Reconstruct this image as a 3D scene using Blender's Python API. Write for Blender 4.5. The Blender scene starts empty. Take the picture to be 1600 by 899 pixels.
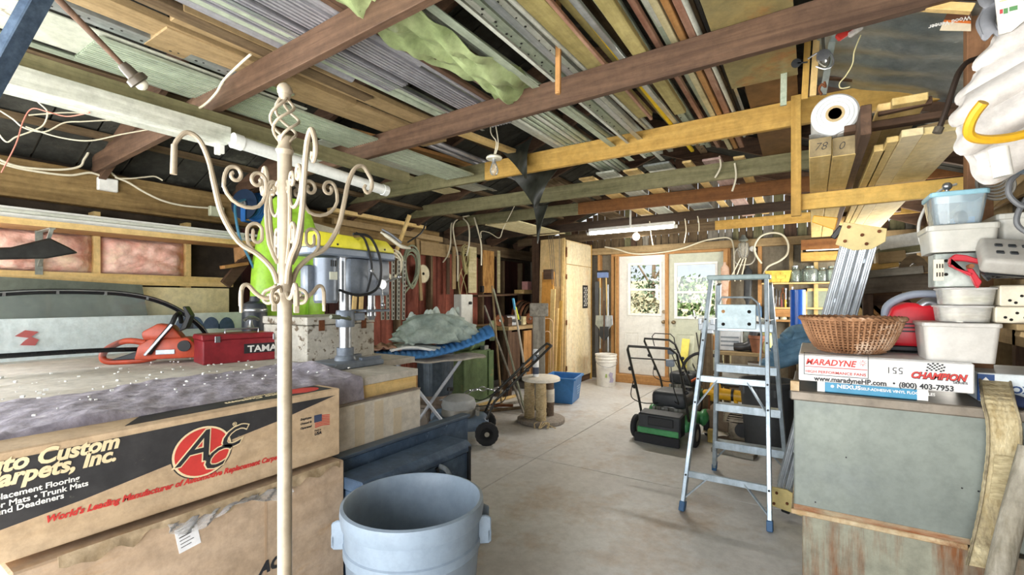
import bpy, bmesh, math, random
from math import sin, cos, pi, radians, sqrt
from mathutils import Vector, Matrix
random.seed(7)
S = bpy.context.scene
COL = S.collection
# ---------------------------------------------------------------- camera
YAW = radians(32.7); EYE = 1.45; FPX = 732.0; HOR = 467.0
cam = bpy.data.cameras.new('camera'); camo = bpy.data.objects.new('camera', cam); COL.objects.link(camo)
camo.location = (0, 0, EYE); camo.rotation_euler = (pi/2, 0, YAW)
cam.sensor_width = 36; cam.lens = FPX/1600*36; cam.shift_y = (HOR-449.5)/1600; cam.clip_start = .02
S.camera = camo
# ---------------------------------------------------------------- sky, sun, daylight through the openings and one added window, exposure
W = bpy.data.worlds.new('sky'); S.world = W; W.use_nodes = True
nt = W.node_tree; bg = nt.nodes['Background']
sky = nt.nodes.new('ShaderNodeTexSky'); sky.sky_type = 'HOSEK_WILKIE'; sky.turbidity = 4; sky.ground_albedo = .4
sky.sun_direction = Vector((.1, -.46, .88)).normalized()
mxw = nt.nodes.new('ShaderNodeMixRGB'); mxw.inputs[0].default_value = .85; mxw.inputs[2].default_value = (.78, .81, .85, 1)
nt.links.new(sky.outputs[0], mxw.inputs[1]); nt.links.new(mxw.outputs[0], bg.inputs[0]); bg.inputs[1].default_value = .8
def lamp(name, typ, loc, rot, power, col=(1, 1, 1), **kw):
    l = bpy.data.lights.new(name, typ); l.energy = power; l.color = col
    for k, v in kw.items(): setattr(l, k, v)
    o = bpy.data.objects.new(name, l); COL.objects.link(o); o.location = loc; o.rotation_euler = rot
    return o
lamp('sun', 'SUN', (0, -6, 8), (radians(28), 0, radians(12)), 14, (1, .95, .86), angle=.03)
lamp('daylight_garage_door', 'AREA', (-1.9, -1.45, 1.25), (radians(115), 0, 0), 150, (.94, .97, 1), shape='RECTANGLE', size=5.2, size_y=2.2)
lamp('added_left_daylight', 'AREA', (-4.72, -.55, 1.62), (0, radians(-90), 0), 95, (.93, .97, 1), shape='RECTANGLE', size=1.05, size_y=1.3)  # added to brighten the bench side; its window is never in view
lamp('daylight_side_window', 'AREA', (1.14, 6.2, 1.52), (0, radians(90), 0), 75, (1, .95, .86), shape='RECTANGLE', size=1.0, size_y=2.6)
S.view_settings.view_transform = 'Standard'; S.view_settings.look = 'None'; S.view_settings.gamma = 1
S.view_settings.use_curve_mapping = False; S.view_settings.exposure = 0.95
try:
    S.cycles.max_bounces = 10; S.cycles.diffuse_bounces = 5; S.cycles.transparent_max_bounces = 12
except Exception: pass
# ---------------------------------------------------------------- helpers
def P(u, v=HOR, X=None, Y=None, Z=None, t=None):
    "the point of the place that the photograph shows at pixel u, v, on a given plane or at a given depth"
    a = (u-800)/FPX; b = (HOR-v)/FPX
    dx = -sin(YAW)+cos(YAW)*a; dy = cos(YAW)+sin(YAW)*a
    if X is not None: t = X/dx
    elif Y is not None: t = Y/dy
    elif Z is not None: t = (Z-EYE)/b
    return Vector((dx*t, dy*t, EYE+b*t))
def lin(c):
    if isinstance(c, str):
        c = c.lstrip('#'); c = [int(c[i:i+2], 16)/255 for i in (0, 2, 4)]
        return tuple(x/12.92 if x <= .04045 else ((x+.055)/1.055)**2.4 for x in c)
    return tuple(c)
MATS = {}
def mat(name, c, c2=None, rough=.6, metal=0., scale=6., stretch=(1, 1, 1), bump=.1, lo=.35, hi=.7, detail=5, bscale=None, spec=.4, dist=0., c3=None, s3=3., lo3=.55, hi3=.7, grime=.24):
    if name in MATS: return MATS[name]
    m = bpy.data.materials.new(name); m.use_nodes = True; n = m.node_tree.nodes; L = m.node_tree.links
    b = n['Principled BSDF']; b.inputs['Roughness'].default_value = rough; b.inputs['Metallic'].default_value = metal
    b.inputs['Specular IOR Level'].default_value = spec
    c = lin(c); c2 = lin(c2) if c2 else tuple(x*.72 for x in c)
    tc = n.new('ShaderNodeTexCoord'); mp = n.new('ShaderNodeMapping'); mp.inputs['Scale'].default_value = stretch
    L.new(tc.outputs['Object'], mp.inputs[0])
    nz = n.new('ShaderNodeTexNoise'); nz.inputs['Scale'].default_value = scale; nz.inputs['Detail'].default_value = detail; nz.inputs['Roughness'].default_value = .62
    nz.inputs['Distortion'].default_value = dist
    L.new(mp.outputs[0], nz.inputs['Vector'])
    rp = n.new('ShaderNodeValToRGB'); rp.color_ramp.elements[0].position = lo; rp.color_ramp.elements[1].position = hi
    rp.color_ramp.elements[0].color = (*c2, 1); rp.color_ramp.elements[1].color = (*c, 1)
    L.new(nz.outputs['Fac'], rp.inputs[0]); out = rp.outputs[0]
    if c3:
        n3 = n.new('ShaderNodeTexNoise'); n3.inputs['Scale'].default_value = s3; n3.inputs['Detail'].default_value = 6; n3.inputs['Roughness'].default_value = .7
        L.new(mp.outputs[0], n3.inputs['Vector'])
        r3 = n.new('ShaderNodeMapRange'); r3.inputs[1].default_value = lo3; r3.inputs[2].default_value = hi3
        L.new(n3.outputs['Fac'], r3.inputs[0])
        mx = n.new('ShaderNodeMixRGB'); mx.inputs[2].default_value = (*lin(c3), 1)
        L.new(r3.outputs[0], mx.inputs[0]); L.new(out, mx.inputs[1]); out = mx.outputs[0]
    if grime:
        ng = n.new('ShaderNodeTexNoise'); ng.inputs['Scale'].default_value = 17; ng.inputs['Detail'].default_value = 9; ng.inputs['Roughness'].default_value = .75
        L.new(tc.outputs['Object'], ng.inputs['Vector'])
        rg = n.new('ShaderNodeMapRange'); rg.inputs[1].default_value = .34; rg.inputs[2].default_value = .60; rg.inputs[3].default_value = 1-grime; rg.inputs[4].default_value = 1.06
        L.new(ng.outputs['Fac'], rg.inputs[0])
        mg = n.new('ShaderNodeMixRGB'); mg.blend_type = 'MULTIPLY'; mg.inputs[0].default_value = 1
        L.new(out, mg.inputs[1]); L.new(rg.outputs[0], mg.inputs[2]); out = mg.outputs[0]
    L.new(out, b.inputs['Base Color'])
    if bump:
        bn = n.new('ShaderNodeTexNoise'); bn.inputs['Scale'].default_value = bscale or scale*3; bn.inputs['Detail'].default_value = 4
        L.new(mp.outputs[0], bn.inputs['Vector'])
        bm_ = n.new('ShaderNodeBump'); bm_.inputs['Strength'].default_value = bump; bm_.inputs['Distance'].default_value = .01
        L.new(bn.outputs['Fac'], bm_.inputs['Height']); L.new(bm_.outputs[0], b.inputs['Normal'])
    MATS[name] = m
    return m
def wood(name, c, c2, ax='Y', rough=.7, sc=1., bump=.25, c3=None):
    st = {'X': (.6, 9, 9), 'Y': (9, .6, 9), 'Z': (9, 9, .6)}[ax]
    return mat(name+'_'+ax, c, c2, rough, 0, 2.2*sc, st, bump, .3, .72, 8, 6*sc, .25, .6, c3=c3, s3=1.2, lo3=.6, hi3=.72)
def plain(name, c, rough=.5, metal=0., bump=0., var=.88):
    return mat(name, c, tuple(x*var for x in lin(c)), rough, metal, 5, (1, 1, 1), bump, .3, .7, 3, grime=.12)
def clear(name, col=(.9, .95, .95), f=.12, rough=.02, haze=0., hazecol=(.8, .85, .85)):
    if name in MATS: return MATS[name]
    m = bpy.data.materials.new(name); m.use_nodes = True; n = m.node_tree.nodes; L = m.node_tree.links
    out = n['Material Output']; n.remove(n['Principled BSDF'])
    tr = n.new('ShaderNodeBsdfTransparent'); tr.inputs[0].default_value = (*col, 1)
    gl = n.new('ShaderNodeBsdfGlossy'); gl.inputs['Roughness'].default_value = rough
    fr = n.new('ShaderNodeFresnel'); fr.inputs[0].default_value = 1.45
    mx = n.new('ShaderNodeMixShader'); L.new(fr.outputs[0], mx.inputs[0]); L.new(tr.outputs[0], mx.inputs[1]); L.new(gl.outputs[0], mx.inputs[2])
    last = mx
    if haze:
        df = n.new('ShaderNodeBsdfDiffuse'); df.inputs[0].default_value = (*hazecol, 1)
        nz = n.new('ShaderNodeTexNoise'); nz.inputs['Scale'].default_value = 5
        mr = n.new('ShaderNodeMapRange'); mr.inputs[3].default_value = haze*.6; mr.inputs[4].default_value = min(1, haze*1.4); L.new(nz.outputs['Fac'], mr.inputs[0])
        m2 = n.new('ShaderNodeMixShader'); L.new(mr.outputs[0], m2.inputs[0]); L.new(mx.outputs[0], m2.inputs[1]); L.new(df.outputs[0], m2.inputs[2]); last = m2
    L.new(last.outputs[0], out.inputs[0]); MATS[name] = m
    return m
def glow(name, col, s):
    if name in MATS: return MATS[name]
    m = bpy.data.materials.new(name); m.use_nodes = True; b = m.node_tree.nodes['Principled BSDF']
    b.inputs['Base Color'].default_value = (*col, 1); b.inputs['Emission Color'].default_value = (*col, 1); b.inputs['Emission Strength'].default_value = s
    MATS[name] = m; return m
ROOTS = {}
def tag(o, label=None, cat=None, group=None, kind=None):
    if label: o['label'] = label
    if cat: o['category'] = cat
    if group: o['group'] = group
    if kind: o['kind'] = kind
    return o
def thing(name, label, cat, loc=(0, 0, 0), rz=0., group=None, rot=None):
    o = bpy.data.objects.new(name, None); COL.objects.link(o); o.empty_display_size = .1
    o.location = loc; o.rotation_euler = rot if rot is not None else (0, 0, rz)
    tag(o, label, cat, group)
    ROOTS[o] = Matrix.LocRotScale(Vector(loc), o.rotation_euler, None)
    return o
def rotm(rz=0, rx=0, ry=0): return Matrix.Rotation(rz, 3, 'Z') @ Matrix.Rotation(ry, 3, 'Y') @ Matrix.Rotation(rx, 3, 'X')
def frame_of(d):
    d = Vector(d).normalized(); up = Vector((0, 0, 1)) if abs(d.z) < .95 else Vector((0, 1, 0))
    s = d.cross(up).normalized(); return d, s, s.cross(d).normalized()
def smooth_path(pts, k=5, closed=False):
    p = [Vector(x) for x in pts]; n = len(p)
    if n < 3: return p
    out = []
    for i in range(n if closed else n-1):
        g = lambda j: p[j % n] if closed else p[max(0, min(n-1, j))]
        a, b, c, d = g(i-1), g(i), g(i+1), g(i+2)
        for q in range(k):
            t = q/k
            out.append(.5*((2*b)+(c-a)*t+(2*a-5*b+4*c-d)*t*t+(3*b-a-3*c+d)*t**3))
    if not closed: out.append(p[-1])
    return out
class G:
    def __init__(s): s.v = []; s.f = []
    def add(s, vs, fs):
        k = len(s.v); s.v += [Vector(x) for x in vs]; s.f += [tuple(i+k for i in f) for f in fs]; return s
    def box(s, c, d, rz=0., R=None, taper=1.):
        R = R or rotm(rz); c = Vector(c); vs = []
        for z in (-1, 1):
            k = taper if z > 0 else 1
            for x, y in ((-1, -1), (1, -1), (1, 1), (-1, 1)):
                vs.append(c+R @ Vector((x*d[0]/2*k, y*d[1]/2*k, z*d[2]/2)))
        return s.add(vs, [(0, 3, 2, 1), (4, 5, 6, 7), (0, 1, 5, 4), (1, 2, 6, 5), (2, 3, 7, 6), (3, 0, 4, 7)])
    def span(s, a, b):
        a = Vector(a); b = Vector(b); return s.box((a+b)/2, [abs(x) for x in (b-a)])
    def bar(s, p0, p1, w, h, up=None, roll=0.):
        p0 = Vector(p0); p1 = Vector(p1); d, sd, u = frame_of(p1-p0)
        if up is not None:
            sd = d.cross(Vector(up)).normalized(); u = sd.cross(d).normalized()
        if roll: sd, u = sd*cos(roll)+u*sin(roll), u*cos(roll)-sd*sin(roll)
        R = Matrix((sd, d, u)).transposed()
        return s.box((p0+p1)/2, (w, (p1-p0).length, h), R=R)
    def tube(s, pts, r, n=8, closed=False, sm=0, cap=True, flat=1.):
        pts = smooth_path(pts, sm, closed) if sm else [Vector(p) for p in pts]
        m = len(pts); rs = r if isinstance(r, (list, tuple)) else None
        rr = (lambda i: rs[min(len(rs)-1, int(i*(len(rs)-1)/max(1, m-1)+.5))]) if rs else (lambda i: r)
        if m < 2: return s
        tan = [((pts[(i+1) % m] if closed or i < m-1 else pts[i])-(pts[i-1] if closed or i > 0 else pts[i])) for i in range(m)]
        tan = [t.normalized() if t.length > 1e-9 else Vector((0, 0, 1)) for t in tan]
        d, sd, u = frame_of(tan[0]); vs = []
        for i in range(m):
            sd = (sd-tan[i]*sd.dot(tan[i])); sd = sd.normalized() if sd.length > 1e-6 else frame_of(tan[i])[1]
            u = sd.cross(tan[i])
            for j in range(n):
                a = 2*pi*j/n; vs.append(pts[i]+rr(i)*(sd*cos(a)+u*sin(a)*flat))
        fs = []
        for i in range(m if closed else m-1):
            k = ((i+1) % m)*n
            for j in range(n): fs.append((i*n+j, k+j, k+(j+1) % n, i*n+(j+1) % n))
        if cap and not closed: fs += [tuple(range(n)), tuple(range((m-1)*n, m*n))[::-1]]
        return s.add(vs, fs)
    def cyl(s, p0, p1, r0, r1=None, n=16, cap=True):
        p0 = Vector(p0); p1 = Vector(p1); r1 = r0 if r1 is None else r1; d, sd, u = frame_of(p1-p0); vs = []
        for p, r in ((p0, r0), (p1, r1)):
            for j in range(n): a = 2*pi*j/n; vs.append(p+r*(sd*cos(a)+u*sin(a)))
        fs = [(j, n+j, n+(j+1) % n, (j+1) % n) for j in range(n)]
        if cap: fs += [tuple(range(n)), tuple(range(n, 2*n))[::-1]]
        return s.add(vs, fs)
    def lathe(s, prof, c=(0, 0, 0), n=24, R=None, sx=1., sy=1., wob=None):
        R = R or Matrix.Identity(3); c = Vector(c); vs = []; m = len(prof)
        for i, (r, z) in enumerate(prof):
            for j in range(n):
                a = 2*pi*j/n; k = wob(i, j, a) if wob else 1
                vs.append(c+R @ Vector((r*k*cos(a)*sx, r*k*sin(a)*sy, z)))
        fs = [(i*n+j, i*n+(j+1) % n, (i+1)*n+(j+1) % n, (i+1)*n+j) for i in range(m-1) for j in range(n)]
        if prof[0][0] > 1e-6: fs.append(tuple(range(n))[::-1])
        if prof[-1][0] > 1e-6: fs.append(tuple(range((m-1)*n, m*n)))
        return s.add(vs, fs)
    def ball(s, c, r, n=14, sx=1., sy=1., sz=1., R=None):
        k = max(6, n//2); return s.lathe([(r*sin(pi*i/k)+1e-7, -r*cos(pi*i/k)*sz) for i in range(k+1)], c, n, R, sx, sy)
    def prism(s, poly, o, ex, ey, depth):
        "poly in the ex/ey plane at o, extruded along ex x ey by depth"
        o = Vector(o); ex = Vector(ex); ey = Vector(ey); nz = ex.cross(ey).normalized()*depth; n = len(poly)
        a = [o+ex*x+ey*y for x, y in poly]
        return s.add(a+[p+nz for p in a], [tuple(range(n))[::-1], tuple(range(n, 2*n))]+[(i, (i+1) % n, n+(i+1) % n, n+i) for i in range(n)])
    def sheet(s, fn, nu, nv, th=.004, wrap=False):
        "fn(a, b) -> point, a and b in 0..1, given a thickness"
        pts = [[Vector(fn(i/nu, j/nv)) for j in range(nv+1)] for i in range(nu+1)]
        nor = []
        for i in range(nu+1):
            row = []
            for j in range(nv+1):
                a = pts[min(nu, i+1)][j]-pts[max(0, i-1)][j]; b = pts[i][min(nv, j+1)]-pts[i][max(0, j-1)]
                q = a.cross(b); row.append(q.normalized() if q.length > 1e-12 else Vector((0, 0, 1)))
            nor.append(row)
        w = nv+1; N = (nu+1)*w
        vs = [pts[i][j] for i in range(nu+1) for j in range(w)]+[pts[i][j]-nor[i][j]*th for i in range(nu+1) for j in range(w)]
        fs = []
        for i in range(nu):
            for j in range(nv):
                q = (i*w+j, (i+1)*w+j, (i+1)*w+j+1, i*w+j+1); fs += [q, tuple(x+N for x in q)[::-1]]
        for i in range(nu):
            fs += [(i*w, i*w+N, (i+1)*w+N, (i+1)*w), (i*w+nv, (i+1)*w+nv, (i+1)*w+nv+N, i*w+nv+N)]
        for j in range(nv):
            fs += [(j, j+1, j+1+N, j+N), (nu*w+j, nu*w+j+N, nu*w+j+1+N, nu*w+j+1)]
        return s.add(vs, fs)
    def xf(s, M): s.v = [M @ v for v in s.v]; return s
    def make(s, name, m, parent=None, world=False, smooth=False, bevel=0., seg=1, ang=40, recenter=True):
        me = bpy.data.meshes.new(name); loc = None; vs = s.v
        if parent is None and recenter:
            lo = Vector([min(v[i] for v in vs) for i in range(3)]); hi = Vector([max(v[i] for v in vs) for i in range(3)])
            loc = Vector(((lo.x+hi.x)/2, (lo.y+hi.y)/2, lo.z)); vs = [v-loc for v in vs]
        elif parent is not None and world:
            Mi = ROOTS[parent].inverted(); vs = [Mi @ v for v in vs]
        me.from_pydata([tuple(v) for v in vs], [], s.f)
        bm = bmesh.new(); bm.from_mesh(me); bmesh.ops.recalc_face_normals(bm, faces=bm.faces)
        if bevel:
            es = [e for e in bm.edges if len(e.link_faces) == 2 and e.calc_face_angle(0) > radians(ang)]
            bmesh.ops.bevel(bm, geom=es, offset=bevel, segments=seg, affect='EDGES', profile=.5, clamp_overlap=True)
        bm.to_mesh(me); bm.free()
        me.materials.append(m)
        if smooth:
            me.polygons.foreach_set('use_smooth', [True]*len(me.polygons)); me.set_sharp_from_angle(angle=radians(ang))
        me.update()
        o = bpy.data.objects.new(name, me); COL.objects.link(o)
        if loc is not None: o.location = loc
        if parent is not None:
            o.parent = parent
            ROOTS[o] = ROOTS[parent]
        else: ROOTS[o] = Matrix.Translation(o.location)
        return o
def one(name, g, m, label, cat, group=None, **kw): return tag(g.make(name, m, **kw), label, cat, group)
def text(s, size, m, parent, o, ex, ey, shear=0., bold=0., sx=1., align='LEFT', name='lettering', th=.0006, world=True, sp=1.):
    c = bpy.data.curves.new(name, 'FONT'); c.body = s; c.size = size; c.shear = shear; c.offset = bold; c.align_x = align; c.extrude = th; c.space_character = sp; c.resolution_u = 3
    t = bpy.data.objects.new(name, c); me = bpy.data.meshes.new_from_object(t); bpy.data.objects.remove(t); me.name = name
    ex = Vector(ex).normalized(); ey = Vector(ey).normalized(); nz = ex.cross(ey).normalized()
    M = Matrix((ex*sx, ey, nz)).transposed().to_4x4(); M.translation = Vector(o)
    if world and parent is not None: M = ROOTS[parent].inverted() @ M
    me.transform(M); me.materials.clear(); me.materials.append(m)
    t = bpy.data.objects.new(name, me); COL.objects.link(t)
    if parent is not None: t.parent = parent; ROOTS[t] = ROOTS.get(parent, Matrix.Identity(4))
    return t
def copy_tree(o, parent=None):
    c = o.copy(); COL.objects.link(c); c.parent = parent
    for ch in list(o.children): copy_tree(ch, c)
    return c
def rnd(a, b): return random.uniform(a, b)
X_, Y_, Z_ = Vector((1, 0, 0)), Vector((0, 1, 0)), Vector((0, 0, 1))
# ---------------------------------------------------------------- common materials
M_conc = mat('concrete', '#d5d5d4', '#bfbcb8', .42, 0, 1.3, (1, 1, 1), .08, .3, .75, 8, 30, .45, .6, '#b09c86', 1.4, .52, .72, grime=.14)
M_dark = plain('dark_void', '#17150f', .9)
W_old = {a: wood('weathered_wood', '#7c6a50', '#4a3a29', a) for a in 'XYZ'}
W_brown = {a: wood('dark_brown_wood', '#6b5341', '#402f25', a) for a in 'XYZ'}
W_mid = {a: wood('tan_wood', '#ab936d', '#86714f', a) for a in 'XYZ'}
W_pine = {a: wood('yellow_pine', '#cda75c', '#ab8540', a, .55) for a in 'XYZ'}
W_pale = {a: wood('pale_pine', '#e3c991', '#cda969', a, .6) for a in 'XYZ'}
W_green = {a: wood('greenish_wood', '#8a8463', '#5d5c40', a) for a in 'XYZ'}
W_orange = {a: wood('orange_wood', '#c39560', '#9c6f40', a, .55) for a in 'XYZ'}
W_grey = {a: wood('grey_wood', '#a29c90', '#6d675c', a) for a in 'XYZ'}
M_ply = mat('plywood', '#dcc393', '#c9a972', .6, 0, 1.5, (3, 3, .8), .05, .3, .7, 7, None, .3, 1.2)
M_plywarm = mat('knotty_plywood', '#c4975a', '#8c6133', .6, 0, 2.6, (3, 3, .7), .08, .35, .6, 7, None, .3, 2)
M_white = plain('white_paint', '#e9e9e4', .45)
M_black = plain('black_plastic', '#1d1e20', .45)
M_rubber = plain('rubber', '#26272a', .8, 0, .1)
M_steel = mat('brushed_steel', '#b9bcc0', '#9a9da2', .32, .85, 4, (1, 1, 1), .02)
M_alu = mat('aluminium', '#c3cad0', '#a3abb2', .36, .75, 5, (4, 4, .6), .02)
M_galv = mat('galvanised', '#b7bdb7', '#8e958f', .4, .6, 9, (1, 1, 1), .03)
M_rust = mat('rust', '#8a5836', '#5b3018', .85, .1, 9, (1, 1, 1), .3)
M_cable = plain('cream_cable', '#e3dcc4', .5)
# ---------------------------------------------------------------- ground and floor
one('ground', G().box((0, 4, -.16), (80, 80, .2)), mat('gravel_ground', '#a8a08f', '#857e6d', .9, 0, 3, (1, 1, 1), .2), None, None, kind='structure') if 0 else None
def struct(name, g, m, parent=None, **kw):
    o = g.make(name, m, parent, world=True, **kw)
    if parent is None: o['kind'] = 'structure'
    return o
struct('ground', G().box((-2, 3, -.2), (90, 90, .2)), mat('gravel_ground', '#b5ad9c', '#8f8775', .9, 0, 3, (1, 1, 1), .2))
XL, XR, YB, YF = -4.75, 1.2, 8.08, -1.5
JX, JY, GAP = -2.12, 3.70, .008
floor = struct('floor', G().span((XL-.1, YF, -.1), (XR+.1, YB+.1, -.012)), mat('joint_dirt', '#4a453d', '#38332c', .9))
for xa, xb in ((XL-.1, JX-GAP/2), (JX+GAP/2, XR+.1)):
    for ya, yb in ((YF, JY-GAP/2), (JY+GAP/2, YB+.1)):
        struct('concrete_slab', G().span((xa, ya, -.05), (xb, yb, 0)), M_conc, floor, bevel=.003)
# ---------------------------------------------------------------- left wall: studs, boards, insulation
wl = struct('wall_left', G().span((XL-.04, .12, 0), (XL, YB, 2.5)).span((XL-.04, YF, 0), (XL, -1.22, 2.5)).span((XL-.04, -1.22, 0), (XL, .12, 1.08)).span((XL-.04, -1.22, 2.15), (XL, .12, 2.5)), mat('dark_sheathing', '#4b4034', '#2c251d', .85, 0, 4))
M_bark = wood('plate_wood', '#a0875a', '#6d5634', 'Y', .75, 1.2, .3, '#4d3a22')
M_pink = mat('pink_insulation', '#eac7b9', '#d79c8e', .95, 0, 5, (1, 1, 1), .9, .3, .65, 8, 22, .1, 1.6, '#efdcbc', 4, .5, .75)
for k in range(15):
    y = -1.2+.627*k
    if k == 1: continue
    struct('stud', G().span((XL, y-.02, 0), (XL+.12, y+.02, 2.12)), W_pale['Z'] if y < 2.3 else W_old['Z'], wl)
for k in range(2, 5):
    y = -1.2+.627*k+.02
    def puff(a, b, y=y):
        e = min(1, 6*min(a, 1-a, b, 1-b)+.15)
        n = .008*sin(7*a+5*b*3+y*5)+.006*sin(13*b+11*a+y*3)+.0035*sin(37*a-29*b+3*sin(9*b))
        return (XL+.03+e*(.085+n), y+a*.587, 1.648+b*.285)
    struct('insulation_batt', G().sheet(lambda a, b: puff(1-a, b), 34, 30, .02), M_pink, wl, smooth=True)
struct('plate_beam', G().span((XL+.06, YF, 2.15), (XL+.15, 5.2, 2.42)), M_bark, wl, bevel=.004)
struct('plate_beam', G().span((XL+.0, 5.2, 2.18), (XL+.13, YB, 2.36)), W_old['Y'], wl, bevel=.004)
struct('rail_strip', G().span((XL+.12, .03, 1.56), (XL+.145, 2.3, 1.645)), W_pale['Y'], wl)
M_red = mat('faded_red_board', '#9a5644', '#6b3529', .8, 0, 3, (4, 4, .5), .15)
M_mar = mat('maroon_board', '#4a2420', '#2d1512', .85, 0, 3, (4, 4, .5), .15)
ys = 2.45
for k in range(26):
    w = rnd(.17, .25); m = M_mar if ys < 3.9 else M_red if ys < 6.3 else M_mar
    struct('wall_board', G().span((XL+.0, ys, .3), (XL+.022+rnd(0, .008), ys+w-.012, 2.14)), m, wl); ys += w
    if ys > 7.8: break
# ---------------------------------------------------------------- right wall (mostly hidden)
wr = struct('wall_right', G().span((XR, YF, 0), (XR+.04, 5.0, 2.5)).span((XR, 7.4, 0), (XR+.04, YB, 2.5)).span((XR, 5.0, 0), (XR+.04, 7.4, .95)).span((XR, 5.0, 2.1), (XR+.04, 7.4, 2.5)), mat('barn_board_grey', '#7d7466', '#554c41', .85, 0, 3, (4, 4, .5), .2))
for k in range(13):
    y = -1.0+.72*k
    if 5.0 < y < 7.4: continue
    struct('stud', G().span((XR-.11, y-.02, 0), (XR, y+.02, 2.5)), W_mid['Z'], wr)
for z in (.62, 1.16, 1.72, 2.08):
    struct('rail_board', G().span((XR-.14, 2.2, z), (XR-.11, 4.9, z+.13)), W_mid['Y'], wr)
struct('added_window', G().span((XL-.03, -1.22, 1.08), (XL-.02, .12, 2.15)), clear('window_glass'))  # unseen pane, added to go with the extra daylight on this side
struct('window_1', G().span((XR+.05, 4.98, .93), (XR+.075, 7.42, 2.12)), clear('window_glass'))
# ---------------------------------------------------------------- back wall, gable boards, door openings
YD = 7.98
def bx(u): return P(u, Y=YD).x
dl, dm, dr = bx(967), bx(1042.5), bx(1131)
wbk = struct('wall_back', G().span((XL, YB, 0), (dl-.03, YB+.04, 2.5)).span((dr+.03, YB, 0), (XR, YB+.04, 2.5)).span((dl-.03, YB, 2.2), (dr+.03, YB+.04, 2.5)), mat('fibreboard', '#8b8372', '#6f6758', .85, 0, 4, (3, 3, .6), .1))
x = XL
while x < XR:
    w = rnd(.09, .17); cx = x+w/2; zt = 2.44+1.15*max(0, 1-abs(cx+1.8)/2.95)
    struct('gable_board', G().span((x, YB-.025, 2.34), (x+w-.012, YB, zt)), random.choice([W_brown['Z'], W_grey['Z'], W_old['Z'], W_old['Z'], W_green['Z']]), wbk); x += w
for xx, m in ((bx(957), W_orange), (bx(963), W_pale), (bx(1138), W_orange), (bx(1187), W_orange), (bx(1236), W_mid), (bx(1275), W_pale), (bx(936), W_orange), (bx(1330), W_mid), (-4.2, W_old)):
    struct('stud', G().span((xx-.025, YB-.10, 0), (xx+.025, YB, 2.26)), m['Z'], wbk)
struct('header_beam', G().span((XL, YB-.13, 2.24), (XR, YB-.02, 2.36)), W_mid['X'], wbk, bevel=.003)
struct('header_beam', G().span((dl-.1, YB-.12, 2.195), (dr+.06, YB-.02, 2.236)), W_orange['X'], wbk)
struct('door_sill', G().span((dl-.06, YD-.13, 0), (dr+.1, YB, .14)), W_orange['X'], wbk, bevel=.004)
for xx, w in ((dl-.02, .04), (dm, .05), (dr+.03, .06)):
    struct('door_jamb', G().span((xx-w/2, YD-.05, .14), (xx+w/2, YB, 2.2)), W_orange['Z'], wbk)
M_doorw = plain('white_door_paint', '#dddcd6', .35); M_doorg = plain('sage_door_paint', '#b9bca8', .4)
M_glass = clear('door_glass', (.93, .95, .95))
def door(n, x0, x1, m, wu, wv, bars, knobx, frm):
    z0, z1 = .145, 2.19; y0, y1 = YD, YD+.045
    a = P(wu[0], wv[1], Y=YD); b = P(wu[1], wv[0], Y=YD); wx0, wx1, wz0, wz1 = a.x, b.x, a.z, b.z
    g = G().span((x0, y0, z0), (wx0, y1, z1)).span((wx1, y0, z0), (x1, y1, z1)).span((wx0, y0, z0), (wx1, y1, wz0)).span((wx0, y0, wz1), (wx1, y1, z1))
    o = struct('door_%d' % n, g, m)
    f = G(); t = .035
    f.span((wx0-t, y0-.015, wz0-t), (wx0+.004, y1+.01, wz1+t)).span((wx1-.004, y0-.015, wz0-t), (wx1+t, y1+.01, wz1+t))
    f.span((wx0, y0-.015, wz0-t), (wx1, y1+.01, wz0+.004)).span((wx0, y0-.015, wz1-.004), (wx1, y1+.01, wz1+t))
    for v in bars:
        z = P((wu[0]+wu[1])/2, v, Y=YD).z; f.span((wx0, y0-.008, z-.018), (wx1, y1, z+.018))
    struct('window_frame', f, M_white, o, bevel=.003)
    struct('pane', G().span((wx0, y0+.02, wz0), (wx1, y0+.026, wz1)), M_glass, o)
    xm = (x0+x1)/2
    for sx in (-1, 1):
        c = xm+sx*.17
        if sx > 0 and n == 2: pass
        g = G()
        for (q, r) in ((0, .012), ):
            g.span((c-.12, y0-.008, .34), (c+.12, y0, .35)).span((c-.12, y0-.008, .86), (c+.12, y0, .87)).span((c-.12, y0-.008, .34), (c-.11, y0, .87)).span((c+.11, y0-.008, .34), (c+.12, y0, .87))
        g.span((c-.085, y0-.005, .38), (c+.085, y0, .83))
        struct('raised_panel', g, m, o, bevel=.002)
    kn = struct('door_knob', G().cyl((knobx, y0, 1.06), (knobx, y0-.035, 1.06), .012).ball((knobx, y0-.055, 1.06), .03).cyl((knobx, y0, 1.06), (knobx, y0-.01, 1.06), .033), plain('aged_brass', '#8d7c62', .3, .8), o, smooth=True)
    if n == 1: struct('deadbolt', G().cyl((knobx, y0, 1.23), (knobx, y0-.018, 1.23), .03), plain('aged_brass', '#8d7c62', .3, .8), o, smooth=True)
    return o
d1 = door(1, dl+.005, dm-.03, M_doorw, (984, 1031), (413, 490), (453,), bx(1037.5), 0)
d2 = door(2, dm+.03, dr-.005, M_doorg, (1057, 1118), (412, 495), (457,), bx(1053), 0)
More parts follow.
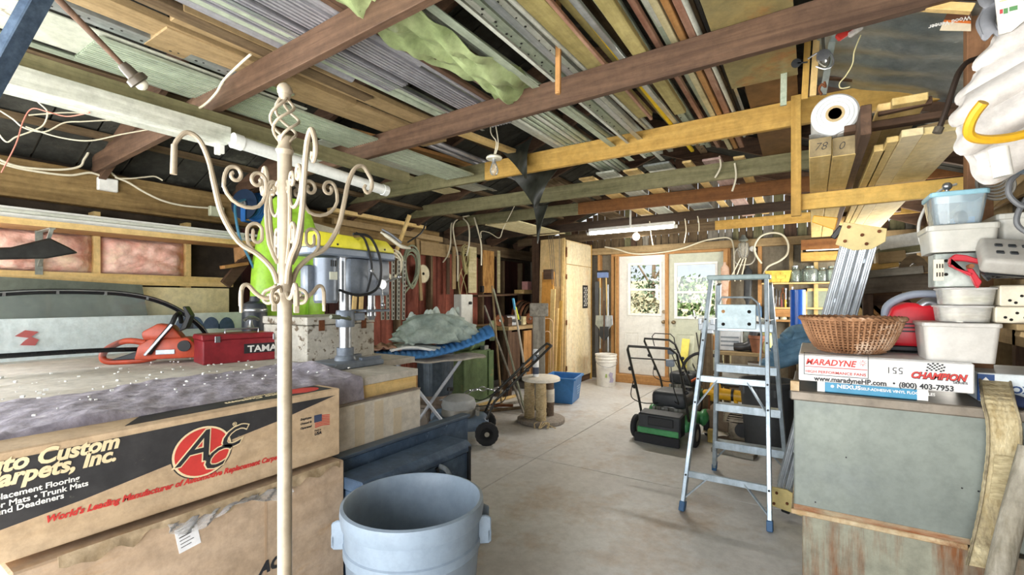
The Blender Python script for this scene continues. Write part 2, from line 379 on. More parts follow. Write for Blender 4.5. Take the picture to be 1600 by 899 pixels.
# ---------------------------------------------------------------- roof: planks on purlins, rafters, gable
RX, RZ, EZ = -1.78, 3.62, 2.46
def roof_z(x): return RZ-(RZ-EZ)*abs(x-RX)/abs((XL if x < RX else XR)-RX)
M_roof = mat('tarred_roof_board', '#4a4a44', '#2b2b27', .85, 0, 5, (1, 1, 1), .4, .3, .7, 8, 40, .2, 0, '#6c6d62', 2.5, .58, .75)
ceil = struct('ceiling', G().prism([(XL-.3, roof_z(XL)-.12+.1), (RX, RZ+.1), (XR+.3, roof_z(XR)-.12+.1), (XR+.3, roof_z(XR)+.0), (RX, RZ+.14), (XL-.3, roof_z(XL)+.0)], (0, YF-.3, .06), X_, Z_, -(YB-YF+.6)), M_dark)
y = YF
while y < YB:
    w = rnd(.2, .34)
    for sgn in (0, 1):
        xe = XL if sgn == 0 else XR
        dz = rnd(0, .012)
        struct('roof_board', G().bar((xe, y+w/2, roof_z(xe)+.02-dz), (RX, y+w/2, RZ+.02-dz), w-.014, .022, up=(0, 0, 1)), M_roof, ceil)
    y += w
BY = [1.27, 2.32, 3.55, 4.50, 5.40, 6.50, 7.35]
for k, y in enumerate([-.9, .2]+BY):
    for sgn in (0, 1):
        xe = XL+.05 if sgn == 0 else XR-.05
        struct('rafter', G().bar((xe, y+.05, roof_z(xe)-.09), (RX, y+.05, RZ-.09), .045, .16, up=(0, 0, 1)), W_brown['X'], ceil, bevel=.003)
for x in (-4.3, -3.7, -3.0, -2.3, -1.2, -.4, .5):
    struct('purlin', G().span((x-.04, YF, roof_z(x)-.035), (x+.04, YB, roof_z(x)+.0)), W_old['Y'], ceil)
# ---------------------------------------------------------------- tie beams, each a thing
def tie(y, pa, pb, h, segs, w=.042):
    a = P(*pa, Y=y); b = P(*pb, Y=y); zf = lambda x: a.z+(b.z-a.z)*(x-a.x)/(b.x-a.x)
    for (xa, xb, m, lab) in segs:
        g = G().bar((xa, y+w/2, zf(xa)+h/2), (xb, y+w/2, zf(xb)+h/2), w, h, up=(0, 0, 1))
        one('ceiling_beam', g, m['X'], lab, 'beam', 'beams across the ceiling', bevel=.003)
    return zf
zt = []
zt.append(tie(BY[0], (400, 137), (655, 4), .135, [(-4.6, 1.1, W_brown, 'dark brown ceiling beam nearest the coat rack, with cream cable looped over it')]))
zt.append(tie(BY[1], (530, 258), (1440, 10), .15, [(-4.6, 1.1, W_brown, 'long dark brown ceiling beam crossing the whole ceiling, with the orange stick hung before it')]))
xs3 = P(757, Y=BY[2]).x
zt.append(tie(BY[2], (540, 320), (1385, 170), .165, [(-4.6, xs3, W_green, 'greenish ceiling beam beside the bare bulb and over the drill press'), (xs3, 1.1, W_pine, 'yellow pine ceiling beam from the bare bulb to the lumber rack')]))
zt.append(tie(BY[3], (640, 342), (1200, 271), .15, [(-4.6, 1.1, W_green, 'grey green ceiling beam carrying the ends of the cream tubes')]))
xs5 = P(903, Y=BY[4]).x
zt.append(tie(BY[4], (660, 360), (1200, 305), .145, [(-4.6, xs5, W_green, 'grey ceiling beam with cables hooked over it beyond the hanging black cloth'), (xs5, 1.1, W_brown if 0 else {'X': wood('red_brown_wood', '#8f6238', '#6b4324', 'X')}, 'red brown ceiling beam in front of the lit tube lamp')]))
zt.append(tie(BY[5], (850, 366), (1200, 332), .12, [(-4.6, 1.1, {'X': wood('blackened_wood', '#4a3b30', '#2a211a', 'X')}, 'blackened ceiling beam just above the lit tube lamp')]))
xs7 = P(1117, Y=BY[6]).x
zt.append(tie(BY[6], (900, 378), (1250, 348), .13, [(-4.6, xs7, W_old, 'brown ceiling beam lit from below by the tube lamp'), (xs7, 1.1, W_pine, 'short yellow pine ceiling beam in front of the back wall')]))
def beam_top(i, x): return zt[i](x)+(.135, .15, .165, .15, .145, .12, .13)[i]
# ---------------------------------------------------------------- outside the doors: bank, shrubs, tree
def leafy(name, lab, cat, c, r, n, m, trunk=None, size=.12, sz=1.):
    t = thing(name, lab, cat, (c[0], c[1], 0))
    g = G()
    for _ in range(n):
        d = Vector((random.gauss(0, 1), random.gauss(0, 1), random.gauss(0, 1))).normalized()*r*rnd(.35, 1)**.5
        p = Vector(c)+Vector((d.x, d.y, d.z*sz)); q = Vector((rnd(-1, 1), rnd(-1, 1), rnd(-1, 1))).normalized(); w = q.orthogonal().normalized(); s_ = size*rnd(.6, 1.3)
        g.add([p-q*s_, p+w*s_*.5, p+q*s_, p-w*s_*.5], [(0, 1, 2, 3)])
    f = g.make('foliage', m, t, world=True); f['kind'] = 'stuff'
    if trunk:
        tg = G()
        for pts, rr in trunk: tg.tube(pts, rr, 6, sm=3)
        tg.make('trunk', wood('bark', '#6b5a48', '#40352a', 'Z'), t, world=True, smooth=True)
    return t
M_leaf = mat('shrub_leaf', '#4d6332', '#33451f', .7, 0, 2); M_leaf2 = mat('pale_leaf', '#7b765c', '#565240', .7, 0, 2)
struct('hill', G().lathe([(14, -.2), (12, .7), (9, 1.6), (4, 2.3), (.01, 2.5)], (-8, 27, 0), 28), mat('dry_grass', '#8a826b', '#676048', .9, 0, 1.2, (1, 1, 1), .3), smooth=True)
leafy('shrub', 'round green shrub seen through the lower pane of the sage door', 'shrub', (P(1090, Y=14).x, 14, 1.25), .9, 900, M_leaf, size=.09)
leafy('shrub', 'pale dry shrub seen low through the white door window', 'shrub', (P(1000, Y=13.5).x, 13.5, .9), .8, 500, M_leaf2, size=.08)
leafy('shrub', 'dark green shrub at the right of the path seen through the white door window', 'shrub', (P(1028, Y=15).x, 15, 1.3), .8, 500, mat('dark_leaf', '#3c4c33', '#293723', .7, 0, 2), size=.08)
tx = P(1010, Y=17).x
leafy('tree', 'thin bare tree seen through the upper pane of the white door', 'tree', (tx, 17, 3.1), 1.3, 260, mat('dark_leaf', '#3c4c33', '#293723', .7, 0, 2), [([(tx+.2, 17, 0), (tx+.25, 17, 1.8), (tx+.3, 17, 3.8)], [.1, .07, .03]), ([(tx+.25, 17, 1.8), (tx-.5, 17, 3.0)], [.05, .02]), ([(tx+.25, 17, 2.1), (tx+1.0, 17, 3.2)], [.05, .02])], size=.09)
# ---------------------------------------------------------------- strips, boards and tubes stored on the ceiling beams
C_green_lit = mat('green_lit_metal', '#c2cdb9', '#9fab97', .45, .25, 6, (6, .4, 6), .03); C_white = mat('aged_white_metal', '#dcdfd5', '#b7bbae', .45, .1, 6, (6, .4, 6), .03)  # green tint of the ceiling light is put into these strip colours
C_viol = mat('violet_grey_metal', '#b8b8be', '#93939a', .4, .4, 6, (6, .4, 6), .03); C_khaki = mat('khaki_board', '#b3a56d', '#8f8350', .7, 0, 5, (5, .5, 5), .1)
C_silver = mat('silver_strip', '#c9cfd0', '#9fa6a6', .33, .7, 6, (6, .4, 6), .02); C_pink = mat('pinkish_board', '#d0b7b0', '#ab8d86', .7, 0, 5, (5, .5, 5), .08)
C_redb = mat('red_stained_board', '#b28e78', '#8a5f4c', .7, 0, 5, (5, .5, 5), .1, c3='#d8c0a4', s3=2); C_cream = mat('cream_strip', '#d9d0a8', '#b8ad83', .6, 0, 5, (5, .5, 5), .05)
C_yel = plain('yellow_strip', '#e8c412', .4); C_rustp = mat('rusty_sheet', '#b09a62', '#7c7a5c', .55, .3, 3, (1, 1, 1), .05, .3, .7, 8, None, .4, .5, '#a86a35', 1.6, .52, .66)
C_stain = mat('stained_white_sheet', '#d3d5c6', '#b5b8a8', .5, .2, 3, (1, 1, 1), .04, c3='#7c6a4a', s3=3.5, lo3=.6, hi3=.66)
M_foil = mat('foil', '#b9c3c6', '#8f9c9f', .35, .7, 3, (1, 1, 1), .5, bscale=18); M_hole = plain('punched_hole', '#2a2a26', .9)
SG = 'long strips stored on the ceiling beams'
def strip(ref, u0, u1, kind, m, ya, yb, label, name='stored_strip', cat='strip', lift=0., h=None, skew=0., lean=0.):
    xa, xb = P(u0, Y=ref).x, P(u1, Y=ref).x; xc = (xa+xb)/2; w = max(.012, xb-xa)
    idx = [i for i in range(7) if ya-.3 < BY[i] < yb+.3] or [min(range(7), key=lambda i: abs(BY[i]-(ya+yb)/2))]
    za = beam_top(idx[0], xc); zb = beam_top(idx[-1], xc)
    ia, ib = idx[0], idx[-1]
    zl = lambda y: za if ia == ib else za+(zb-za)*(y-BY[ia])/(BY[ib]-BY[ia])
    off = max([0]+[beam_top(i, xc)-zl(BY[i]) for i in idx])+.004+lift
    a = Vector((xc-skew, ya, zl(ya)+off)); b = Vector((xc+skew, yb, zl(yb)+off)); d = b-a; L = d.length
    sd = Vector((1, 0, 0)); hh = h or {'tube': w, 'flat': .022, 'stud': .035, 'ribs': .012, 'angle': .03}.get(kind, .02)
    root = None
    if kind == 'tube':
        g = G().cyl(a+Z_*w/2, b+Z_*w/2, w/2, n=10); hole = G().cyl(a+Z_*w/2-Y_*.001, a+Z_*w/2+Y_*.001, w*.4, n=10)
        o = g.make(name, m, smooth=True); tag(o, label, cat, SG)
    elif kind == 'flat':
        g = G().bar(a+Z_*hh/2, b+Z_*hh/2, w, hh, up=Z_); o = g.make(name, m, bevel=min(.003, hh*.2)); tag(o, label, cat, SG)
    elif kind == 'stud':
        t = .003; prof = [(-w/2, hh), (-w/2, 0), (w/2, 0), (w/2, hh), (w/2-t, hh), (w/2-t, t), (-w/2+t, t), (-w/2+t, hh)]
        g = G().prism(prof, a, X_, Z_, -L); o = g.make(name, m); tag(o, label, cat, SG)
        k = G(); n = int(L/.11)
        for i in range(n):
            p = a.lerp(b, (i+.5)/n); s_ = rnd(-.2, .2)*w
            k.cyl(p+X_*s_+Z_*.0012, p+X_*s_-Z_*.0015, min(.007, w*.13), n=6)
            if w > .04: k.cyl(p+X_*(-s_)+Y_*.03+Z_*.0012, p-X_*s_+Y_*.03-Z_*.0015, .005, n=6)
        h_ = k.make('punched_holes', M_hole, o, world=True); h_['kind'] = 'stuff'
    elif kind == 'ribs':
        n = max(2, int(w/.022)); prof = []
        for i in range(n):
            x = -w/2+w*i/n; q = w/n; prof += [(x, .0), (x+q*.45, 0), (x+q*.55, .012), (x+q*.95, .012)]
        prof.append((w/2, 0)); prof += [(x, z+.003) for x, z in prof[::-1]]
        o = G().prism(prof, a, X_, Z_, -L).make(name, m); tag(o, label, cat, SG)
    elif kind == 'angle':
        t = .003; prof = [(-w/2, 0), (w/2, 0), (w/2, t), (-w/2+t, t), (-w/2+t, hh), (-w/2, hh)]
        o = G().prism(prof, a, X_, Z_, -L).make(name, m); tag(o, label, cat, SG)
    return o
R2 = BY[1]
for args in [
    (545, 591, 'ribs', C_green_lit, .75, 3.45, 'wide silver green ribbed metal sheet behind the coat rack finial', 'metal_sheet', 'sheet'),
    (596, 634, 'flat', W_mid['Y'], .9, 2.75, 'wide tan board beside the ribbed sheet over the coat rack', 'stored_board', 'board', 0, .03),
    (639, 661, 'flat', W_mid['Y'], .9, 2.6, 'narrower tan board with a cream cable end under it', 'stored_board', 'board', .01, .035),
    (675, 684, 'tube', C_green_lit, .2, 2.6, 'pale sage tube, lower one of the pair past the tan boards'),
    (687, 697, 'tube', C_green_lit, .2, 2.7, 'pale sage tube, upper one of the pair past the tan boards'),
    (699, 703, 'angle', C_silver, .6, 2.7, 'thin silver angle strip next to the pair of sage tubes'),
    (716, 748, 'ribs', C_viol, .3, 2.7, 'violet grey ribbed strip bundle below the crumpled green sheet'),
    (750, 756, 'tube', C_viol, .3, 2.6, 'violet grey tube along the edge of the ribbed bundle'),
    (757, 764, 'flat', W_brown['Y'], .3, 2.55, 'dark reddish board just below the crumpled green sheet', 'stored_board', 'board'),
    (812, 820, 'flat', C_white, .2, 4.2, 'bluish white flat strip along the top edge of the green sheet'),
    (822, 830, 'tube', C_green_lit, .2, 4.1, 'sage tube above the crumpled green sheet'),
    (832, 843, 'angle', C_green_lit, .3, 4.0, 'greenish channel strip above the sage tube'),
    (846, 862, 'stud', C_green_lit, .2, 4.3, 'sage punched strip just left of the orange stick'),
    (864, 869, 'angle', C_white, .2, 4.0, 'narrow white angle strip behind the orange stick'),
    (871, 884, 'stud', C_white, .2, 4.3, 'white strip dotted with dark holes behind the orange stick'),
    (886, 896, 'angle', C_silver, .5, 4.2, 'silver angle strip right beside the dotted white one'),
    (899, 906, 'tube', C_white, .6, 4.1, 'thin white tube beside the wide khaki board'),
    (908, 936, 'flat', C_khaki, .3, 3.3, 'wide khaki board with a darker edge', 'stored_board', 'board', 0, .03),
    (939, 944, 'flat', C_redb, .3, 3.2, 'thin red brown strip left of the yellow strip'),
    (949, 957, 'flat', C_yel, .2, 4.3, 'bright yellow strip among the grey ones'),
    (958, 968, 'flat', C_silver, 1.4, 4.2, 'silver flat strip right of the yellow one'),
    (971, 985, 'stud', C_green_lit, .3, 4.3, 'sage metal stud with rows of punched holes'),
    (987, 1009, 'flat', C_khaki, .3, 3.2, 'khaki board between the punched stud and the red stained board', 'stored_board', 'board', 0, .03),
    (1012, 1021, 'flat', C_redb, .3, 4.3, 'red stained board with worn paint', 'stored_board', 'board', 0, .03),
    (1025, 1034, 'angle', C_green_lit, .3, 4.3, 'sage angle strip right of the red stained board'),
    (1037, 1048, 'flat', C_cream, .3, 4.4, 'cream strip left of the two brown boards'),
    (1051, 1062, 'flat', W_orange['Y'], .3, 4.4, 'first brown board right of the cream strip', 'stored_board', 'board', 0, .03),
    (1066, 1079, 'flat', C_redb, .3, 4.4, 'second brown board with a reddish edge', 'stored_board', 'board', 0, .03),
    (1082, 1091, 'tube', C_white, .3, 4.2, 'white tube between brown board and punched strip'),
    (1092, 1098, 'stud', plain('black_metal', '#3a3a38', .5, .5), .3, 4.3, 'narrow black perforated strip near the rusty sheet'),
    (1099, 1106, 'angle', C_silver, .3, 4.3, 'silver angle strip along the rusty sheet'),
]: strip(R2, *args)
strip(R2, 1110, 1240, 'flat', C_rustp, .7, 3.0, 'rusty khaki steel sheet at the end of the strips', 'rusty_sheet', 'sheet', 0, .006)
strip(R2, 1125, 1236, 'flat', mat('rusty_sheet_brown', '#8d6a45', '#6a5238', .6, .3, 3, (1, 1, 1), .05), 3.06, 4.7, 'brown rusted steel sheet further back than the khaki one', 'rusty_sheet', 'sheet', .0, .006)
# bundle of cream tubes, between third and fourth beam
for k in range(6):
    u = 858+k*8.2
    strip(BY[2], u+14, u+20, 'tube', C_green_lit if k % 3 else C_white, 2.5+rnd(0, .1), 4.62+rnd(-.06, .1), ['pale tube of the bundle ending over the grey green beam, %s' % w for w in ('first from the black cloth', 'second from the black cloth', 'third from the black cloth', 'fourth from the black cloth', 'next to last', 'farthest from the black cloth')][k])
# near part, in front of the first beam and left of the strips
R1 = BY[0]
for args in [
    (240, 252, 'angle', C_white, -.9, 1.6, 'thin white angle strip by the hanging lamp rod'),
    (262, 292, 'ribs', C_white, -.9, 2.3, 'white ribbed trim band behind the hanging lamp socket'),
    (296, 303, 'angle', C_green_lit, -.9, 1.9, 'narrow greenish strip beside the white trim band'),
    (306, 352, 'flat', C_stain, -.6, 1.75, 'white metal panel with brown stains', 'metal_sheet', 'sheet', 0, .008),
    (355, 368, 'stud', C_silver, -.6, 1.6, 'silver punched strip above the stained panel'),
    (372, 396, 'flat', W_mid['Y'], -.9, 1.9, 'yellow brown board with a cream cable along it', 'stored_board', 'board', 0, .04),
    (408, 422, 'flat', W_old['Y'], -.6, 1.9, 'dull brown board behind the first dark beam', 'stored_board', 'board', 0, .03),
    (428, 438, 'tube', C_viol, -.6, 1.7, 'grey tube left of the violet ribbed strips'),
    (446, 478, 'ribs', C_viol, -.6, 1.9, 'violet grey ribbed strip, first above the near dark beam'),
    (486, 506, 'ribs', C_viol, -.6, 1.8, 'violet grey ribbed strip, second above the near dark beam'),
    (514, 524, 'tube', C_viol, -.6, 1.8, 'pale grey tube above the near dark beam'),
    (535, 552, 'flat', W_brown['Y'], -.6, 1.8, 'dark board above the near dark beam', 'stored_board', 'board', 0, .03),
    (566, 600, 'ribs', C_silver, -.6, 1.8, 'silver ribbed strip at the far top of the near dark beam'),
]: strip(R1, *args)
# between second and fourth beam, over the drill press
R3 = BY[2]
for args in [
    (622, 648, 'ribs', C_cream, 2.5, 4.3, 'cream ribbed panel over the end of the white pipe', 'metal_sheet', 'sheet'),
    (652, 682, 'flat', C_white, 2.3, 4.5, 'grey white metal sheet with a bent wire on it', 'metal_sheet', 'sheet', 0, .006),
    (685, 692, 'angle', C_silver, 2.3, 4.5, 'silver angle strip past the grey white sheet'),
    (695, 716, 'flat', W_old['Y'], 2.3, 3.9, 'broad brown board left of the bare bulb', 'stored_board', 'board', 0, .025),
    (720, 733, 'flat', W_orange['Y'], 2.2, 3.7, 'orange brown board close to the bare bulb', 'stored_board', 'board', .01, .03),
    (736, 742, 'tube', C_viol, 2.2, 4.5, 'thin grey tube left of the bare bulb'),
    (748, 754, 'tube', C_viol, 2.2, 4.5, 'thin grey tube behind the bare bulb'),
    (800, 812, 'flat', W_pale['Y'], 2.6, 3.75, 'pale board poking out above the black cloth', 'stored_board', 'board', .01, .03),
]: strip(R3, *args)
strip(6.0, 800, 850, 'ribs', C_cream, 5.3, 6.7, 'tan ribbed panel hanging beyond the black cloth', 'metal_sheet', 'sheet', -.19)
for k, (u0, u1, m) in enumerate([(955, 975, W_pale['Y']), (985, 1010, C_white), (1020, 1040, W_pale['Y']), (1050, 1085, C_silver), (1100, 1112, W_pale['Y']), (1125, 1150, C_pink), (1165, 1180, W_pale['Y']), (900, 925, W_old['Y'])]):
    strip(5.4, u0, u1, 'flat', m, 4.4+rnd(-.1, .1), 7.2+rnd(-.5, .1), ['pale board', 'white flat panel', 'second pale board', 'silver panel', 'slim pale board', 'pinkish board', 'short pale board', 'old brown board'][k]+' stored over the lit tube lamp', 'stored_board', 'board', 0, .02)
UPL = ['upper layer strip %s' % w for w in ('over the violet ribbed bundle', 'showing past the ribbed bundle by the green sheet', 'lying over the green sheet', 'over the sage tube beyond the green sheet', 'over the dotted white strip', 'over the wide khaki board', 'over the punched sage stud', 'over the red stained board', 'close to the rusty sheet')]
for k in range(9):   # second layer, lying across the gaps
    u = 705+k*46; strip(R2, u, u+rnd(10, 22), 'flat', random.choice([C_white, C_green_lit, C_khaki, C_pink, W_old['Y']]), .3+rnd(0, .5), 4.0+rnd(-.6, .5), UPL[k], 'stored_strip', 'strip', .062, None, rnd(-.03, .03))
# crumpled green sheet
gx0, gx1 = P(757, Y=2.2).x, P(812, Y=2.2).x
def crump(a, b):
    x = gx0+(gx1-gx0)*b*1.15-.02; y = .75+a*1.6
    return (x+.02*sin(a*9), y, 2.655+.03*sin(b*3.1)*-1+.022*sin(9*a+6*b)+.015*sin(23*a-11*b)+.011*sin(37*a+19*b)+.008*sin(51*b-13*a))
one('crumpled_sheet', G().sheet(crump, 40, 16, .003), mat('green_plastic_sheet', '#b5c391', '#7f8f60', .35, 0, 3, (1, 1, 1), .4, bscale=14), 'crumpled pale green plastic sheet tucked over the second ceiling beam', 'sheet', smooth=True, ang=80)
# orange stick hung in front of the second beam
p = P(872, 147, Y=2.12); q = P(873, -15, Y=2.12)
one('hanging_stick', G().bar(p, q, .028, .018).cyl(p+Z_*.0, p+Z_*.012, .016, .012, n=8), W_orange['Z'], 'orange wooden stick hanging down in front of the long dark beam', 'stick', bevel=.003)
# support board under the beams, lamp housing, pipe
a = P(5, 100, X=-2.78); b = P(625, 272, X=-2.78)
one('support_board', G().bar(Vector((-2.78, .25, 2.435)), Vector((-2.74, 2.72, 2.415)), .04, .09, up=Z_), W_green['Y'], 'greenish lengthwise board under the near ceiling beams, above the white pipe', 'board', bevel=.003)  # greenish wood tone along the whole board
hx = -2.73
t = thing('lamp_housing', 'white tube lamp housing without tubes hung below the greenish lengthwise board', 'lamp', (hx, .7, 2.29))
G().span((hx-.02, -.1, 2.30), (hx+.05, 1.33, 2.39)).make('body', C_white, t, world=True, bevel=.004)
G().add([(hx-.09, -.1, 2.30), (hx-.02, -.1, 2.37), (hx-.02, 1.33, 2.37), (hx-.09, 1.33, 2.30), (hx-.09, -.1, 2.303), (hx-.02, -.1, 2.373), (hx-.02, 1.33, 2.373), (hx-.09, 1.33, 2.303)], [(0, 1, 2, 3), (7, 6, 5, 4), (0, 3, 7, 4), (1, 5, 6, 2), (0, 4, 5, 1), (3, 2, 6, 7)]).make('reflector', C_white, t, world=True)
for x in (hx-.07, hx-.03):
    G().span((x-.009, 1.30, 2.255), (x+.009, 1.33, 2.33)).make('tube_socket', M_white, t, world=True, bevel=.003)
p = P(372, 222, X=-2.66); q = P(602, 298, X=-2.66)
t = thing('pipe', 'white plastic pipe hung below the greenish lengthwise board', 'pipe', p)
G().cyl(p, q, .036, n=20).make('tube', plain('white_pvc', '#e8ecea', .3), t, world=True, smooth=True)
G().cyl(p-(q-p).normalized()*.03, p+(q-p).normalized()*.02, .042, n=20).make('end_cap', plain('white_pvc', '#e8ecea', .3), t, world=True, smooth=True); G().cyl(q-(q-p).normalized()*.03, q+(q-p).normalized()*.012, .040, n=20).make('end_cap', plain('white_pvc', '#e8ecea', .3), t, world=True, smooth=True)
# bulbs
def bulb(name, lab, c, r, up, ring, lit=None):
    t = thing(name, lab, 'lamp', c); R = frame_of(up); Rm = Matrix((R[1], R[2], R[0])).transposed()
    G().lathe([(.02, .0), (.055, .0), (.058, .012), (.05, .022), (.02, .03)], c, 20, Rm).make('porcelain_socket', plain('porcelain', '#dcd8c4', .3), t, world=True, smooth=True)
    G().lathe([(.0001, -.118), (.02, -.112), (.03, -.092), (.031, -.075), (.022, -.045), (.014, -.02), (.014, 0)], c, 16, Rm).make('glass_bulb', lit or clear('clear_bulb', (.93, .93, .9), .2, .02, .12), t, world=True, smooth=True)
    G().cyl(Vector(c)+Rm @ Vector((0, 0, -.03)), Vector(c)+Rm @ Vector((0, 0, 0)), .0145, n=12).make('bulb_cap', M_steel, t, world=True, smooth=True)
    return t
c = P(772, 249, Y=2.75); t = bulb('bare_bulb', 'clear bulb in porcelain socket dangling from wires by the yellow beam', c, .03, (0, 0, 1), 1)
G().tube([c+Z_*.03, c+Vector((.02, 0, .12)), c+Vector((-.03, 0, .2)), c+Vector((-.02, 0, .33))], .004, 6, sm=4).tube([c+Z_*.03+X_*.01, c+Vector((.035, 0, .1)), c+Vector((.01, .02, .2)), c+Vector((-.01, 0, .33))], .004, 6, sm=4).make('wire', M_cable, t, world=True, smooth=True)
p = P(80, -12, t=1.55); q = P(190, 100, t=1.7); d = (q-p).normalized()
t = thing('rod_lamp', 'small lamp socket at the end of a slanting rod near the near roof', 'lamp', q)
G().cyl(p, q, .012, .009, n=10).make('rod', W_brown['Z'], t, world=True, smooth=True)
G().lathe([(.016, 0), (.02, .015), (.022, .045), (.034, .05), (.036, .07), (.03, .074)], q, 18, Matrix((frame_of(d)[1], frame_of(d)[2], d)).transposed()).make('socket', plain('dark_socket', '#4e463a', .4), t, world=True, smooth=True)
G().ball(q+d*.078, .022, 12).make('lens', plain('white_lens', '#e5e2d0', .25), t, world=True, smooth=True)
# lit tube lamp
a = P(921, 365.5, Y=6.3); b = P(1054, 354, Y=6.3)
t = thing('tube_lamp', 'lit tube lamp hanging below the far beams in front of the doors', 'lamp', (a+b)/2)
G().cyl(a, b, .02, n=14).make('glowing_tube', glow('lit_tube', (1, .95, .86), 12), t, world=True, smooth=True)
G().bar(a+Z_*.045, b+Z_*.045, .07, .045, up=Z_).make('housing', M_white, t, world=True, bevel=.004)
G().cyl(a-X_*.03, a+X_*.01, .024, n=12).make('end_cap', M_white, t, world=True, smooth=True); G().cyl(b-X_*.01, b+X_*.03, .024, n=12).make('end_cap', M_white, t, world=True, smooth=True)
pa = P(985, 358, Y=6.26); pb = P(985, 302, Y=5.2)
G().bar(Vector((pa.x, 6.26, pa.z+.02)), Vector((pa.x, 6.26, 2.9)), .02, .02).make('hanger', M_white, t, world=True)
lamp('tube_light', 'AREA', (a+b)/2-Z_*.03, (0, 0, 0), 24, (1, .94, .84), shape='RECTANGLE', size=1.2, size_y=.06)
c = P(994, 362, Y=7.33)
t = thing('globe_bulb', 'round white bulb below the lit tube lamp', 'lamp', c)
G().ball(c-Z_*.08, .06, 16).make('globe', glow('lit_globe', (1, .97, .9), 1.2), t, world=True, smooth=True); G().cyl(c-Z_*.03, c+Z_*.05, .025, n=12).make('socket', M_white, t, world=True, smooth=True)
lamp('globe_light', 'POINT', c-Z_*.17, (0, 0, 0), 6, (1, .95, .86), shadow_soft_size=.06)
# black torn cloth over the beams
def cloth(a, b):
    x = -2.12+.36*(b-.5)*(1-a*.75)+.03*sin(a*7); z = 2.71-a*.75; y = 3.62+.30*a+.03*sin(b*6+a*4)
    return (x, y, z)
t = thing('black_cloth', 'torn black plastic sheet hanging in points by the yellow beam', 'sheet', P(845, 376, Y=3.9))
A = [P(815, 330, Y=4.35), P(872, 318, Y=4.35)]
M_bs = mat('black_sheet', '#3a3d36', '#15160f', .5, 0, 5, (1, 1, 1), .3)
def flap(pts_top, tip, yw, n=14):
    def fn(a, b):
        p = Vector(pts_top[0]).lerp(Vector(pts_top[1]), b); q = Vector(tip)
        r = p.lerp(q, a**.9); r.y += yw*sin(3*b+4*a)*(1-a*.6); return r
    return G().sheet(fn, n, 8, .003)
flap((P(833, 322, Y=4.4), P(856, 320, Y=4.4)), P(840, 381, Y=4.35), .03).make('pointed_flap', M_bs, t, world=True, smooth=True)
flap((P(795, 272, Y=3.72), P(872, 262, Y=3.72)), P(838, 326, Y=3.75), .05).make('wide_flap', M_bs, t, world=True, smooth=True)
flap((P(782, 236, Y=3.45), P(832, 212, Y=3.45)), P(822, 279, Y=3.40), .05).make('upper_flap', M_bs, t, world=True, smooth=True)
# cables
CG = 'cream cables strung along the ceiling'
def cable(lab, pts, r=.0055, m=None, sm=6, name='cable', grp=CG): one(name, G().tube(pts, r, 7, sm=sm), m or M_cable, lab, 'cable', grp, smooth=True)
cable('cream cable looping over the first dark beam', [P(392, 85, Y=1.2), P(375, 100, Y=1.2), P(350, 125, Y=1.2), P(338, 145, Y=1.2), P(318, 165, Y=1.2), P(290, 180, Y=1.2)], .006)
cable('cream cable along the yellow brown board', [P(162, -4, Y=.8), P(190, 18, Y=.85), P(220, 35, Y=.95), P(250, 42, Y=1.05), P(285, 52, Y=1.12), P(320, 65, Y=1.2), P(352, 68, Y=1.22)], .007)
cable('cream cable sagging below the two tan boards', [P(480, 106, Y=1.75), P(500, 125, Y=1.8), P(520, 142, Y=1.9), P(545, 155, Y=2), P(570, 165, Y=2.05), P(590, 160, Y=2.1), P(600, 156, Y=2.1)], .007)
XP = XL+.2
cable('thick cream cable pair along the wall plate, upper one', [P(-20, 240, X=XP), P(20, 258, X=XP), P(60, 264, X=XP), P(100, 265, X=XP), P(125, 260, X=XP), P(131, 250, X=XP), P(138, 238, X=XP), P(140, 222, X=XP)], .008)
cable('thick cream cable pair along the wall plate, lower one', [P(-20, 248, X=XP), P(25, 262, X=XP), P(70, 270, X=XP), P(110, 274, X=XP), P(140, 270, X=XP), P(158, 275, X=XP)], .008)
cable('cream cable from the white junction box to the hose reel', [P(180, 277, X=XP), P(200, 285, X=XP), P(225, 300, X=XP), P(255, 314, X=XP), P(290, 322, X=XP), P(338, 326, X=XP)], .008)
cable('cream cable rising from the junction box to the beam', [P(183, 278, X=XP), P(168, 264, X=XP), P(168, 252, X=XP), P(180, 246, X=XP+.2), P(205, 236, X=-4.2), P(225, 222, X=-4)], .007)
cable('short cream cable tail above the plate', [P(185, 279, X=XP), P(205, 279, X=XP), P(225, 277, X=XP), P(242, 276, X=XP), P(254, 282, X=XP)], .006)
for k, (pts, lab) in enumerate([
    ([(0, 173), (20, 186), (38, 200), (70, 206), (100, 192), (130, 190), (180, 188), (225, 192)], 'loose cream wire under the lamp housing, the longest'),
    ([(-5, 205), (10, 222), (25, 214), (50, 205), (68, 195), (74, 175), (60, 160), (50, 148)], 'loose cream wire curling upward near the near wall'),
    ([(40, 198), (90, 214), (140, 220), (190, 210), (235, 202)], 'loose cream wire sagging lowest under the lamp housing'),
    ([(45, 180), (70, 178), (110, 176), (150, 180), (215, 194)], 'thin cream wire close below the lamp housing')]):
    cable(lab, [P(u, v, t=2.55+.004*u/2) for u, v in pts], .004)
cable('thin red wire trailing from the lamp housing', [P(u, v, t=2.5) for u, v in [(2, 270), (25, 225), (36, 190), (50, 170), (75, 175), (105, 182)]]+[P(140, 176, X=-2.76)], .003, plain('red_wire', '#b5705f', .5))
cable('cream cable draped over the door header', [P(u, v, Y=7.937) for u, v in [(945, 386), (965, 390), (985, 396), (1010, 397), (1045, 393), (1070, 387), (1095, 378), (1112, 374), (1138, 372), (1146, 385), (1147, 420), (1146, 436)]], .012)
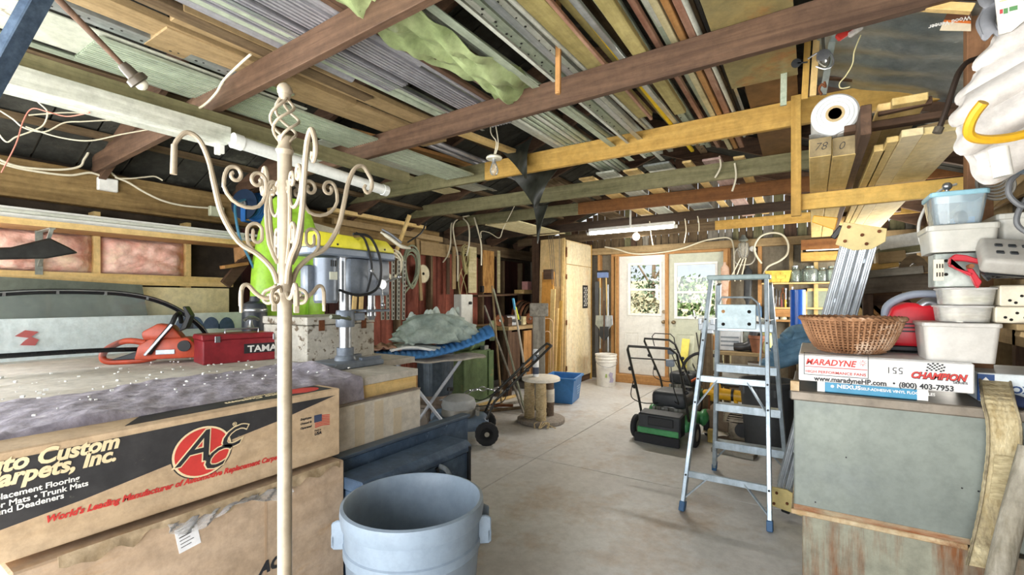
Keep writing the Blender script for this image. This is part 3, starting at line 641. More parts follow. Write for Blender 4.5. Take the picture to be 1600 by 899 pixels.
for k, (u, v0, v1) in enumerate([(1015, 360, 383), (1090, 345, 362), (1070, 366, 380), (1148, 262, 299), (1124, 250, 278)]):
    YC = [6.47, 6.47, 6.47, 4.46, 4.46][k]; v0 = [346, 338, 342, 255, 244][k]; cable(['thin cord hanging above the doors', 'thin cord hanging over the sage door', 'thin cord hanging close to the globe bulb', 'short white cord under the grey green beam', 'drop shaped cord under the grey green beam'][k], [P(u, v0, Y=YC), P(u+2, (v0+v1)/2, Y=YC), P(u+5-3*k, v1, Y=YC)], .005 if k < 3 else .008, name='cord')
# steel strut at the near roof edge
one('steel_strut', G().bar(P(-25, 150, t=1.25), P(80, -40, t=1.25), .05, .03), mat('blue_lit_steel', '#55687e', '#35465b', .5, .3, 30, (1, 1, 1), .1), 'blue lit steel strut at the nearest upper corner', 'strut', bevel=.003)  # blue of the light from outside is put into the steel's colour
# boards lying on the plate over the drill press
one('stored_board', G().bar(P(515, 328, X=-4.45), P(662, 356, X=-4.45), .09, .045, up=Z_), W_pale['Y'], 'pale long board lying on the wall plate above the drill press', 'board', bevel=.003)
one('stored_board', G().bar(P(520, 345, X=-4.5), P(690, 375, X=-4.5), .05, .07, up=Z_), W_mid['Y'], 'tan board on the wall plate below the pale one', 'board', bevel=.003)
# junction box and the trims on the shelf
c = P(168, 289, X=XL+.17)
t = thing('junction_box', 'white junction box on the wall plate between cables', 'box', c)
G().box(c, (.04, .125, .1)).make('body', M_white, t, world=True, bevel=.006); G().box(c+X_*.022, (.006, .115, .09)).make('lid', M_white, t, world=True, bevel=.003)
c = P(338, 331, X=XL+.19)
t = thing('wall_socket', 'pale socket box on the wall plate near the blue hose reel', 'socket', c)
G().box(c, (.05, .12, .09)).make('body', plain('pale_green_plastic', '#c9cdb0', .4), t, world=True, bevel=.006)
# ---------------------------------------------------------------- workbench along the left wall
M_card = mat('cardboard', '#c4ad90', '#b59c7d', .8, 0, 2.5, (1, 1, 6), .05, .3, .7, 5, 40, .2)
M_cardw = mat('pale_cardboard', '#d9d2c6', '#c9c0b0', .8, 0, 2.5, (1, 1, 6), .05)
M_ink = plain('black_print', '#2b2b2e', .6); M_tanink = plain('tan_print', '#e0cda6', .7); M_redink = plain('red_print', '#c23a35', .6); M_whitep = plain('white_print', '#ecebe6', .6)
M_blueink = plain('blue_print', '#2f4f86', .6)
BZ = 1.04
t = thing('workbench', 'big dusty workbench of pale boards along the insulated wall', 'workbench', (-3.2, .9, 0))
M_dusty = mat('dusty_board', '#c9c4bb', '#b0a99d', .85, 0, 3, (1, 1, 1), .15, c3='#d8d4cb', s3=5)
for k in range(6):
    x0 = -4.45+k*.4167; G().span((x0, -.45, BZ-.04), (x0+.4137, 2.06 if x0 < -3.55 else 2.42 if x0 < -2.5 else 2.02, BZ)).make('plank', M_dusty, t, world=True, bevel=.002)
G().span((-1.97, -.45, BZ-.2), (-1.95, 2.0, BZ-.04)).make('apron_board', W_pale['Y'], t, world=True)
G().span((-2.06, 1.95, BZ-.19), (-1.955, 2.02, BZ-.03)).make('end_block', W_orange['X'], t, world=True, bevel=.003)
for x in (-4.4, -2.0):
    for y in (-.35, 1.9):
        G().span((x-.04, y-.04, 0), (x+.04, y+.04, BZ-.04)).make('leg', W_old['Z'], t, world=True)
# quilted moving blanket over the front edge
def blanket(a, b):
    y = -.4+a*2.0; q = b*1.0
    wav = .004*sin(y*9+b*7)+.004*sin(61*y)*sin(40*b)+.003*sin(47*y+13*b)
    fold = .045*math.exp(-((y-1.62)/.10)**2)*max(0, 1-abs(b-.35)*2.2)+.03*math.exp(-((y-.55)/.14)**2)*b
    edge = .05*sin(y*4)+.03*sin(y*11)
    x = -2.62+edge*(1-b)+min(1, b/.86)*.685
    z = BZ+.008+abs(wav)+fold
    if b > .86: z -= (b-.86)*1.0; x += (b-.86)*.08
    return (x, y, z)
one('moving_blanket', G().sheet(blanket, 110, 46, .006), mat('purple_grey_blanket', '#a49ea8', '#837d88', .95, 0, 18, (1, 1, 1), .35, c3='#b9b4ba', s3=9, lo3=.6, hi3=.7), 'purple grey quilted moving blanket spread over the front of the workbench', 'blanket', smooth=True, ang=80)
g = G()
for k in range(150):
    c = Vector((rnd(-3.6, -2.1), rnd(-.1, 1.7), BZ+.006)); s_ = rnd(.003, .009)
    if c.x > -2.66: c.z += .03
    g.box(c, (s_*1.6, s_, s_*.8), R=rotm(rnd(0, 3), rnd(-.4, .4)))
o = g.make('foam_crumbs', plain('foam_white', '#f1f1ee', .9)); tag(o, 'white foam crumbs scattered over the dusty bench top', 'crumbs', None, 'stuff')
# wall shelf with trims
t = thing('wall_shelf', 'long brown wall shelf above the pink insulation', 'shelf', (-4.5, 1.0, 1.92))
SX = -4.27; SZ = 1.93
G().span((XL+.13, -.6, SZ), (SX, 2.42, SZ+.03)).make('board', wood('fibre_shelf', '#b98f62', '#a27a50', 'Y'), t, world=True)
G().span((SX, -.6, SZ-.005), (SX+.018, 2.42, SZ+.035)).make('front_edge', W_pale['Y'], t, world=True)
for y in (.98,):
    G().span((XL+.146, y-.02, 1.62), (XL+.152, y+.02, SZ)).make('bracket_upright', M_galv, t, world=True)
    G().bar((XL+.15, y, 1.68), (SX-.03, y, SZ-.004), .02, .012).bar((XL+.15, y, SZ-.008), (SX-.02, y, SZ-.008), .03, .008).make('bracket_arm', M_galv, t, world=True)
G().prism([(0, 0), (.3, 0), (.3, -.05), (.02, -.14)], (XL+.15, 2.33, SZ), X_, Z_, .03).make('end_bracket', wood('fibre_shelf', '#b98f62', '#a27a50', 'Y'), t, world=True)
for k, (x, w, z, h, y1) in enumerate([(SX-.03, .05, 0, .02, 2.3), (SX-.05, .05, .021, .02, 2.36), (SX-.04, .06, .042, .022, 2.25), (SX-.07, .06, .065, .02, 2.4), (SX-.14, .06, 0, .05, 2.2), (SX-.2, .05, 0, .07, 2.38)]):
    one('trim_strip', G().span((x-w, -.6, SZ+.031+z), (x, y1, SZ+.031+z+h)), M_white if k != 2 else C_white, ['white trim strip at the front bottom of the shelf pile', 'white trim strip second from the bottom of the shelf pile', 'duller white trim strip third up in the shelf pile', 'white trim strip on top of the front shelf pile', 'thicker white trim strip behind the front shelf pile', 'tallest white trim strip at the back of the wall shelf'][k], 'trim strip', 'white trim strips on the wall shelf', bevel=.002)
# black wedge bag behind bracket
c = P(30, 398, X=-4.42)
one('black_wedge', G().prism([(-.35, -.07), (.12, -.02), (.28, .03), (.22, .07), (.13, .12), (-.05, .04), (-.35, .0)], c+X_*.02, Y_, Z_, .06), mat('black_leather', '#2f302f', '#1a1a1a', .45, 0, 9, (1, 1, 1), .2), 'black folded vinyl wedge stuck behind the shelf bracket', 'vinyl flap', bevel=.01)
# panels leaning behind the bench
one('cream_panel', G().span((XL+.15, .14, BZ), (XL+.17, 2.25, 1.545)), mat('cream_board', '#e8d9b0', '#d9c797', .6, 0, 2), 'cream board standing behind the bench below the insulation', 'board')
a = P(-30, 500, X=-4.5); b = P(235, 437, X=-4.5)
g = G().prism([(P(-40, 0, X=-4.5).y, BZ), (P(240, 0, X=-4.5).y, BZ), (P(222, 0, X=-4.5).y, 1.56), (P(-40, 0, X=-4.5).y, 1.60)], (-4.52, 0, 0), Y_, Z_, .02)
one('slate_panel', g, mat('slate_green_board', '#6c7268', '#50564d', .5, 0, 3, (1, 1, 1), .05), 'dark slate green panel leaning behind the curved car window', 'panel')
t = thing('foam_sheet', 'white insulating foam sheet with red marks behind the car window', 'foam sheet', (-4.38, .6, BZ))
fy = P(285, 0, X=-4.4).y
G().span((-4.42, -.5, BZ), (-4.38, fy, 1.318)).make('sheet', mat('blue_white_foam', '#eceff0', '#dde4e6', .75, 0, 25, (1, 1, 1), .25), t, world=True)
c = P(43, 532, X=-4.37)
G().prism([(x*.6, y*.75) for x, y in [(-.10, .04), (-.02, .09), (.09, .07), (.03, .03), (.09, 0), (.06, -.05), (-.06, -.04), (-.02, .0), (.01, .02)]], c, Y_, Z_, .001).make('red_mark', M_redink, t, world=True)
t = thing('sticker_strip', 'white strip with blue round stickers leaning behind the chainsaw', 'strip', (-4.38, 1.6, BZ))
y0 = P(283, 0, X=-4.33).y; y1 = P(382, 0, X=-4.33).y
G().span((-4.36, y0, BZ), (-4.335, y1, 1.33)).make('board', plain('white_laminate', '#dfe3e3', .4), t, world=True)
for k, u in enumerate((288, 305, 330, 354)):
    c = P(u, 510, X=-4.334); G().prism([(.068*cos(a*pi/10), .10*sin(a*pi/10)) for a in range(11)], c-Z_*.02, Y_, Z_, .001).make('blue_sticker', mat('slate_blue_print', '#5a6a90', '#46567c', .5, 0, 4), t, world=True)
# curved car window with black rim
t = thing('car_window', 'curved clear car window with a black rim standing on the bench', 'car window', (-3.75, .7, BZ))
XG = -3.62
rim = [P(u, v, X=XG) for u, v in [(-60, 462), (0, 459), (60, 456), (130, 456), (190, 459), (235, 467), (270, 480), (297, 497), (315, 513), (324, 527), (326, 542)]]
G().tube(rim, .016, 10, sm=5).make('rim', plain('gloss_black_trim', '#1b1d20', .2), t, world=True, smooth=True)
G().tube([p+X_*.014+Z_*.006 for p in rim], .004, 6, sm=5).make('chrome_bead', M_steel, t, world=True, smooth=True)
low = [P(u, v, X=XG) for u, v in [(-60, 560), (0, 557), (80, 552), (150, 548), (220, 546)]]
G().tube(low, .014, 8, sm=3).make('lower_rim', plain('gloss_black_trim', '#1b1d20', .2), t, world=True, smooth=True)
ylo = low[0].y; poly = [(p.y, p.z) for p in smooth_path(rim, 3)]+[(rim[-1].y, BZ+.06), (low[0].y, BZ+.06)]
G().prism(poly, (XG-.003, 0, 0), Y_, Z_, .005).make('pane', clear('window_tint', (.93, .96, .96), .2, .03, .06, (.75, .85, .88)), t, world=True)
for u, v in ((6, 460), (90, 457), (165, 459), (230, 466), (290, 491)):
    c = P(u, v, X=XG+.012); G().box(c, (.012, .012, .02)).make('clip', M_steel, t, world=True)
# chainsaw
c0 = P(235, 567, Z=BZ); 
t = thing('chainsaw', 'orange chainsaw with black handles on the bench beside the red case', 'chainsaw', (c0.x, c0.y, BZ), radians(58))
M_saw = mat('orange_saw_plastic', '#c9573c', '#b04a32', .4, 0, 4, (1, 1, 1), .02); M_dgrey = plain('dark_grey_plastic', '#33363a', .45)
# local x runs along the saw (rear handle at -x), y across
G().prism([(-.06, .03), (.26, .03), (.27, .10), (.22, .16), (.02, .16), (-.04, .12)], (0, .06, 0), X_, Z_, .17).make('body', M_saw, t, bevel=.012, seg=2, smooth=True)
G().prism([(-.02, .15), (.19, .15), (.13, .24), (.05, .25), (-.03, .20)], (0, .05, 0), X_, Z_, .14).make('top_cover', M_saw, t, bevel=.015, seg=2, smooth=True)
G().tube([(-.02, -.02, .13), (-.12, -.02, .145), (-.21, -.02, .10), (-.235, -.02, .05), (-.20, -.02, .02), (-.05, -.02, .02), (.03, -.02, .035)], .019, 10, sm=5).make('rear_handle', M_saw, t, smooth=True)
G().prism([(-.2, .03), (-.06, .03), (-.02, .09), (-.07, .075)], (0, .005, 0), X_, Z_, .05).make('hand_guard', M_dgrey, t, bevel=.004)
G().tube([(.02, -.12, .07), (.06, -.125, .14), (.13, -.125, .24), (.15, -.09, .30), (.15, .03, .31), (.15, .08, .25)], .014, 10, sm=5).make('front_handle', M_black, t, smooth=True)
G().bar((.0, -.128, .06), (.14, -.128, .25), .016, .03, up=(0, 1, 0)).make('handle_brace', M_alu, t, bevel=.003)
G().prism([(.17, .20), (.21, .22), (.235, .30), (.205, .36), (.19, .36), (.205, .29)], (0, .03, 0), X_, Z_, .14).make('chain_brake', M_black, t, bevel=.004)
G().box((.10, -.113, .075), (.10, .004, .03)).make('name_plate', M_alu, t, bevel=.004)
G().cyl((.20, -.11, .11), (.20, -.13, .11), .035, n=16).make('starter_cap', M_black, t, smooth=True)
G().box((.285, 0, .09), (.04, .12, .09)).make('muffler', M_dgrey, t, bevel=.006)
G().prism([(.28, .04), (.40, .045), (.44, .065), (.43, .09), (.40, .11), (.28, .11)], (0, .02, 0), X_, Z_, .006).make('guide_bar', M_steel, t)
# red tool case
t = thing('red_case', 'red metal tool case with a name sticker beside the chainsaw', 'tool case', P(378, 563, Z=BZ), radians(90-11))
G().box((0, 0, .075), (.50, .22, .15)).make('body', mat('red_enamel', '#9c3038', '#84252d', .35, 0, 3, (1, 1, 1), .02), t, bevel=.008, seg=2)
G().prism([(-.115, .151), (.115, .151), (.10, .185), (-.10, .185)], (-.255, 0, 0), Y_, Z_, .51).make('lid', mat('red_enamel', '#9c3038', '#84252d', .35, 0, 3), t, bevel=.006)
G().box((.09, -.1115, .085), (.22, .003, .062)).make('sticker', M_ink, t)
text('TAMA', .06, M_whitep, t, (0, -.1135, .062), (1, 0, 0), (0, 0, 1), 0, .0015, 1.1, world=False)
G().tube([(-.10, 0, .185), (-.10, 0, .21), (.10, 0, .21), (.10, 0, .185)], .006, 8).make('handle', M_steel, t, smooth=True)
for x in (-.17, .17): G().box((x, -.114, .155), (.03, .006, .04)).make('latch', M_steel, t, bevel=.002)
# chrome lever and black canister behind the case
c = P(398, 515, X=-3.9)
t = thing('black_canister', 'black canister standing behind the red case near the green kayak', 'canister', (c.x, c.y, BZ))
G().lathe([(.09, 0), (.095, .01), (.095, .33), (.08, .37), (.04, .39), (.035, .43), (.0001, .43)], n=24).make('body', plain('slate_black', '#3a3f47', .4), t, smooth=True)
G().lathe([(.097, .30), (.1, .305), (.1, .325), (.097, .33)], n=24).make('band', M_steel, t, smooth=True)
c = P(392, 518, X=-3.5)
t = thing('chrome_lever', 'chrome tap lever standing up behind the red case', 'tap', (c.x, c.y, BZ))
G().lathe([(.035, 0), (.035, .015), (.018, .03), (.016, .17), (.024, .2), (.014, .22), (.012, .25)], n=16).make('stem', M_steel, t, smooth=True)
G().tube([(0, -.05, .25), (0, -.02, .27), (0, .03, .265), (0, .06, .25)], .012, 8, sm=3).make('lever', M_steel, t, smooth=True)
# ---------------------------------------------------------------- cardboard boxes in front of the bench
XB = -1.78; zb0, zb1 = .755, 1.05
pr = P(531, 640, X=XB); yR = pr.y
t = thing('long_carton', 'long printed carpet carton with a black stripe and red round logo', 'carton', (-1.86, .6, zb0))
YL = -.30
G().span((-1.935, YL, zb0), (XB, yR, zb1)).make('box', M_card, t, world=True, bevel=.004)
F = lambda u, v: (P(u, v, X=XB).y, P(u, v, X=XB).z)
fx = XB+.0006
y0 = F(-60, 0)[0]
stripe = [(YL+.01, zb1-.028), (F(300, 0)[0], zb1-.022), (F(524, 0)[0], zb1-.028), (F(430, 0)[0], F(430, 660)[1]), (F(275, 0)[0], F(275, 722)[1]), (F(130, 0)[0], F(130, 781)[1]), (F(0, 0)[0], F(0, 829)[1]), (YL+.01, F(0, 829)[1]-.02)]
G().prism(stripe, (fx-.0008, 0, 0), Y_, Z_, .001).make('black_stripe', mat('worn_black_print', '#3a393a', '#2c2c2e', .65, 0, 9, c3='#6b665c', s3=14, lo3=.64, hi3=.72), t, world=True)
yc, zc = F(317, 706)
def disc(r, m, d, nm): G().prism([(r*cos(a*pi/20), r*.92*sin(a*pi/20)) for a in range(40)], (fx+d, yc, zc), Y_, Z_, .0004).make(nm, m, t, world=True)
disc(.098, M_ink, .0002, 'logo_rim'); disc(.094, M_tanink, .0006, 'logo_ring'); disc(.087, M_redink, .001, 'logo_disc')
def ptext(s, size, m, u, v, al='LEFT', shear=.25, bold=.0, sx=1., d=.0016, **k):
    yy, zz = F(u, v); return text(s, size, m, t, (XB+d, yy, zz), Y_, Z_, shear, bold, sx, al, **k)
text('A', .15, M_tanink, t, (XB+.0022, yc-.085, zc-.03), Y_, Z_, .5, .005, 1.0); text('A', .15, M_ink, t, (XB+.0028, yc-.085, zc-.03), Y_, Z_, .5, .001, 1.0)
for dy, dz in ((-.012, -.065), (.045, -.005)):
    text('C', .10, M_tanink, t, (XB+.0022, yc+dy, zc+dz), Y_, Z_, .5, .005, 1.1); text('C', .10, M_ink, t, (XB+.003, yc+dy, zc+dz), Y_, Z_, .5, .001, 1.1)
text('\u00ae', .02, M_tanink, t, (XB+.002, yc+.098, zc+.065), Y_, Z_)
ptext('Auto Custom', .058, M_tanink, 185, 699, 'RIGHT', .25, .0022, .96)
ptext('Carpets, Inc.', .058, M_tanink, 181, 719, 'RIGHT', .25, .0022, .96)
ptext('Replacement Flooring', .0215, M_whitep, 124, 750.5, 'RIGHT', 0, .0004, 1.0)
ptext('Floor Mats \u2022 Trunk Mats', .0215, M_whitep, 138, 758.5, 'RIGHT', 0, .0004, 1.0)
ptext('Sound Deadeners', .0215, M_whitep, 100, 778, 'RIGHT', 0, .0004, 1.0)
a, b = F(70, 818), F(440, 716)
w_ = text("World's Leading Manufacturer of Automotive Replacement Carpets", .026, M_redink, None, (0, 0, 0), X_, Y_, .3, .001, world=False)
wid = max(v.co.x for v in w_.data.vertices); bpy.data.objects.remove(w_)
text("World's Leading Manufacturer of Automotive Replacement Carpets", .026, M_redink, t, (XB+.001, a[0], a[1]), (0, b[0]-a[0], b[1]-a[1]), Z_, .3, .001, sqrt((b[0]-a[0])**2+(b[1]-a[1])**2)/wid)
# flag block
fy0, fz0 = F(492, 669); fy1, fz1 = F(515, 645); fw, fh = fy1-fy0, fz1-fz0
for k in range(7):
    zz = fz0+fh*.95*k/7; G().prism([(fy0, zz), (fy0+fw*.5, zz+.003), (fy1, zz-.002), (fy1, zz+fh*.072-.002), (fy0+fw*.5, zz+fh*.075+.003), (fy0, zz+fh*.075)], (XB+.0004, 0, 0), Y_, Z_, .0005).make('flag_stripe', M_redink, t, world=True)
G().span((XB+.0008, fy0-.004, fz0+fh*.45), (XB+.0014, fy0+fw*.45, fz0+fh*1.05)).make('flag_field', plain('flag_blue', '#3b4660', .6), t, world=True)
for k, s_ in enumerate(('Employee', 'Owned &', 'Operated')): ptext(s_, .013, M_ink, 469, 658+k*7, 'LEFT', .2, .0002, d=.001)
ptext('Made in', .010, M_ink, 491, 675, 'LEFT', .2, d=.001); ptext('USA', .018, M_ink, 491, 681, 'LEFT', .2, .0006, d=.001)
# print on the top of the carton
Tp = lambda u, v: tuple(P(u, v, Z=zb1+.0005))
tp = [(90, 643), (180, 628), (300, 611), (372, 601), (470, 606), (460, 613), (385, 622), (300, 634), (200, 645), (97, 655)]
vs = [Vector(Tp(u, v)) for u, v in tp]; vs = [Vector((max(-1.93, min(XB-.006, p.x)), p.y, p.z)) for p in vs]
G().prism([(-1.93, .66), (-1.815, .58), (-1.825, 1.0), (-1.80, 1.14), (-1.80, 1.32), (-1.93, 1.32)], (0, 0, zb1+.0002), X_, Y_, .0006).make('top_stripe', M_ink, t, world=True)
text('Auto Custom', .042, M_tanink, t, (-1.895, 1.16, zb1+.001), -Y_, X_, .2, .0015, 1.05)
text("World's Leading Manufacturer", .015, M_tanink, t, (-1.918, 1.18, zb1+.001), -Y_, X_, .2, .0003, 1.0)
G().prism([(-1.87+.055*cos(k*pi/12), 1.22+.075*sin(k*pi/12)) for k in range(24)], (0, 0, zb1+.0008), X_, Y_, .0005).make('top_logo', M_redink, t, world=True)
# lower carton
XC = -1.75; yl = P(16, 880, X=XC).y; yr = P(538, 760, X=XC).y; zl = .735
t = thing('lower_carton', 'big worn cardboard carton under the long printed one', 'carton', ((XC-2.6)/2, (yl+yr)/2, 0))
G().span((XC-.6, yl, 0), (XC, yr, zl)).make('box', mat('cardboard_worn', '#c2ab93', '#b29a80', .8, 0, 2, (1, 1, 5), .05, c3='#b08f68', s3=1.5), t, world=True, bevel=.006)
def flapfn(a, b):
    y = yl+.09+a*(yr-yl-.12); return (XC+.003+b*.012*(.6+.5*sin(a*17)), y, zl+.006-b*(.03+.012*sin(a*13+2*sin(a*31)))+.006*sin(a*61)*b)
G().sheet(flapfn, 60, 5, .003).make('torn_flap', mat('crushed_cardboard', '#bda98c', '#8f7b5e', .8, 0, 14, (1, 1, 1), .3), t, world=True, smooth=True)
def film(a, b):
    y = yl+.35+a*.42; return (XC+.006+.02*b+.008*sin(a*40+b*5), y, zl-.012-b*(.025+.02*sin(a*9)))
G().sheet(film, 40, 5, .0015).make('plastic_film', clear('packing_film', (.9, .9, .9), .3, .1, .25, (.9, .9, .9)), t, world=True, smooth=True)
Fc = lambda u, v: Vector((XC+.001, P(u, v, X=XC).y, P(u, v, X=XC).z))
q = [Fc(272, 830), Fc(306, 812), Fc(314, 848), Fc(280, 866)]
G().prism([(p.y, p.z) for p in q], (XC, 0, 0), Y_, Z_, .001).make('label', plain('paper_label', '#e9eaec', .5), t, world=True)
ex = (q[3]-q[0]); ey = (q[1]-q[0])
for k, (f_, s_, sz) in enumerate([(.12, '4012 881 WH', .007), (.3, '11  11 004', .012), (.55, 'SHIP TO  0040', .006), (.72, '8820 119', .006)]):
    pass
for k in range(6):
    o_ = q[0]+ex*(.1+.14*k)+ey*.12; G().bar(o_+X_*.0012, o_+ey*rnd(.45, .75)+X_*.0012, .0006, .0035 if k != 2 else .008, up=X_).make('print_line', M_ink, t, world=True)
text('AC', .06, M_ink, t, Fc(404, 900)+X_*.001, Y_, Z_, .3, .003)
G().span((XC+.0005, yr-.36, .30), (XC+.0009, yr-.35, zl-.02)).make('seam', plain('seam_brown', '#b3977a', .8), t, world=True)
# taped box behind
XT = -1.9; yt = P(657, 640, X=XT).y; zt1 = .93
t = thing('taped_box', 'pale cardboard box with strips of packing tape beyond the carton end', 'carton', (XT-.2, 1.7, .5))
G().span((XT-.03, 1.36, .42), (XT, yt, zt1)).span((XT-.05, 1.36, .42), (XT-.03, yt, zt1-.005)).make('box', M_cardw, t, world=True, bevel=.003)
for u in (562, 592, 621):
    yy = P(u, 660, X=XT).y; G().span((XT, yy-.03, .5), (XT+.001, yy+.03, zt1-.012-.06*(u % 2))).make('tape', plain('beige_tape', '#cfc0a6', .35), t, world=True)
G().add([(XT-.05, 1.37, zt1), (XT+.002, 1.37, zt1+.003), (XT+.0, yt, zt1+.002), (XT-.05, yt, zt1), (XT-.05, 1.37, zt1+.006), (XT+.002, 1.37, zt1+.009), (XT, yt, zt1+.008), (XT-.05, yt, zt1+.006)], [(0, 1, 2, 3), (7, 6, 5, 4), (0, 4, 5, 1), (1, 5, 6, 2), (2, 6, 7, 3), (3, 7, 4, 0)]).make('top_flap', mat('dusty_card', '#9a8e84', '#7d7168', .9, 0, 9, (1, 1, 1), .2), t, world=True)
G().span((XT-.048, 1.4, 0), (XT-.01, yt-.03, .42)).make('lower_part', M_cardw, t, world=True)
# ---------------------------------------------------------------- navy chest and lid
t = thing('navy_chest', 'dusty navy blue truck chest lying behind the round grey bin', 'chest', (-1.72, 1.8, 0))
M_navy = mat('dusty_navy', '#52677f', '#3d5068', .5, .1, 12, (1, 1, 1), .1, c3='#7d8fa6', s3=30, lo3=.6, hi3=.75)
XN = -1.62; y0 = 1.36; y1 = P(731, 0, X=XN).y
G().span((XN-.19, y0, 0), (XN, y1, .60)).make('body', M_navy, t, world=True, bevel=.01)
G().prism([(XN-.19, .60), (XN+.012, .60), (XN+.012, .63), (XN-.02, .655), (XN-.19, .655)], (0, y0-.01, 0), X_, Z_, -(y1-y0+.03)).make('lid', M_navy, t, world=True, bevel=.004)
G().span((XN-.002, y1-.01, .03), (XN+.016, y1+.012, .63)).make('end_frame', plain('black_trim', '#1e2126', .4), t, world=True, bevel=.004)
yy = P(683, 0, X=XN).y
G().tube([(XN+.004, yy-.01, .585), (XN+.008, yy+.0, .55), (XN+.012, yy+.0, .42), (XN+.008, yy+.002, .30)], .008, 8, sm=4).make('black_strap', M_black, t, world=True, smooth=True)
G().tube([(XN+.005, yy+.01, .59), (XN+.02, yy+.05, .56), (XN+.02, yy+.085, .50), (XN+.008, yy+.1, .43)], .006, 8, sm=4, flat=2).make('clear_strap', clear('strap_plastic', (.8, .86, .92), .2, .1, .35, (.7, .8, .9)), t, world=True, smooth=True)
XL2 = XN-.27; 
t = thing('propped_lid', 'long navy chest lid standing between the chest and the taped box', 'tailgate', (XL2, 1.7, 0))  # long lid of the navy chest, propped up behind it
y2 = P(722, 0, X=XL2).y
G().prism([(1.38, 0), (y2, 0), (y2, .70), (1.38, .70)], (XL2, 0, 0), Y_, Z_, .05).make('board', M_navy, t, world=True, bevel=.006)
G().span((XL2-.01, 1.38, .70), (XL2+.06, y2+.01, .718)).make('top_rail', plain('grey_rail', '#5d6b7c', .4, .3), t, world=True, bevel=.004)
# ---------------------------------------------------------------- round bin
c = P(651, 775, Z=.66); 
t = thing('round_bin', 'round blue grey plastic bin in front of the navy chest', 'bin', (-1.315, 1.335, 0))
M_bin = mat('blue_grey_plastic', '#8c9bab', '#8090a0', .45, 0, 3, (1, 1, 1), .03, grime=.1)
R0, H = .268, .67
G().lathe([(.205, .0), (.212, .02), (.218, .03), (.255, .49), (.262, .495), (.262, .525), (.256, .53), (.258, .60), (R0, .605), (R0+.006, .64), (R0+.004, .668), (R0-.008, .672), (R0-.016, .66), (R0-.02, .6), (R0-.024, .50), (R0-.058, .05), (R0-.062, .03), (.0001, .03)], n=64).make('body', M_bin, t, smooth=True, ang=50)
for a in (radians(215), radians(40)):
    R = rotm(a); g = G()
    g.prism([(0, 0), (.045, .0), (.05, .02), (.05, .10), (.03, .11), (.0, .11)], (0, .055, 0), X_, Z_, .012).prism([(0, 0), (.045, .0), (.05, .02), (.05, .10), (.03, .11), (.0, .11)], (0, -.043, 0), X_, Z_, .012).box((.043, 0, .03), (.016, .11, .05))
    g.v = [R @ (v+Vector((.250, 0, .500))) for v in g.v]; g.make('handle', M_bin, t, bevel=.004)
t2 = thing('bin_scraps', 'few dark scraps of wire lying inside the round bin', 'scraps', (-1.315+.10, 1.335+.02, .032))
G().tube([(.03, -.04, .02), (.07, 0, .05), (.05, .06, .03), (0, .05, .02), (.02, .0, .06), (.08, .03, .04)], .007, 6, sm=4).make('wire_scrap', M_black, t2, smooth=True)
G().box((.02, -.02, .008), (.09, .05, .016), rz=.6).make('wood_scrap', W_brown['X'], t2)
# ---------------------------------------------------------------- coat rack
t = thing('coat_rack', 'tall cream metal coat rack with scrolled hooks in front of the bench', 'coat rack', (-.825, .504, 0))
M_rack = mat('cream_enamel', '#ab9f8c', '#998d79', .35, 0, 6, (1, 1, 1), .03, c3='#a08a70', s3=40, lo3=.72, hi3=.78)
G().cyl((0, 0, .02), (0, 0, 1.72), .0125, n=20).make('pole', M_rack, t, smooth=True)
G().lathe([(.19, 0), (.19, .012), (.15, .03), (.03, .05), (.02, .07), (.0125, .08)], n=32).make('base', M_rack, t, smooth=True)
G().lathe([(.012, 0), (.016, .01), (.011, .02), (.0125, .035)], (0, 0, 1.715), n=16).make('collar', M_rack, t, smooth=True)
G().ball((0, 0, 1.837), .0135, 16).cyl((0, 0, 1.818), (0, 0, 1.828), .008, .011, n=12).make('finial', M_rack, t, smooth=True)
for k in range(4):
    g = G(); a0 = k*pi/2
    pts = [(.0125*cos(a0+s*1.5*pi)*(.45+1.5*sin(pi*s)), .0125*sin(a0+s*1.5*pi)*(.45+1.5*sin(pi*s)), 1.735+.088*s) for s in [i/14 for i in range(15)]]
    g.tube(pts, .0028, 7).make('twist_bar', M_rack, t, smooth=True)
def spiral(c, r0, turns, a0, dirn=1, n=18, k=.72):
    return [(c[0]+r0*(1-k*i/n)*cos(a0+dirn*turns*2*pi*i/n), c[1]+r0*(1-k*i/n)*sin(a0+dirn*turns*2*pi*i/n)) for i in range(n+1)]
PH = math.atan2(.127, .11)
right = Vector((cos(YAW), sin(YAW), 0)); fwd = Vector((-sin(YAW), cos(YAW), 0))
axis0 = (right*.127+fwd*.11).normalized()
base_a = math.atan2(axis0.y, axis0.x)
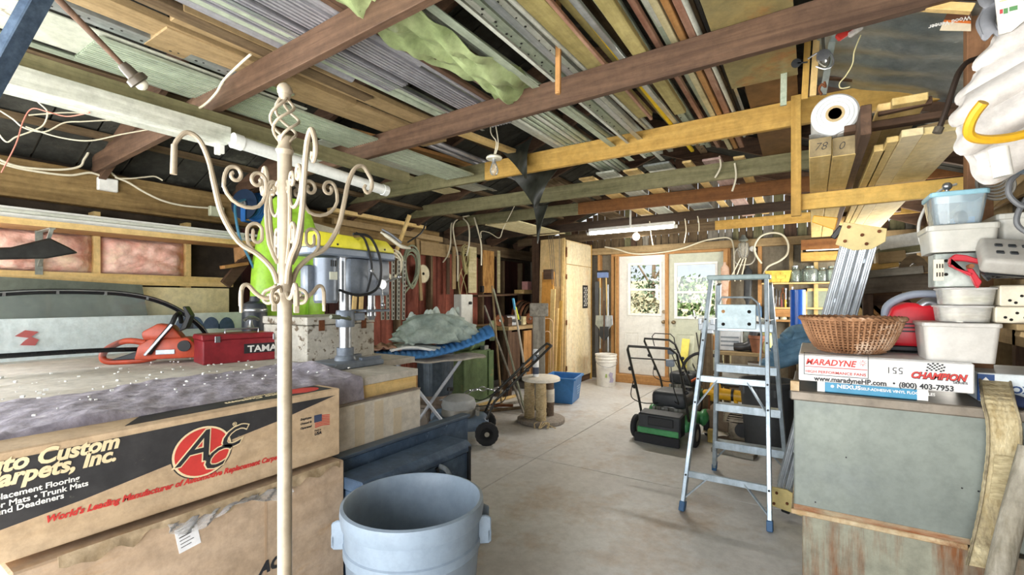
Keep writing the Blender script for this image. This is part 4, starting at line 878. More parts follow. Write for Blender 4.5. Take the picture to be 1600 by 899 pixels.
for k in range(4):
    ang = base_a+k*pi/2; e = Vector((cos(ang), sin(ang), 0)); s_ = Vector((-sin(ang), cos(ang), 0))
    to3 = lambda pts, off=0: [e*(.0125+(r-.0125)*.83)+Z_*(z+.010 if z > 1.56 else z) for r, z in pts]
    arm = [(.013, 1.478), (.024, 1.505), (.052, 1.53), (.088, 1.55), (.118, 1.585), (.132, 1.635), (.142, 1.675), (.158, 1.706), (.178, 1.714), (.193, 1.70)]
    tip = [(.199, 1.685), (.2, 1.665)] if k == 2 else [(.202, 1.685), (.200, 1.668), (.190, 1.660), (.182, 1.668), (.186, 1.676)]
    G().tube(to3(arm+tip), [.0048]*6+[.0042]*3+[.0036]*3, 8, sm=4).make('hook_arm', M_rack, t, smooth=True)
    if k == 2: G().cyl(e*.167+Z_*1.70, e*.168+Z_*1.652, .0045, .005, n=10).make('hook_peg', M_rack, t, smooth=True)
    # omega scroll between arm and pole
    sc = spiral((.052, 1.652), .016, 1.15, pi*1.0, -1)[::-1]+[(.036, 1.628), (.05, 1.606), (.075, 1.602), (.1, 1.612), (.115, 1.634), (.112, 1.658)]+spiral((.095, 1.656), .0165, 1.15, .1, 1)
    G().tube(to3(sc), .0034, 7, sm=2).make('upper_scroll', M_rack, t, smooth=True)
    ss = [(.013, 1.50), (.017, 1.56), (.02, 1.60), (.034, 1.645)]
    G().tube(to3([(.0125, 1.515), (.03, 1.55), (.036, 1.60), (.03, 1.64), (.02, 1.655)]+spiral((.024, 1.642), .012, 1.0, 1.9, -1)), .0034, 7, sm=2).make('inner_scroll', M_rack, t, smooth=True)
    G().tube(to3(spiral((.058, 1.562), .017, 1.1, 1.2, 1)[::-1]+[(.062, 1.532), (.045, 1.526)] if 0 else spiral((.055, 1.560), .018, 1.15, -.4, 1)[::-1]+[(.068, 1.545), (.055, 1.530)]), .0032, 7, sm=2).make('leaf_scroll', M_rack, t, smooth=True)
    low_ = [(.012, 1.46), (.024, 1.452), (.042, 1.452), (.058, 1.462), (.07, 1.474), (.08, 1.472), (.0836, 1.458), (.0836, 1.437)]
    G().tube(to3(low_), .0038, 8, sm=3).make('lower_hook', M_rack, t, smooth=True)
    G().box(e*.0716+Z_*1.445, (.004, .010, .04), R=rotm(ang)).make('hook_plate', M_rack, t, bevel=.0018, seg=2)
    ang2 = ang+pi/4; e2 = Vector((cos(ang2), sin(ang2), 0))
    cc = spiral((.03, 1.452), .015, 1.1, pi/2, -1)
    G().tube([e2*(r)+Z_*z for r, z in [(.012, 1.462), (.018, 1.472)]+cc], .0034, 7, sm=2).make('lower_scroll', M_rack, t, smooth=True)
# ---------------------------------------------------------------- kayak, hose reel
c = P(454, 467, X=-4.02)
t = thing('kayak', 'lime green kayak standing upright behind the bench', 'kayak', (c.x-.05, c.y+.02, .52), radians(-4))
M_lime = mat('lime_plastic', '#b4e552', '#9dd23c', .35, 0, 2, (1, 1, 1), .02); M_limed = plain('deep_lime', '#86bd2e', .4)
KL = 1.86
def kw(s): return .335*(max(0, sin(pi*min(1, max(0, (s*.93+.04)))))**.42)
def kd(s): return .15*(max(0, sin(pi*(s*.94+.03)))**.5)
def kay(a, b):
    w, d = kw(a), kd(a); th = 2*pi*b
    cy = cos(th); sy = sin(th)
    y = w*(abs(cy)**.75)*(1 if cy > 0 else -1); x = d*(abs(sy)**.8)*(1 if sy > 0 else -1)
    if sy > 0:   # deck side towards the room: foot wells
        x -= .045*math.exp(-((abs(y)-.13)/.045)**2)*math.exp(-((a-.66)/.14)**4)+.05*math.exp(-(y/.16)**2)*math.exp(-((a-.30)/.16)**4)
        x -= .03*math.exp(-(y/.07)**2)*math.exp(-((a-.945)/.02)**2)
    return (x, y, a*KL)
nu, nv = 70, 48; g = G(); vs = [kay(.004+.992*i/nu, j/nv) for i in range(nu+1) for j in range(nv)]
g.add(vs, [(i*nv+j, i*nv+(j+1) % nv, (i+1)*nv+(j+1) % nv, (i+1)*nv+j) for i in range(nu) for j in range(nv)]+[tuple(range(nv)), tuple(range(nu*nv, (nu+1)*nv))])
g.make('hull', M_lime, t, smooth=True, ang=70)
for s in (-1, 1): G().tube([(.125, s*.10, .62), (.137, s*.10, .85), (.135, s*.12, 1.0), (.128, s*.17, 1.12)], .012, 8, sm=4).make('deck_groove', M_limed, t, smooth=True)
G().tube([(.09, -.07, 1.78), (.115, -.05, 1.79), (.115, .05, 1.79), (.09, .07, 1.78)], .011, 8, sm=3).make('carry_handle', M_limed, t, smooth=True)
text('vibe', .12, M_ink, t, (.142, .13, 1.24), (0, .8, -.5), (0, .5, .8), .2, .001, world=False)
c = P(392, 322, X=-4.3)
t = thing('hose_reel', 'blue air hose reel fixed to the wall plate beside the kayak', 'hose reel', c)
M_blue = plain('reel_blue', '#2465ad', .4); M_hose = plain('hose_blue', '#2f6fb8', .45)
R = rotm(radians(20))
def wr_(g): g.v = [c+R @ v for v in g.v]; return g
for dy in (-.075, .075): wr_(G().cyl((0, dy-.006, 0), (0, dy+.006, 0), .135, n=28)).make('side_disc', plain('dark_blue_steel', '#22354f', .4, .3) if dy < 0 else M_blue, t, world=True, smooth=True)
for k in range(5): wr_(G().tube([(.105*cos(a*pi/12), -.055+k*.0275, .105*sin(a*pi/12)) for a in range(24)], .0135, 8, closed=True)).make('hose_turn', M_hose, t, world=True, smooth=True)
wr_(G().bar((0, -.09, .02), (.0, -.09, -.15), .05, .012).bar((0, -.09, -.15), (0, .09, -.15), .05, .012).bar((0, .09, -.15), (0, .09, .02), .05, .012)).make('bracket', M_blue, t, world=True, bevel=.003)
wr_(G().cyl((0, -.1, 0), (0, -.085, 0), .035, n=16).cyl((0, -.12, 0), (0, -.1, 0), .015, n=12)).make('hub', M_steel, t, world=True, smooth=True)
G().tube([c+Vector((.09, -.1, .03)), P(368, 320, X=-4.15), P(370, 350, X=-4.1), P(377, 378, X=-4.1), P(390, 405, X=-4.1), P(402, 432, X=-4.1)], .011, 8, sm=5).make('hose_tail', plain('hose_teal', '#3f7896', .45), t, world=True, smooth=True)
# timber jumble in the dark gap beside the kayak
one('brace_board', G().bar(P(352, 445, X=-4.5), P(400, 385, X=-4.5), .04, .09), W_brown['Y'], 'dark diagonal brace in the gap between insulation and kayak', 'brace', bevel=.003)
one('short_board', G().bar(P(347, 418, X=-4.45), P(385, 412, X=-4.45), .09, .03), W_orange['Y'], 'short reddish board lying in the gap beside the kayak', 'board', bevel=.003)
# ---------------------------------------------------------------- speckled crate and drill press
t = thing('speckled_crate', 'old wooden crate with flaking white paint behind the drill press', 'crate', (-2.95, 2.07, BZ))
M_flake = mat('flaking_paint', '#cfccc2', '#aaa598', .8, 0, 6, (1, 1, 1), .2, c3='#6a5d4d', s3=16, lo3=.54, hi3=.6)
G().span((-3.2, 1.8, BZ), (-2.7, 2.34, BZ+.235)).make('body', M_flake, t, world=True, bevel=.004)
G().span((-3.205, 1.795, BZ+.24), (-2.695, 2.345, BZ+.29)).make('lid', M_flake, t, world=True, bevel=.004)
for y in (1.9, 2.24): G().span((-2.697, y-.02, BZ+.20), (-2.69, y+.02, BZ+.27)).make('hasp', M_rust, t, world=True)
dx, dy = -2.38, 1.84
t = thing('drill_press', 'grey drill press with a yellow belt cover at the bench end', 'drill press', (dx, dy, BZ))
M_cast = mat('blue_grey_casting', '#7d858f', '#69727e', .4, .2, 4, (1, 1, 1), .02); M_dpy = plain('drill_yellow', '#e4dc3f', .4)
z = BZ
G().prism([(-.17, 0), (.2, 0), (.2, .03), (.17, .04), (-.15, .04), (-.17, .025)], (dx-.12, dy-.0, z), Y_, Z_, .24).make('base_plate', M_cast, t, world=True, bevel=.006)
for x in (-.085, .085): G().bar((dx+x, dy+.04, z+.045), (dx+x*1.1, dy+.19, z+.045), .03, .02, up=Z_).make('base_rib', M_cast, t, world=True, bevel=.004)
G().lathe([(.065, .035), (.06, .06), (.05, .07), (.05, .115)], (dx, dy, z), 24).make('column_flange', M_cast, t, world=True, smooth=True)
G().cyl((dx, dy, z+.04), (dx, dy, z+.72), .036, n=24).make('column', M_steel, t, world=True, smooth=True)
G().lathe([(.052, .24), (.055, .25), (.055, .33), (.05, .34)], (dx, dy, z), 24).make('table_clamp', M_cast, t, world=True, smooth=True)
G().bar((dx, dy+.04, z+.30), (dx, dy+.13, z+.30), .05, .05).box((dx, dy+.17, z+.335), (.2, .2, .014)).make('table', M_cast, t, world=True, bevel=.005)
G().tube([(dx+.05, dy-.02, z+.30), (dx+.11, dy-.05, z+.29), (dx+.13, dy-.14, z+.305)], .008, 8).cyl((dx+.13, dy-.14, z+.305), (dx+.135, dy-.20, z+.31), .014, .012, n=10).make('crank_handle', plain('olive_grip', '#5d6450', .5), t, world=True, smooth=True)
G().span((dx-.075, dy-.02, z+.44), (dx+.075, dy+.12, z+.655)).make('head_casting', M_cast, t, world=True, bevel=.02, seg=2, smooth=True)
G().span((dx-.07, dy+.10, z+.43), (dx+.07, dy+.30, z+.655)).make('quill_housing', plain('light_grey_casting', '#9299a4', .4, .1), t, world=True, bevel=.025, seg=3, smooth=True)
G().cyl((dx, dy+.2, z+.33), (dx, dy+.2, z+.44), .024, n=16).cyl((dx, dy+.2, z+.30), (dx, dy+.2, z+.36), .03, .027, n=16).cyl((dx, dy+.2, z+.275), (dx, dy+.2, z+.30), .018, .028, n=16).make('chuck', M_steel, t, world=True, smooth=True)
for k in range(3):
    a = k*2*pi/3+.4; h = Vector((dx+.09, dy+.2, z+.50)); e = Vector((.25, cos(a), sin(a))).normalized()
    G().tube([h, h+e*.13], .006, 8).ball(h+e*.135, .014, 10).make('feed_lever', M_steel, t, world=True, smooth=True)
G().cyl((dx+.06, dy+.2, z+.50), (dx+.105, dy+.2, z+.50), .03, n=16).make('feed_hub', M_steel, t, world=True, smooth=True)
my = dy-.155
G().cyl((dx+.03, my, z+.40), (dx+.03, my, z+.64), .068, n=24).cyl((dx+.03, my, z+.385), (dx+.03, my, z+.40), .06, .068, n=24).make('motor', plain('motor_grey', '#747d89', .35, .3), t, world=True, smooth=True)
G().span((dx-.06, my-.11, z+.43), (dx+.02, my-.05, z+.60)).make('capacitor_box', M_cast, t, world=True, bevel=.02, seg=2, smooth=True)
G().box((dx+.098, my+.0, z+.54), (.004, .05, .045)).make('motor_plate', plain('nameplate', '#c8ccbd', .4), t, world=True)
for k in range(3): G().box((dx+.097, my-.015+k*.015, z+.61), (.006, .006, .035)).make('vent_slot', M_black, t, world=True)
pl_ = [(-.30, -.08), (-.27, -.115), (.29, -.115), (.33, -.08), (.33, .08), (.29, .115), (-.27, .115), (-.30, .08)]
G().prism([(y_, x_) for x_, y_ in pl_], (dx+.0, dy, z+.655), X_, Y_, .045).make('belt_tray', plain('tray_grey', '#7d8898', .4, .2), t, world=True, bevel=.008)
pc_ = [(-.28, .0), (-.26, .085), (-.02, .08), (.02, .06), (.06, .085), (.24, .075), (.30, .03), (.31, 0)]
G().prism([(p_[0], p_[1]) for p_ in pc_], (dx-.10, dy, z+.70), Y_, Z_, .20).make('belt_cover', M_dpy, t, world=True, bevel=.012, seg=2, smooth=True)
for y_ in (-.19, -.13, .22): G().cyl((dx+.1, dy+y_, z+.72), (dx+.104, dy+y_, z+.72), .006, n=8).make('cover_screw', M_black, t, world=True)
G().tube([(dx+.11, dy-.03, z+.79), (dx+.13, dy+.08, z+.78), (dx+.14, dy+.15, z+.64), (dx+.14, dy+.13, z+.48), (dx+.13, dy+.0, z+.43), (dx+.1, dy-.12, z+.46)], .008, 8, sm=6).make('power_cord', M_black, t, world=True, smooth=True)
G().tube([(dx+.11, dy-.01, z+.80), (dx+.12, dy+.05, z+.76), (dx+.12, dy+.10, z+.60), (dx+.1, dy+.08, z+.45)], .007, 8, sm=6).make('second_cord', M_black, t, world=True, smooth=True)
# slotted strips, white slats and a hanging white sheet behind the drill
for k in range(5):
    a = P(596+k*9, 408+rnd(-4, 4), X=-3.6); b = P(598+k*8, 500, X=-3.6); g = G().bar(a, b, .035, .012, up=X_)
    o = one('slotted_strip', g, mat('grey_slotted_plastic', '#a9a89c', '#83827a', .6), ['grey slotted strip, first behind the drill press', 'grey slotted strip, second behind the drill press', 'grey slotted strip, middle of five behind the drill press', 'grey slotted strip, fourth behind the drill press', 'grey slotted strip nearest the blue pad'][k], 'slotted strip', 'slotted strips hanging behind the drill press')
    h = G(); d = b-a
    for q in range(14):
        p = a+d*((q+.5)/14); h.bar(p-d*.022+X_*.0075, p+d*.022+X_*.0075, .010, .004, up=X_)
    h.make('slot', plain('slot_black', '#2a2924', .9), o, world=True)['kind'] = 'stuff'
for k, (u0, u1) in enumerate(((556, 549), (566, 561))):
    one('white_lath', G().bar(P(u0, 440, X=-3.3), P(u1, 496, X=-3.3)-Z_*(P(u1, 496, X=-3.3).z-BZ-.004), .04, .015, up=X_), W_pale['Z'], ['pale slat leaning behind the drill column, left of its pair' if 0 else 'pale slat leaning right against the drill column', 'pale slat leaning a little away from the drill column'][k], 'slat', bevel=.002)
g = G().prism([(0, 0), (.42, -.05), (.40, -.20), (.02, -.17)], P(478, 345, X=-4.57), Y_, Z_, .008)
one('hanging_card', g, plain('buff_card', '#d8d2bd', .8), 'buff card hanging on the wall above the drill press', 'card')
# ---------------------------------------------------------------- hoses and things hanging on the left wall
def coil(name, lab, u, v, X, rx, rz, n, r, m, dr=.012, tails=()):
    c = P(u, v, X=X); t = thing(name, lab, 'hose', c)
    for k in range(n):
        a = rx*(1-.06*k)+rnd(-.01, .01); b = rz*(1-.05*k)+rnd(-.02, .02); o = Vector((rnd(0, .05), rnd(-.015, .015), -k*.012))
        G().tube([c+o+Vector((.02*sin(2*q), a*cos(q), b*sin(q))) for q in [i*2*pi/22 for i in range(22)]], r, 7, closed=True).make('loop', m, t, world=True, smooth=True)
    for pts in tails: G().tube([P(*p, X=X+.05) for p in pts], r, 7, sm=5).make('tail', m, t, world=True, smooth=True)
    G().cyl(Vector((-4.60, c.y, c.z+rz-.02)), c+Vector((.05, 0, rz-.02)), .012, n=8).make('hook', M_rust, t, world=True)
    return t
M_ghose = plain('grey_green_hose', '#8c937c', .5)
coil('hose_coil', 'cream hose coil hung on the wall right of the drill press', 612, 412, -4.3, .15, .17, 5, .011, M_cable)
coil('hose_coil', 'big grey green hose coil hung beside the saw blade', 640, 417, -4.45, .14, .27, 5, .013, M_ghose, tails=[[(627, 400), (624, 430), (623, 470)], [(630, 400), (629, 440), (636, 447)], [(650, 395), (655, 420), (646, 440), (632, 458)]])
coil('cord_coil', 'tangled thin straw coloured cord coil on the left wall', 726, 404, -4.4, .08, .22, 8, .005, plain('straw_cord', '#b9b07c', .7), tails=[[(722, 420), (716, 440), (719, 462)], [(728, 425), (722, 445), (718, 470)], [(720, 425), (728, 450), (731, 470)]])
c = P(661, 428, X=-4.6)
t = thing('saw_blade', 'round cream toothed saw blade hung on the red boards', 'saw blade', c)
n = 32; poly = []
for k in range(n):
    a = 2*pi*k/n; poly += [(.135*cos(a), .135*sin(a)), (.115*cos(a+.12), .115*sin(a+.12))]
G().prism(poly, c, Y_, Z_, .004).make('blade', plain('cream_blade', '#ddd3b4', .5), t, world=True)
G().cyl(c, c+X_*.012, .02, n=12).make('arbor_hole', M_dark, t, world=True)
one('hose_board', G().prism([(0, 0), (.62, 0), (.62, .19), (0, .19)], P(655, 398, X=-4.6), Y_, Z_, .03), W_mid['Y'], 'tan board with hooks across the red wall above the saw blade', 'board', bevel=.003)
one('cross_batten', G().bar(P(652, 372, X=-4.58), P(658, 470, X=-4.58), .05, .025, up=X_), W_mid['Z'], 'upright batten beside the big hose coil', 'batten', bevel=.002)
M_bent = plain('cream_bar', '#d5cdb4', .4)
def bent(lab, pts, r=.011, m=None, grp='bent bars hooked over the grey beam'): one('bent_bar', G().tube([P(u, v, Y=5.33) for u, v in pts], r, 8, sm=5), m or M_bent, lab, 'bar', grp, smooth=True)
bent('bent cream bar hooked over the grey beam, with a foot at its end', [(730, 338), (712, 341), (705, 352), (704, 380), (700, 398), (692, 410)])
bent('bent cream bar hooked over the grey beam, hanging straighter', [(733, 337), (716, 342), (708, 354), (711, 380), (715, 400), (715, 440)])
bent('bent cream bar hanging beside the straw cord coil', [(722, 340), (732, 352), (733, 380), (729, 400)])
bent('cream bar hanging down in front of the plywood', [(741, 340), (748, 365), (752, 385), (752, 415)])
bent('wavy cream wire bar below the grey beam', [(752, 372), (752, 362), (765, 364), (780, 372), (786, 358), (796, 338), (806, 318)], .006)
one('long_gauge', G().bar(P(640, 336, Y=4.1), P(616, 402, Y=4.1), .045, .03), W_pale['Z'], 'pale channel strip leaning down from the beams by the hose coils', 'strip', bevel=.003)
for k, (u, v0, v1, w, m) in enumerate([(709, 385, 452, .05, W_mid['Z']), (738, 386, 458, .13, C_cream), (763, 392, 458, .20, M_plywarm), (779, 392, 458, .05, C_cream), (700, 398, 460, .04, W_brown['Z'])]):
    p = P(u, v0, X=-4.62); q = P(u, v1, X=-4.62); one('wall_slat' if k != 2 else 'plywood_sheet', G().bar(p, q, w*1.6, .02, up=X_), m, ['tan slat pointed at its foot on the red wall', 'cream board standing on the left wall by the straw cord', 'knotty plywood sheet on the left wall', 'cream batten beside the knotty plywood', 'dark slat between the red boards'][k], 'board', bevel=.002)
# deep shelf at the back left
one('back_shelf', G().bar(P(735, 463, X=-4.45), P(832, 459, X=-4.45), .3, .03, up=Z_), W_brown['Y'], 'dark shelf along the back left wall below the plywood', 'shelf', bevel=.003)
c = P(818, 459, X=-4.3); one('wood_tray', G().box(c+Z_*.03, (.2, .3, .07)), W_pale['Y'], 'pale wooden tray on the dark back shelf', 'tray', bevel=.004)
c = P(823, 449, X=-4.3); one('pink_box', G().box(c+Z_*.02, (.12, .14, .16)), plain('pink_card', '#d8a09c', .7), 'small pink box on the pale tray', 'box', bevel=.004)
c = P(753, 452, X=-4.35); one('black_clip', G().box(c, (.06, .05, .1)), M_black, 'small black clamp on the dark back shelf', 'clamp', bevel=.006)
# ---------------------------------------------------------------- ironing board, pad, bundle
a0 = P(588, 556, Z=.93); b0 = P(744, 548, Z=.93); 
a0 = Vector((-3.38, 2.85, .90)); b0 = Vector((-2.72, 3.72, .90)); d = (b0-a0).normalized(); n_ = Vector((-d.y, d.x, 0))
mid = (a0+b0)/2
t = thing('ironing_board', 'ironing board on crossed white legs, used as a table', 'ironing board', (mid.x, mid.y, 0))
def ib(a, b):
    L = (b0-a0).length; w = .17*min(1, (1-a)*5+.25)**.5; p = a0+d*(a*L)+n_*((b-.5)*2*w); p.z += .008*sin(9*a)+.01*abs(b-.5)*sin(23*a)-.03*max(0, abs(b-.5)*2-.8)*2; return p
G().sheet(ib, 30, 10, .015).make('board', mat('stained_cover', '#bdb6aa', '#8f887c', .9, 0, 6, (1, 1, 1), .2), t, world=True, smooth=True)
M_tube = plain('pale_grey_tube', '#b9bfca', .35, .3)
p1, p2 = mid-d*.30, mid+d*.34
for (q, r_, s_) in ((p1, p2, -.1), (p2, p1, .1)):
    top = q+Z_*(-.03)+n_*s_*.4; bot = Vector((r_.x, r_.y, .012))+n_*s_*.4
    G().cyl(top, bot, .016, n=12).make('leg', M_tube, t, world=True, smooth=True)
    G().cyl(bot-n_*.2, bot+n_*.2, .016, n=12).make('foot_bar', M_tube, t, world=True, smooth=True)
tp = thing('blue_pad', 'blue ribbed pad curling up at one end on the ironing board', 'pad', mid+Z_*.91)
def pad(a, b):
    L = (b0-a0).length*1.12; w = .26*(1-.25*a*a); th = 2*pi*b; y = w*cos(th)*abs(cos(th))**-.3 if abs(cos(th)) > .02 else 0
    lift = .26*max(0, a-.45)**1.6*2.2
    z = .035+.038*sin(th)+.0045*sin(a*150)*(1 if sin(th) > -.5 else 0)+lift*(1-.25*abs(cos(th)))
    p = a0+d*(a*L-.08)+n_*y; p.z = .905+z; return p
nu, nv = 150, 20; g = G(); vs = [pad(i/nu, j/nv) for i in range(nu+1) for j in range(nv)]
g.add(vs, [(i*nv+j, i*nv+(j+1) % nv, (i+1)*nv+(j+1) % nv, (i+1)*nv+j) for i in range(nu) for j in range(nv)]+[tuple(range(nv)), tuple(range(nu*nv, (nu+1)*nv))])
g.make('cushion', mat('blue_fabric', '#4f8cc9', '#3a70ab', .6, 0, 4, (1, 1, 1), .1), tp, world=True, smooth=True, ang=70)
# canvas bundle on the pad
c = P(680, 495, Y=3.5)
t = thing('canvas_bundle', 'crumpled grey green canvas bundle on the blue pad', 'canvas', c)
def bundle(i, j, a): return 1+.12*sin(3*a+i*.5)+.11*sin(7*a-i*1.3)+.09*sin(12*a+i*2.1)+.06*sin(19*a-2.9*i)
M_canv = mat('grey_green_canvas', '#b3c1b9', '#8a9a93', .7, 0, 5, (1, 1, 1), .3)
R = rotm(math.atan2(d.y, d.x))
cz = 1.045
G().lathe([(.26, 0), (.30, .03), (.30, .07), (.28, .11), (.25, .15), (.22, .19), (.18, .225), (.12, .25), (.05, .265), (.0001, .27)], (mid.x+.06*d.x, mid.y+.06*d.y, cz), 72, R, 1.25, .8, bundle).make('folds', M_canv, t, world=True, smooth=True, ang=80)
def drape(a, b):
    p = mid-d*.14+n_*(.05-.2*b)+d*(a*.5-.05); p.z = cz+.26-.20*abs(b-.1)**1.2-.25*max(0, .3-a)+.035*sin(a*15+b*5)+.03*sin(a*27-b*11)+.02*sin(b*31+a*8); return p
G().sheet(drape, 40, 20, .004).make('loose_fold', mat('pale_canvas', '#c9d3cc', '#a5b2aa', .7, 0, 5, (1, 1, 1), .2), t, world=True, smooth=True, ang=80)
G().tube([mid-d*.22-n_*.23+Z_*(cz-.0), mid-d*.10-n_*.22+Z_*(cz+.09), mid-d*.04-n_*.14+Z_*(cz+.2)], .008, 6, sm=3).make('strap', M_black, t, world=True, smooth=True)
for o in t.children: o.location.z -= mid.z if 0 else 0
t2 = thing('white_cloth', 'white folded cloth between canvas bundle and blue pad', 'cloth', mid+Z_*.98)
def wc(a, b):
    p = mid+d*(-.36+.8*a)+n_*(-.17+.36*b); p.z = .995+.02*sin(a*6)+.012*sin(b*14+a*9)+.15*max(0, a-.55); return p
G().sheet(wc, 30, 14, .02).make('cloth', plain('white_cloth', '#dfe1de', .85), t2, world=True, smooth=True)
t3 = thing('striped_shoe', 'pale striped flat shoe lying on the pad beside the drill press', 'shoe', mid-d*.33-n_*.12+Z_*1.0)
q0 = mid-d*.38-n_*.13+Z_*1.02
G().tube([q0+Z_*.12-d*.06, q0+Z_*.07+d*.02, q0+d*.12, q0+d*.2-Z_*.015], [.02, .035, .035, .02], 10, sm=3, flat=.5).make('sole', plain('shoe_cream', '#dcd4c0', .7), t3, world=True, smooth=True)
G().tube([q0+Z_*.145-d*.05, q0+Z_*.10+d*.03, q0+Z_*.03+d*.12], [.02, .028, .03], 10, sm=3, flat=.4).make('strap', plain('shoe_grey', '#8a8d94', .7), t3, world=True, smooth=True)
t4 = thing('brown_cloth', 'rust coloured folded cloth at the near end of the pad', 'cloth', a0+d*.1+Z_*.07)
def bc(a, b):
    p = a0+d*(.02+.26*a)+n_*(-.16+.3*b); p.z = .995+.03*sin(a*3)+.014*sin(b*16)+.01*sin(a*19); return p
G().sheet(bc, 16, 14, .015).make('cloth', mat('rust_cloth', '#b28d76', '#8d6a55', .85), t4, world=True, smooth=True)
c = P(738, 500, X=-4.2)
t = thing('white_case', 'white metal case with a knob behind the canvas bundle', 'case', c)
cc = P(724, 472, X=-4.12); cc.z = 1.27; G().box(cc, (.14, .26, .48)).make('body', plain('offwhite_enamel', '#d8d9d3', .4), t, world=True, bevel=.008); G().cyl(cc+Vector((.07, .05, .12)), cc+Vector((.10, .05, .12)), .022, n=14).make('knob', M_black, t, world=True, smooth=True)
# ---------------------------------------------------------------- cast iron stove
c = Vector((-3.62, 4.02, 0))
t = thing('iron_stove', 'dark fluted cast iron stove behind the ironing board legs', 'stove', c)
M_iron = mat('cast_iron', '#55606b', '#3d464f', .5, .5, 6, (1, 1, 1), .1); M_ironr = mat('rusty_iron', '#8b7f74', '#6a5d52', .7, .3, 12, (1, 1, 1), .2)
G().lathe([(.18, .36), (.19, .40), (.20, .78), (.21, .80), (.21, .83), (.0001, .84)], c, 72, None, 1, 1, lambda i, j, a: 1+(.05 if (j % 6) in (0, 1) and 1 <= i <= 2 else 0)).make('barrel', M_iron, t, world=True, smooth=True, ang=25)
G().lathe([(.26, .25), (.30, .27), (.30, .30), (.22, .33), (.19, .37)], c, 40, None, 1, 1, lambda i, j, a: 1+(.03*(j % 2) if i < 3 else 0)).make('skirt', M_ironr, t, world=True, smooth=True)
for k in range(4):
    e = Vector((cos(k*pi/2+.5), sin(k*pi/2+.5), 0)); G().tube([c+e*.24+Z_*.27, c+e*.32+Z_*.22, c+e*.30+Z_*.10, c+e*.36+Z_*.012], [.03, .028, .018, .022], 8, sm=4).make('leg', M_ironr, t, world=True, smooth=True)
pts = [c+Vector((.24+.05*k*.9, -.20+.08*k, .36+.01*k-.03*sin(k))) for k in range(9)]
for k in range(8):
    p = pts[k]; q = pts[k+1]; m_ = (p+q)/2; e = (q-p).normalized(); s_ = Z_ if k % 2 else e.cross(Z_).normalized()
    G().tube([m_+e*.045*cos(a*pi/6)+s_*.022*sin(a*pi/6) for a in range(12)], .007, 6, closed=True).make('chain_link', M_steel, t, world=True, smooth=True)
# ---------------------------------------------------------------- mowers
M_mgreen = mat('mower_green', '#4f9a62', '#3c7f4e', .35, 0, 3, (1, 1, 1), .02); M_mdark = mat('dusty_black_plastic', '#34373a', '#25282b', .5, 0, 6, (1, 1, 1), .03)
M_rod = mat('black_tube', '#3b3a36', '#2a2926', .4, .3, 5)
def wheel(g_t, c, r, w, ax, hub):
    c = Vector(c); ax = Vector(ax).normalized(); d_, s_, u_ = frame_of(ax); R_ = Matrix((s_, u_, d_)).transposed()
    o = G().lathe([(r*.55, -w/2), (r*.9, -w/2), (r, -w*.3), (r, w*.3), (r*.9, w/2), (r*.55, w/2), (r*.55, -w/2)], c, 36, R_, 1, 1, lambda i, j, a: 1+(.03 if j % 2 and i in (2, 3) else 0)).make('wheel', M_rubber, g_t, smooth=True, ang=30)
    G().lathe([(r*.56, -w*.35), (r*.3, -w*.42), (r*.15, -w*.55), (.0001, -w*.55)], c, 20, R_).lathe([(r*.56, w*.35), (r*.3, w*.42), (r*.15, w*.55), (.0001, w*.55)], c, 20, R_).make('hub', hub, o, smooth=True)
M_hub = plain('dusty_hub', '#9b978c', .5)
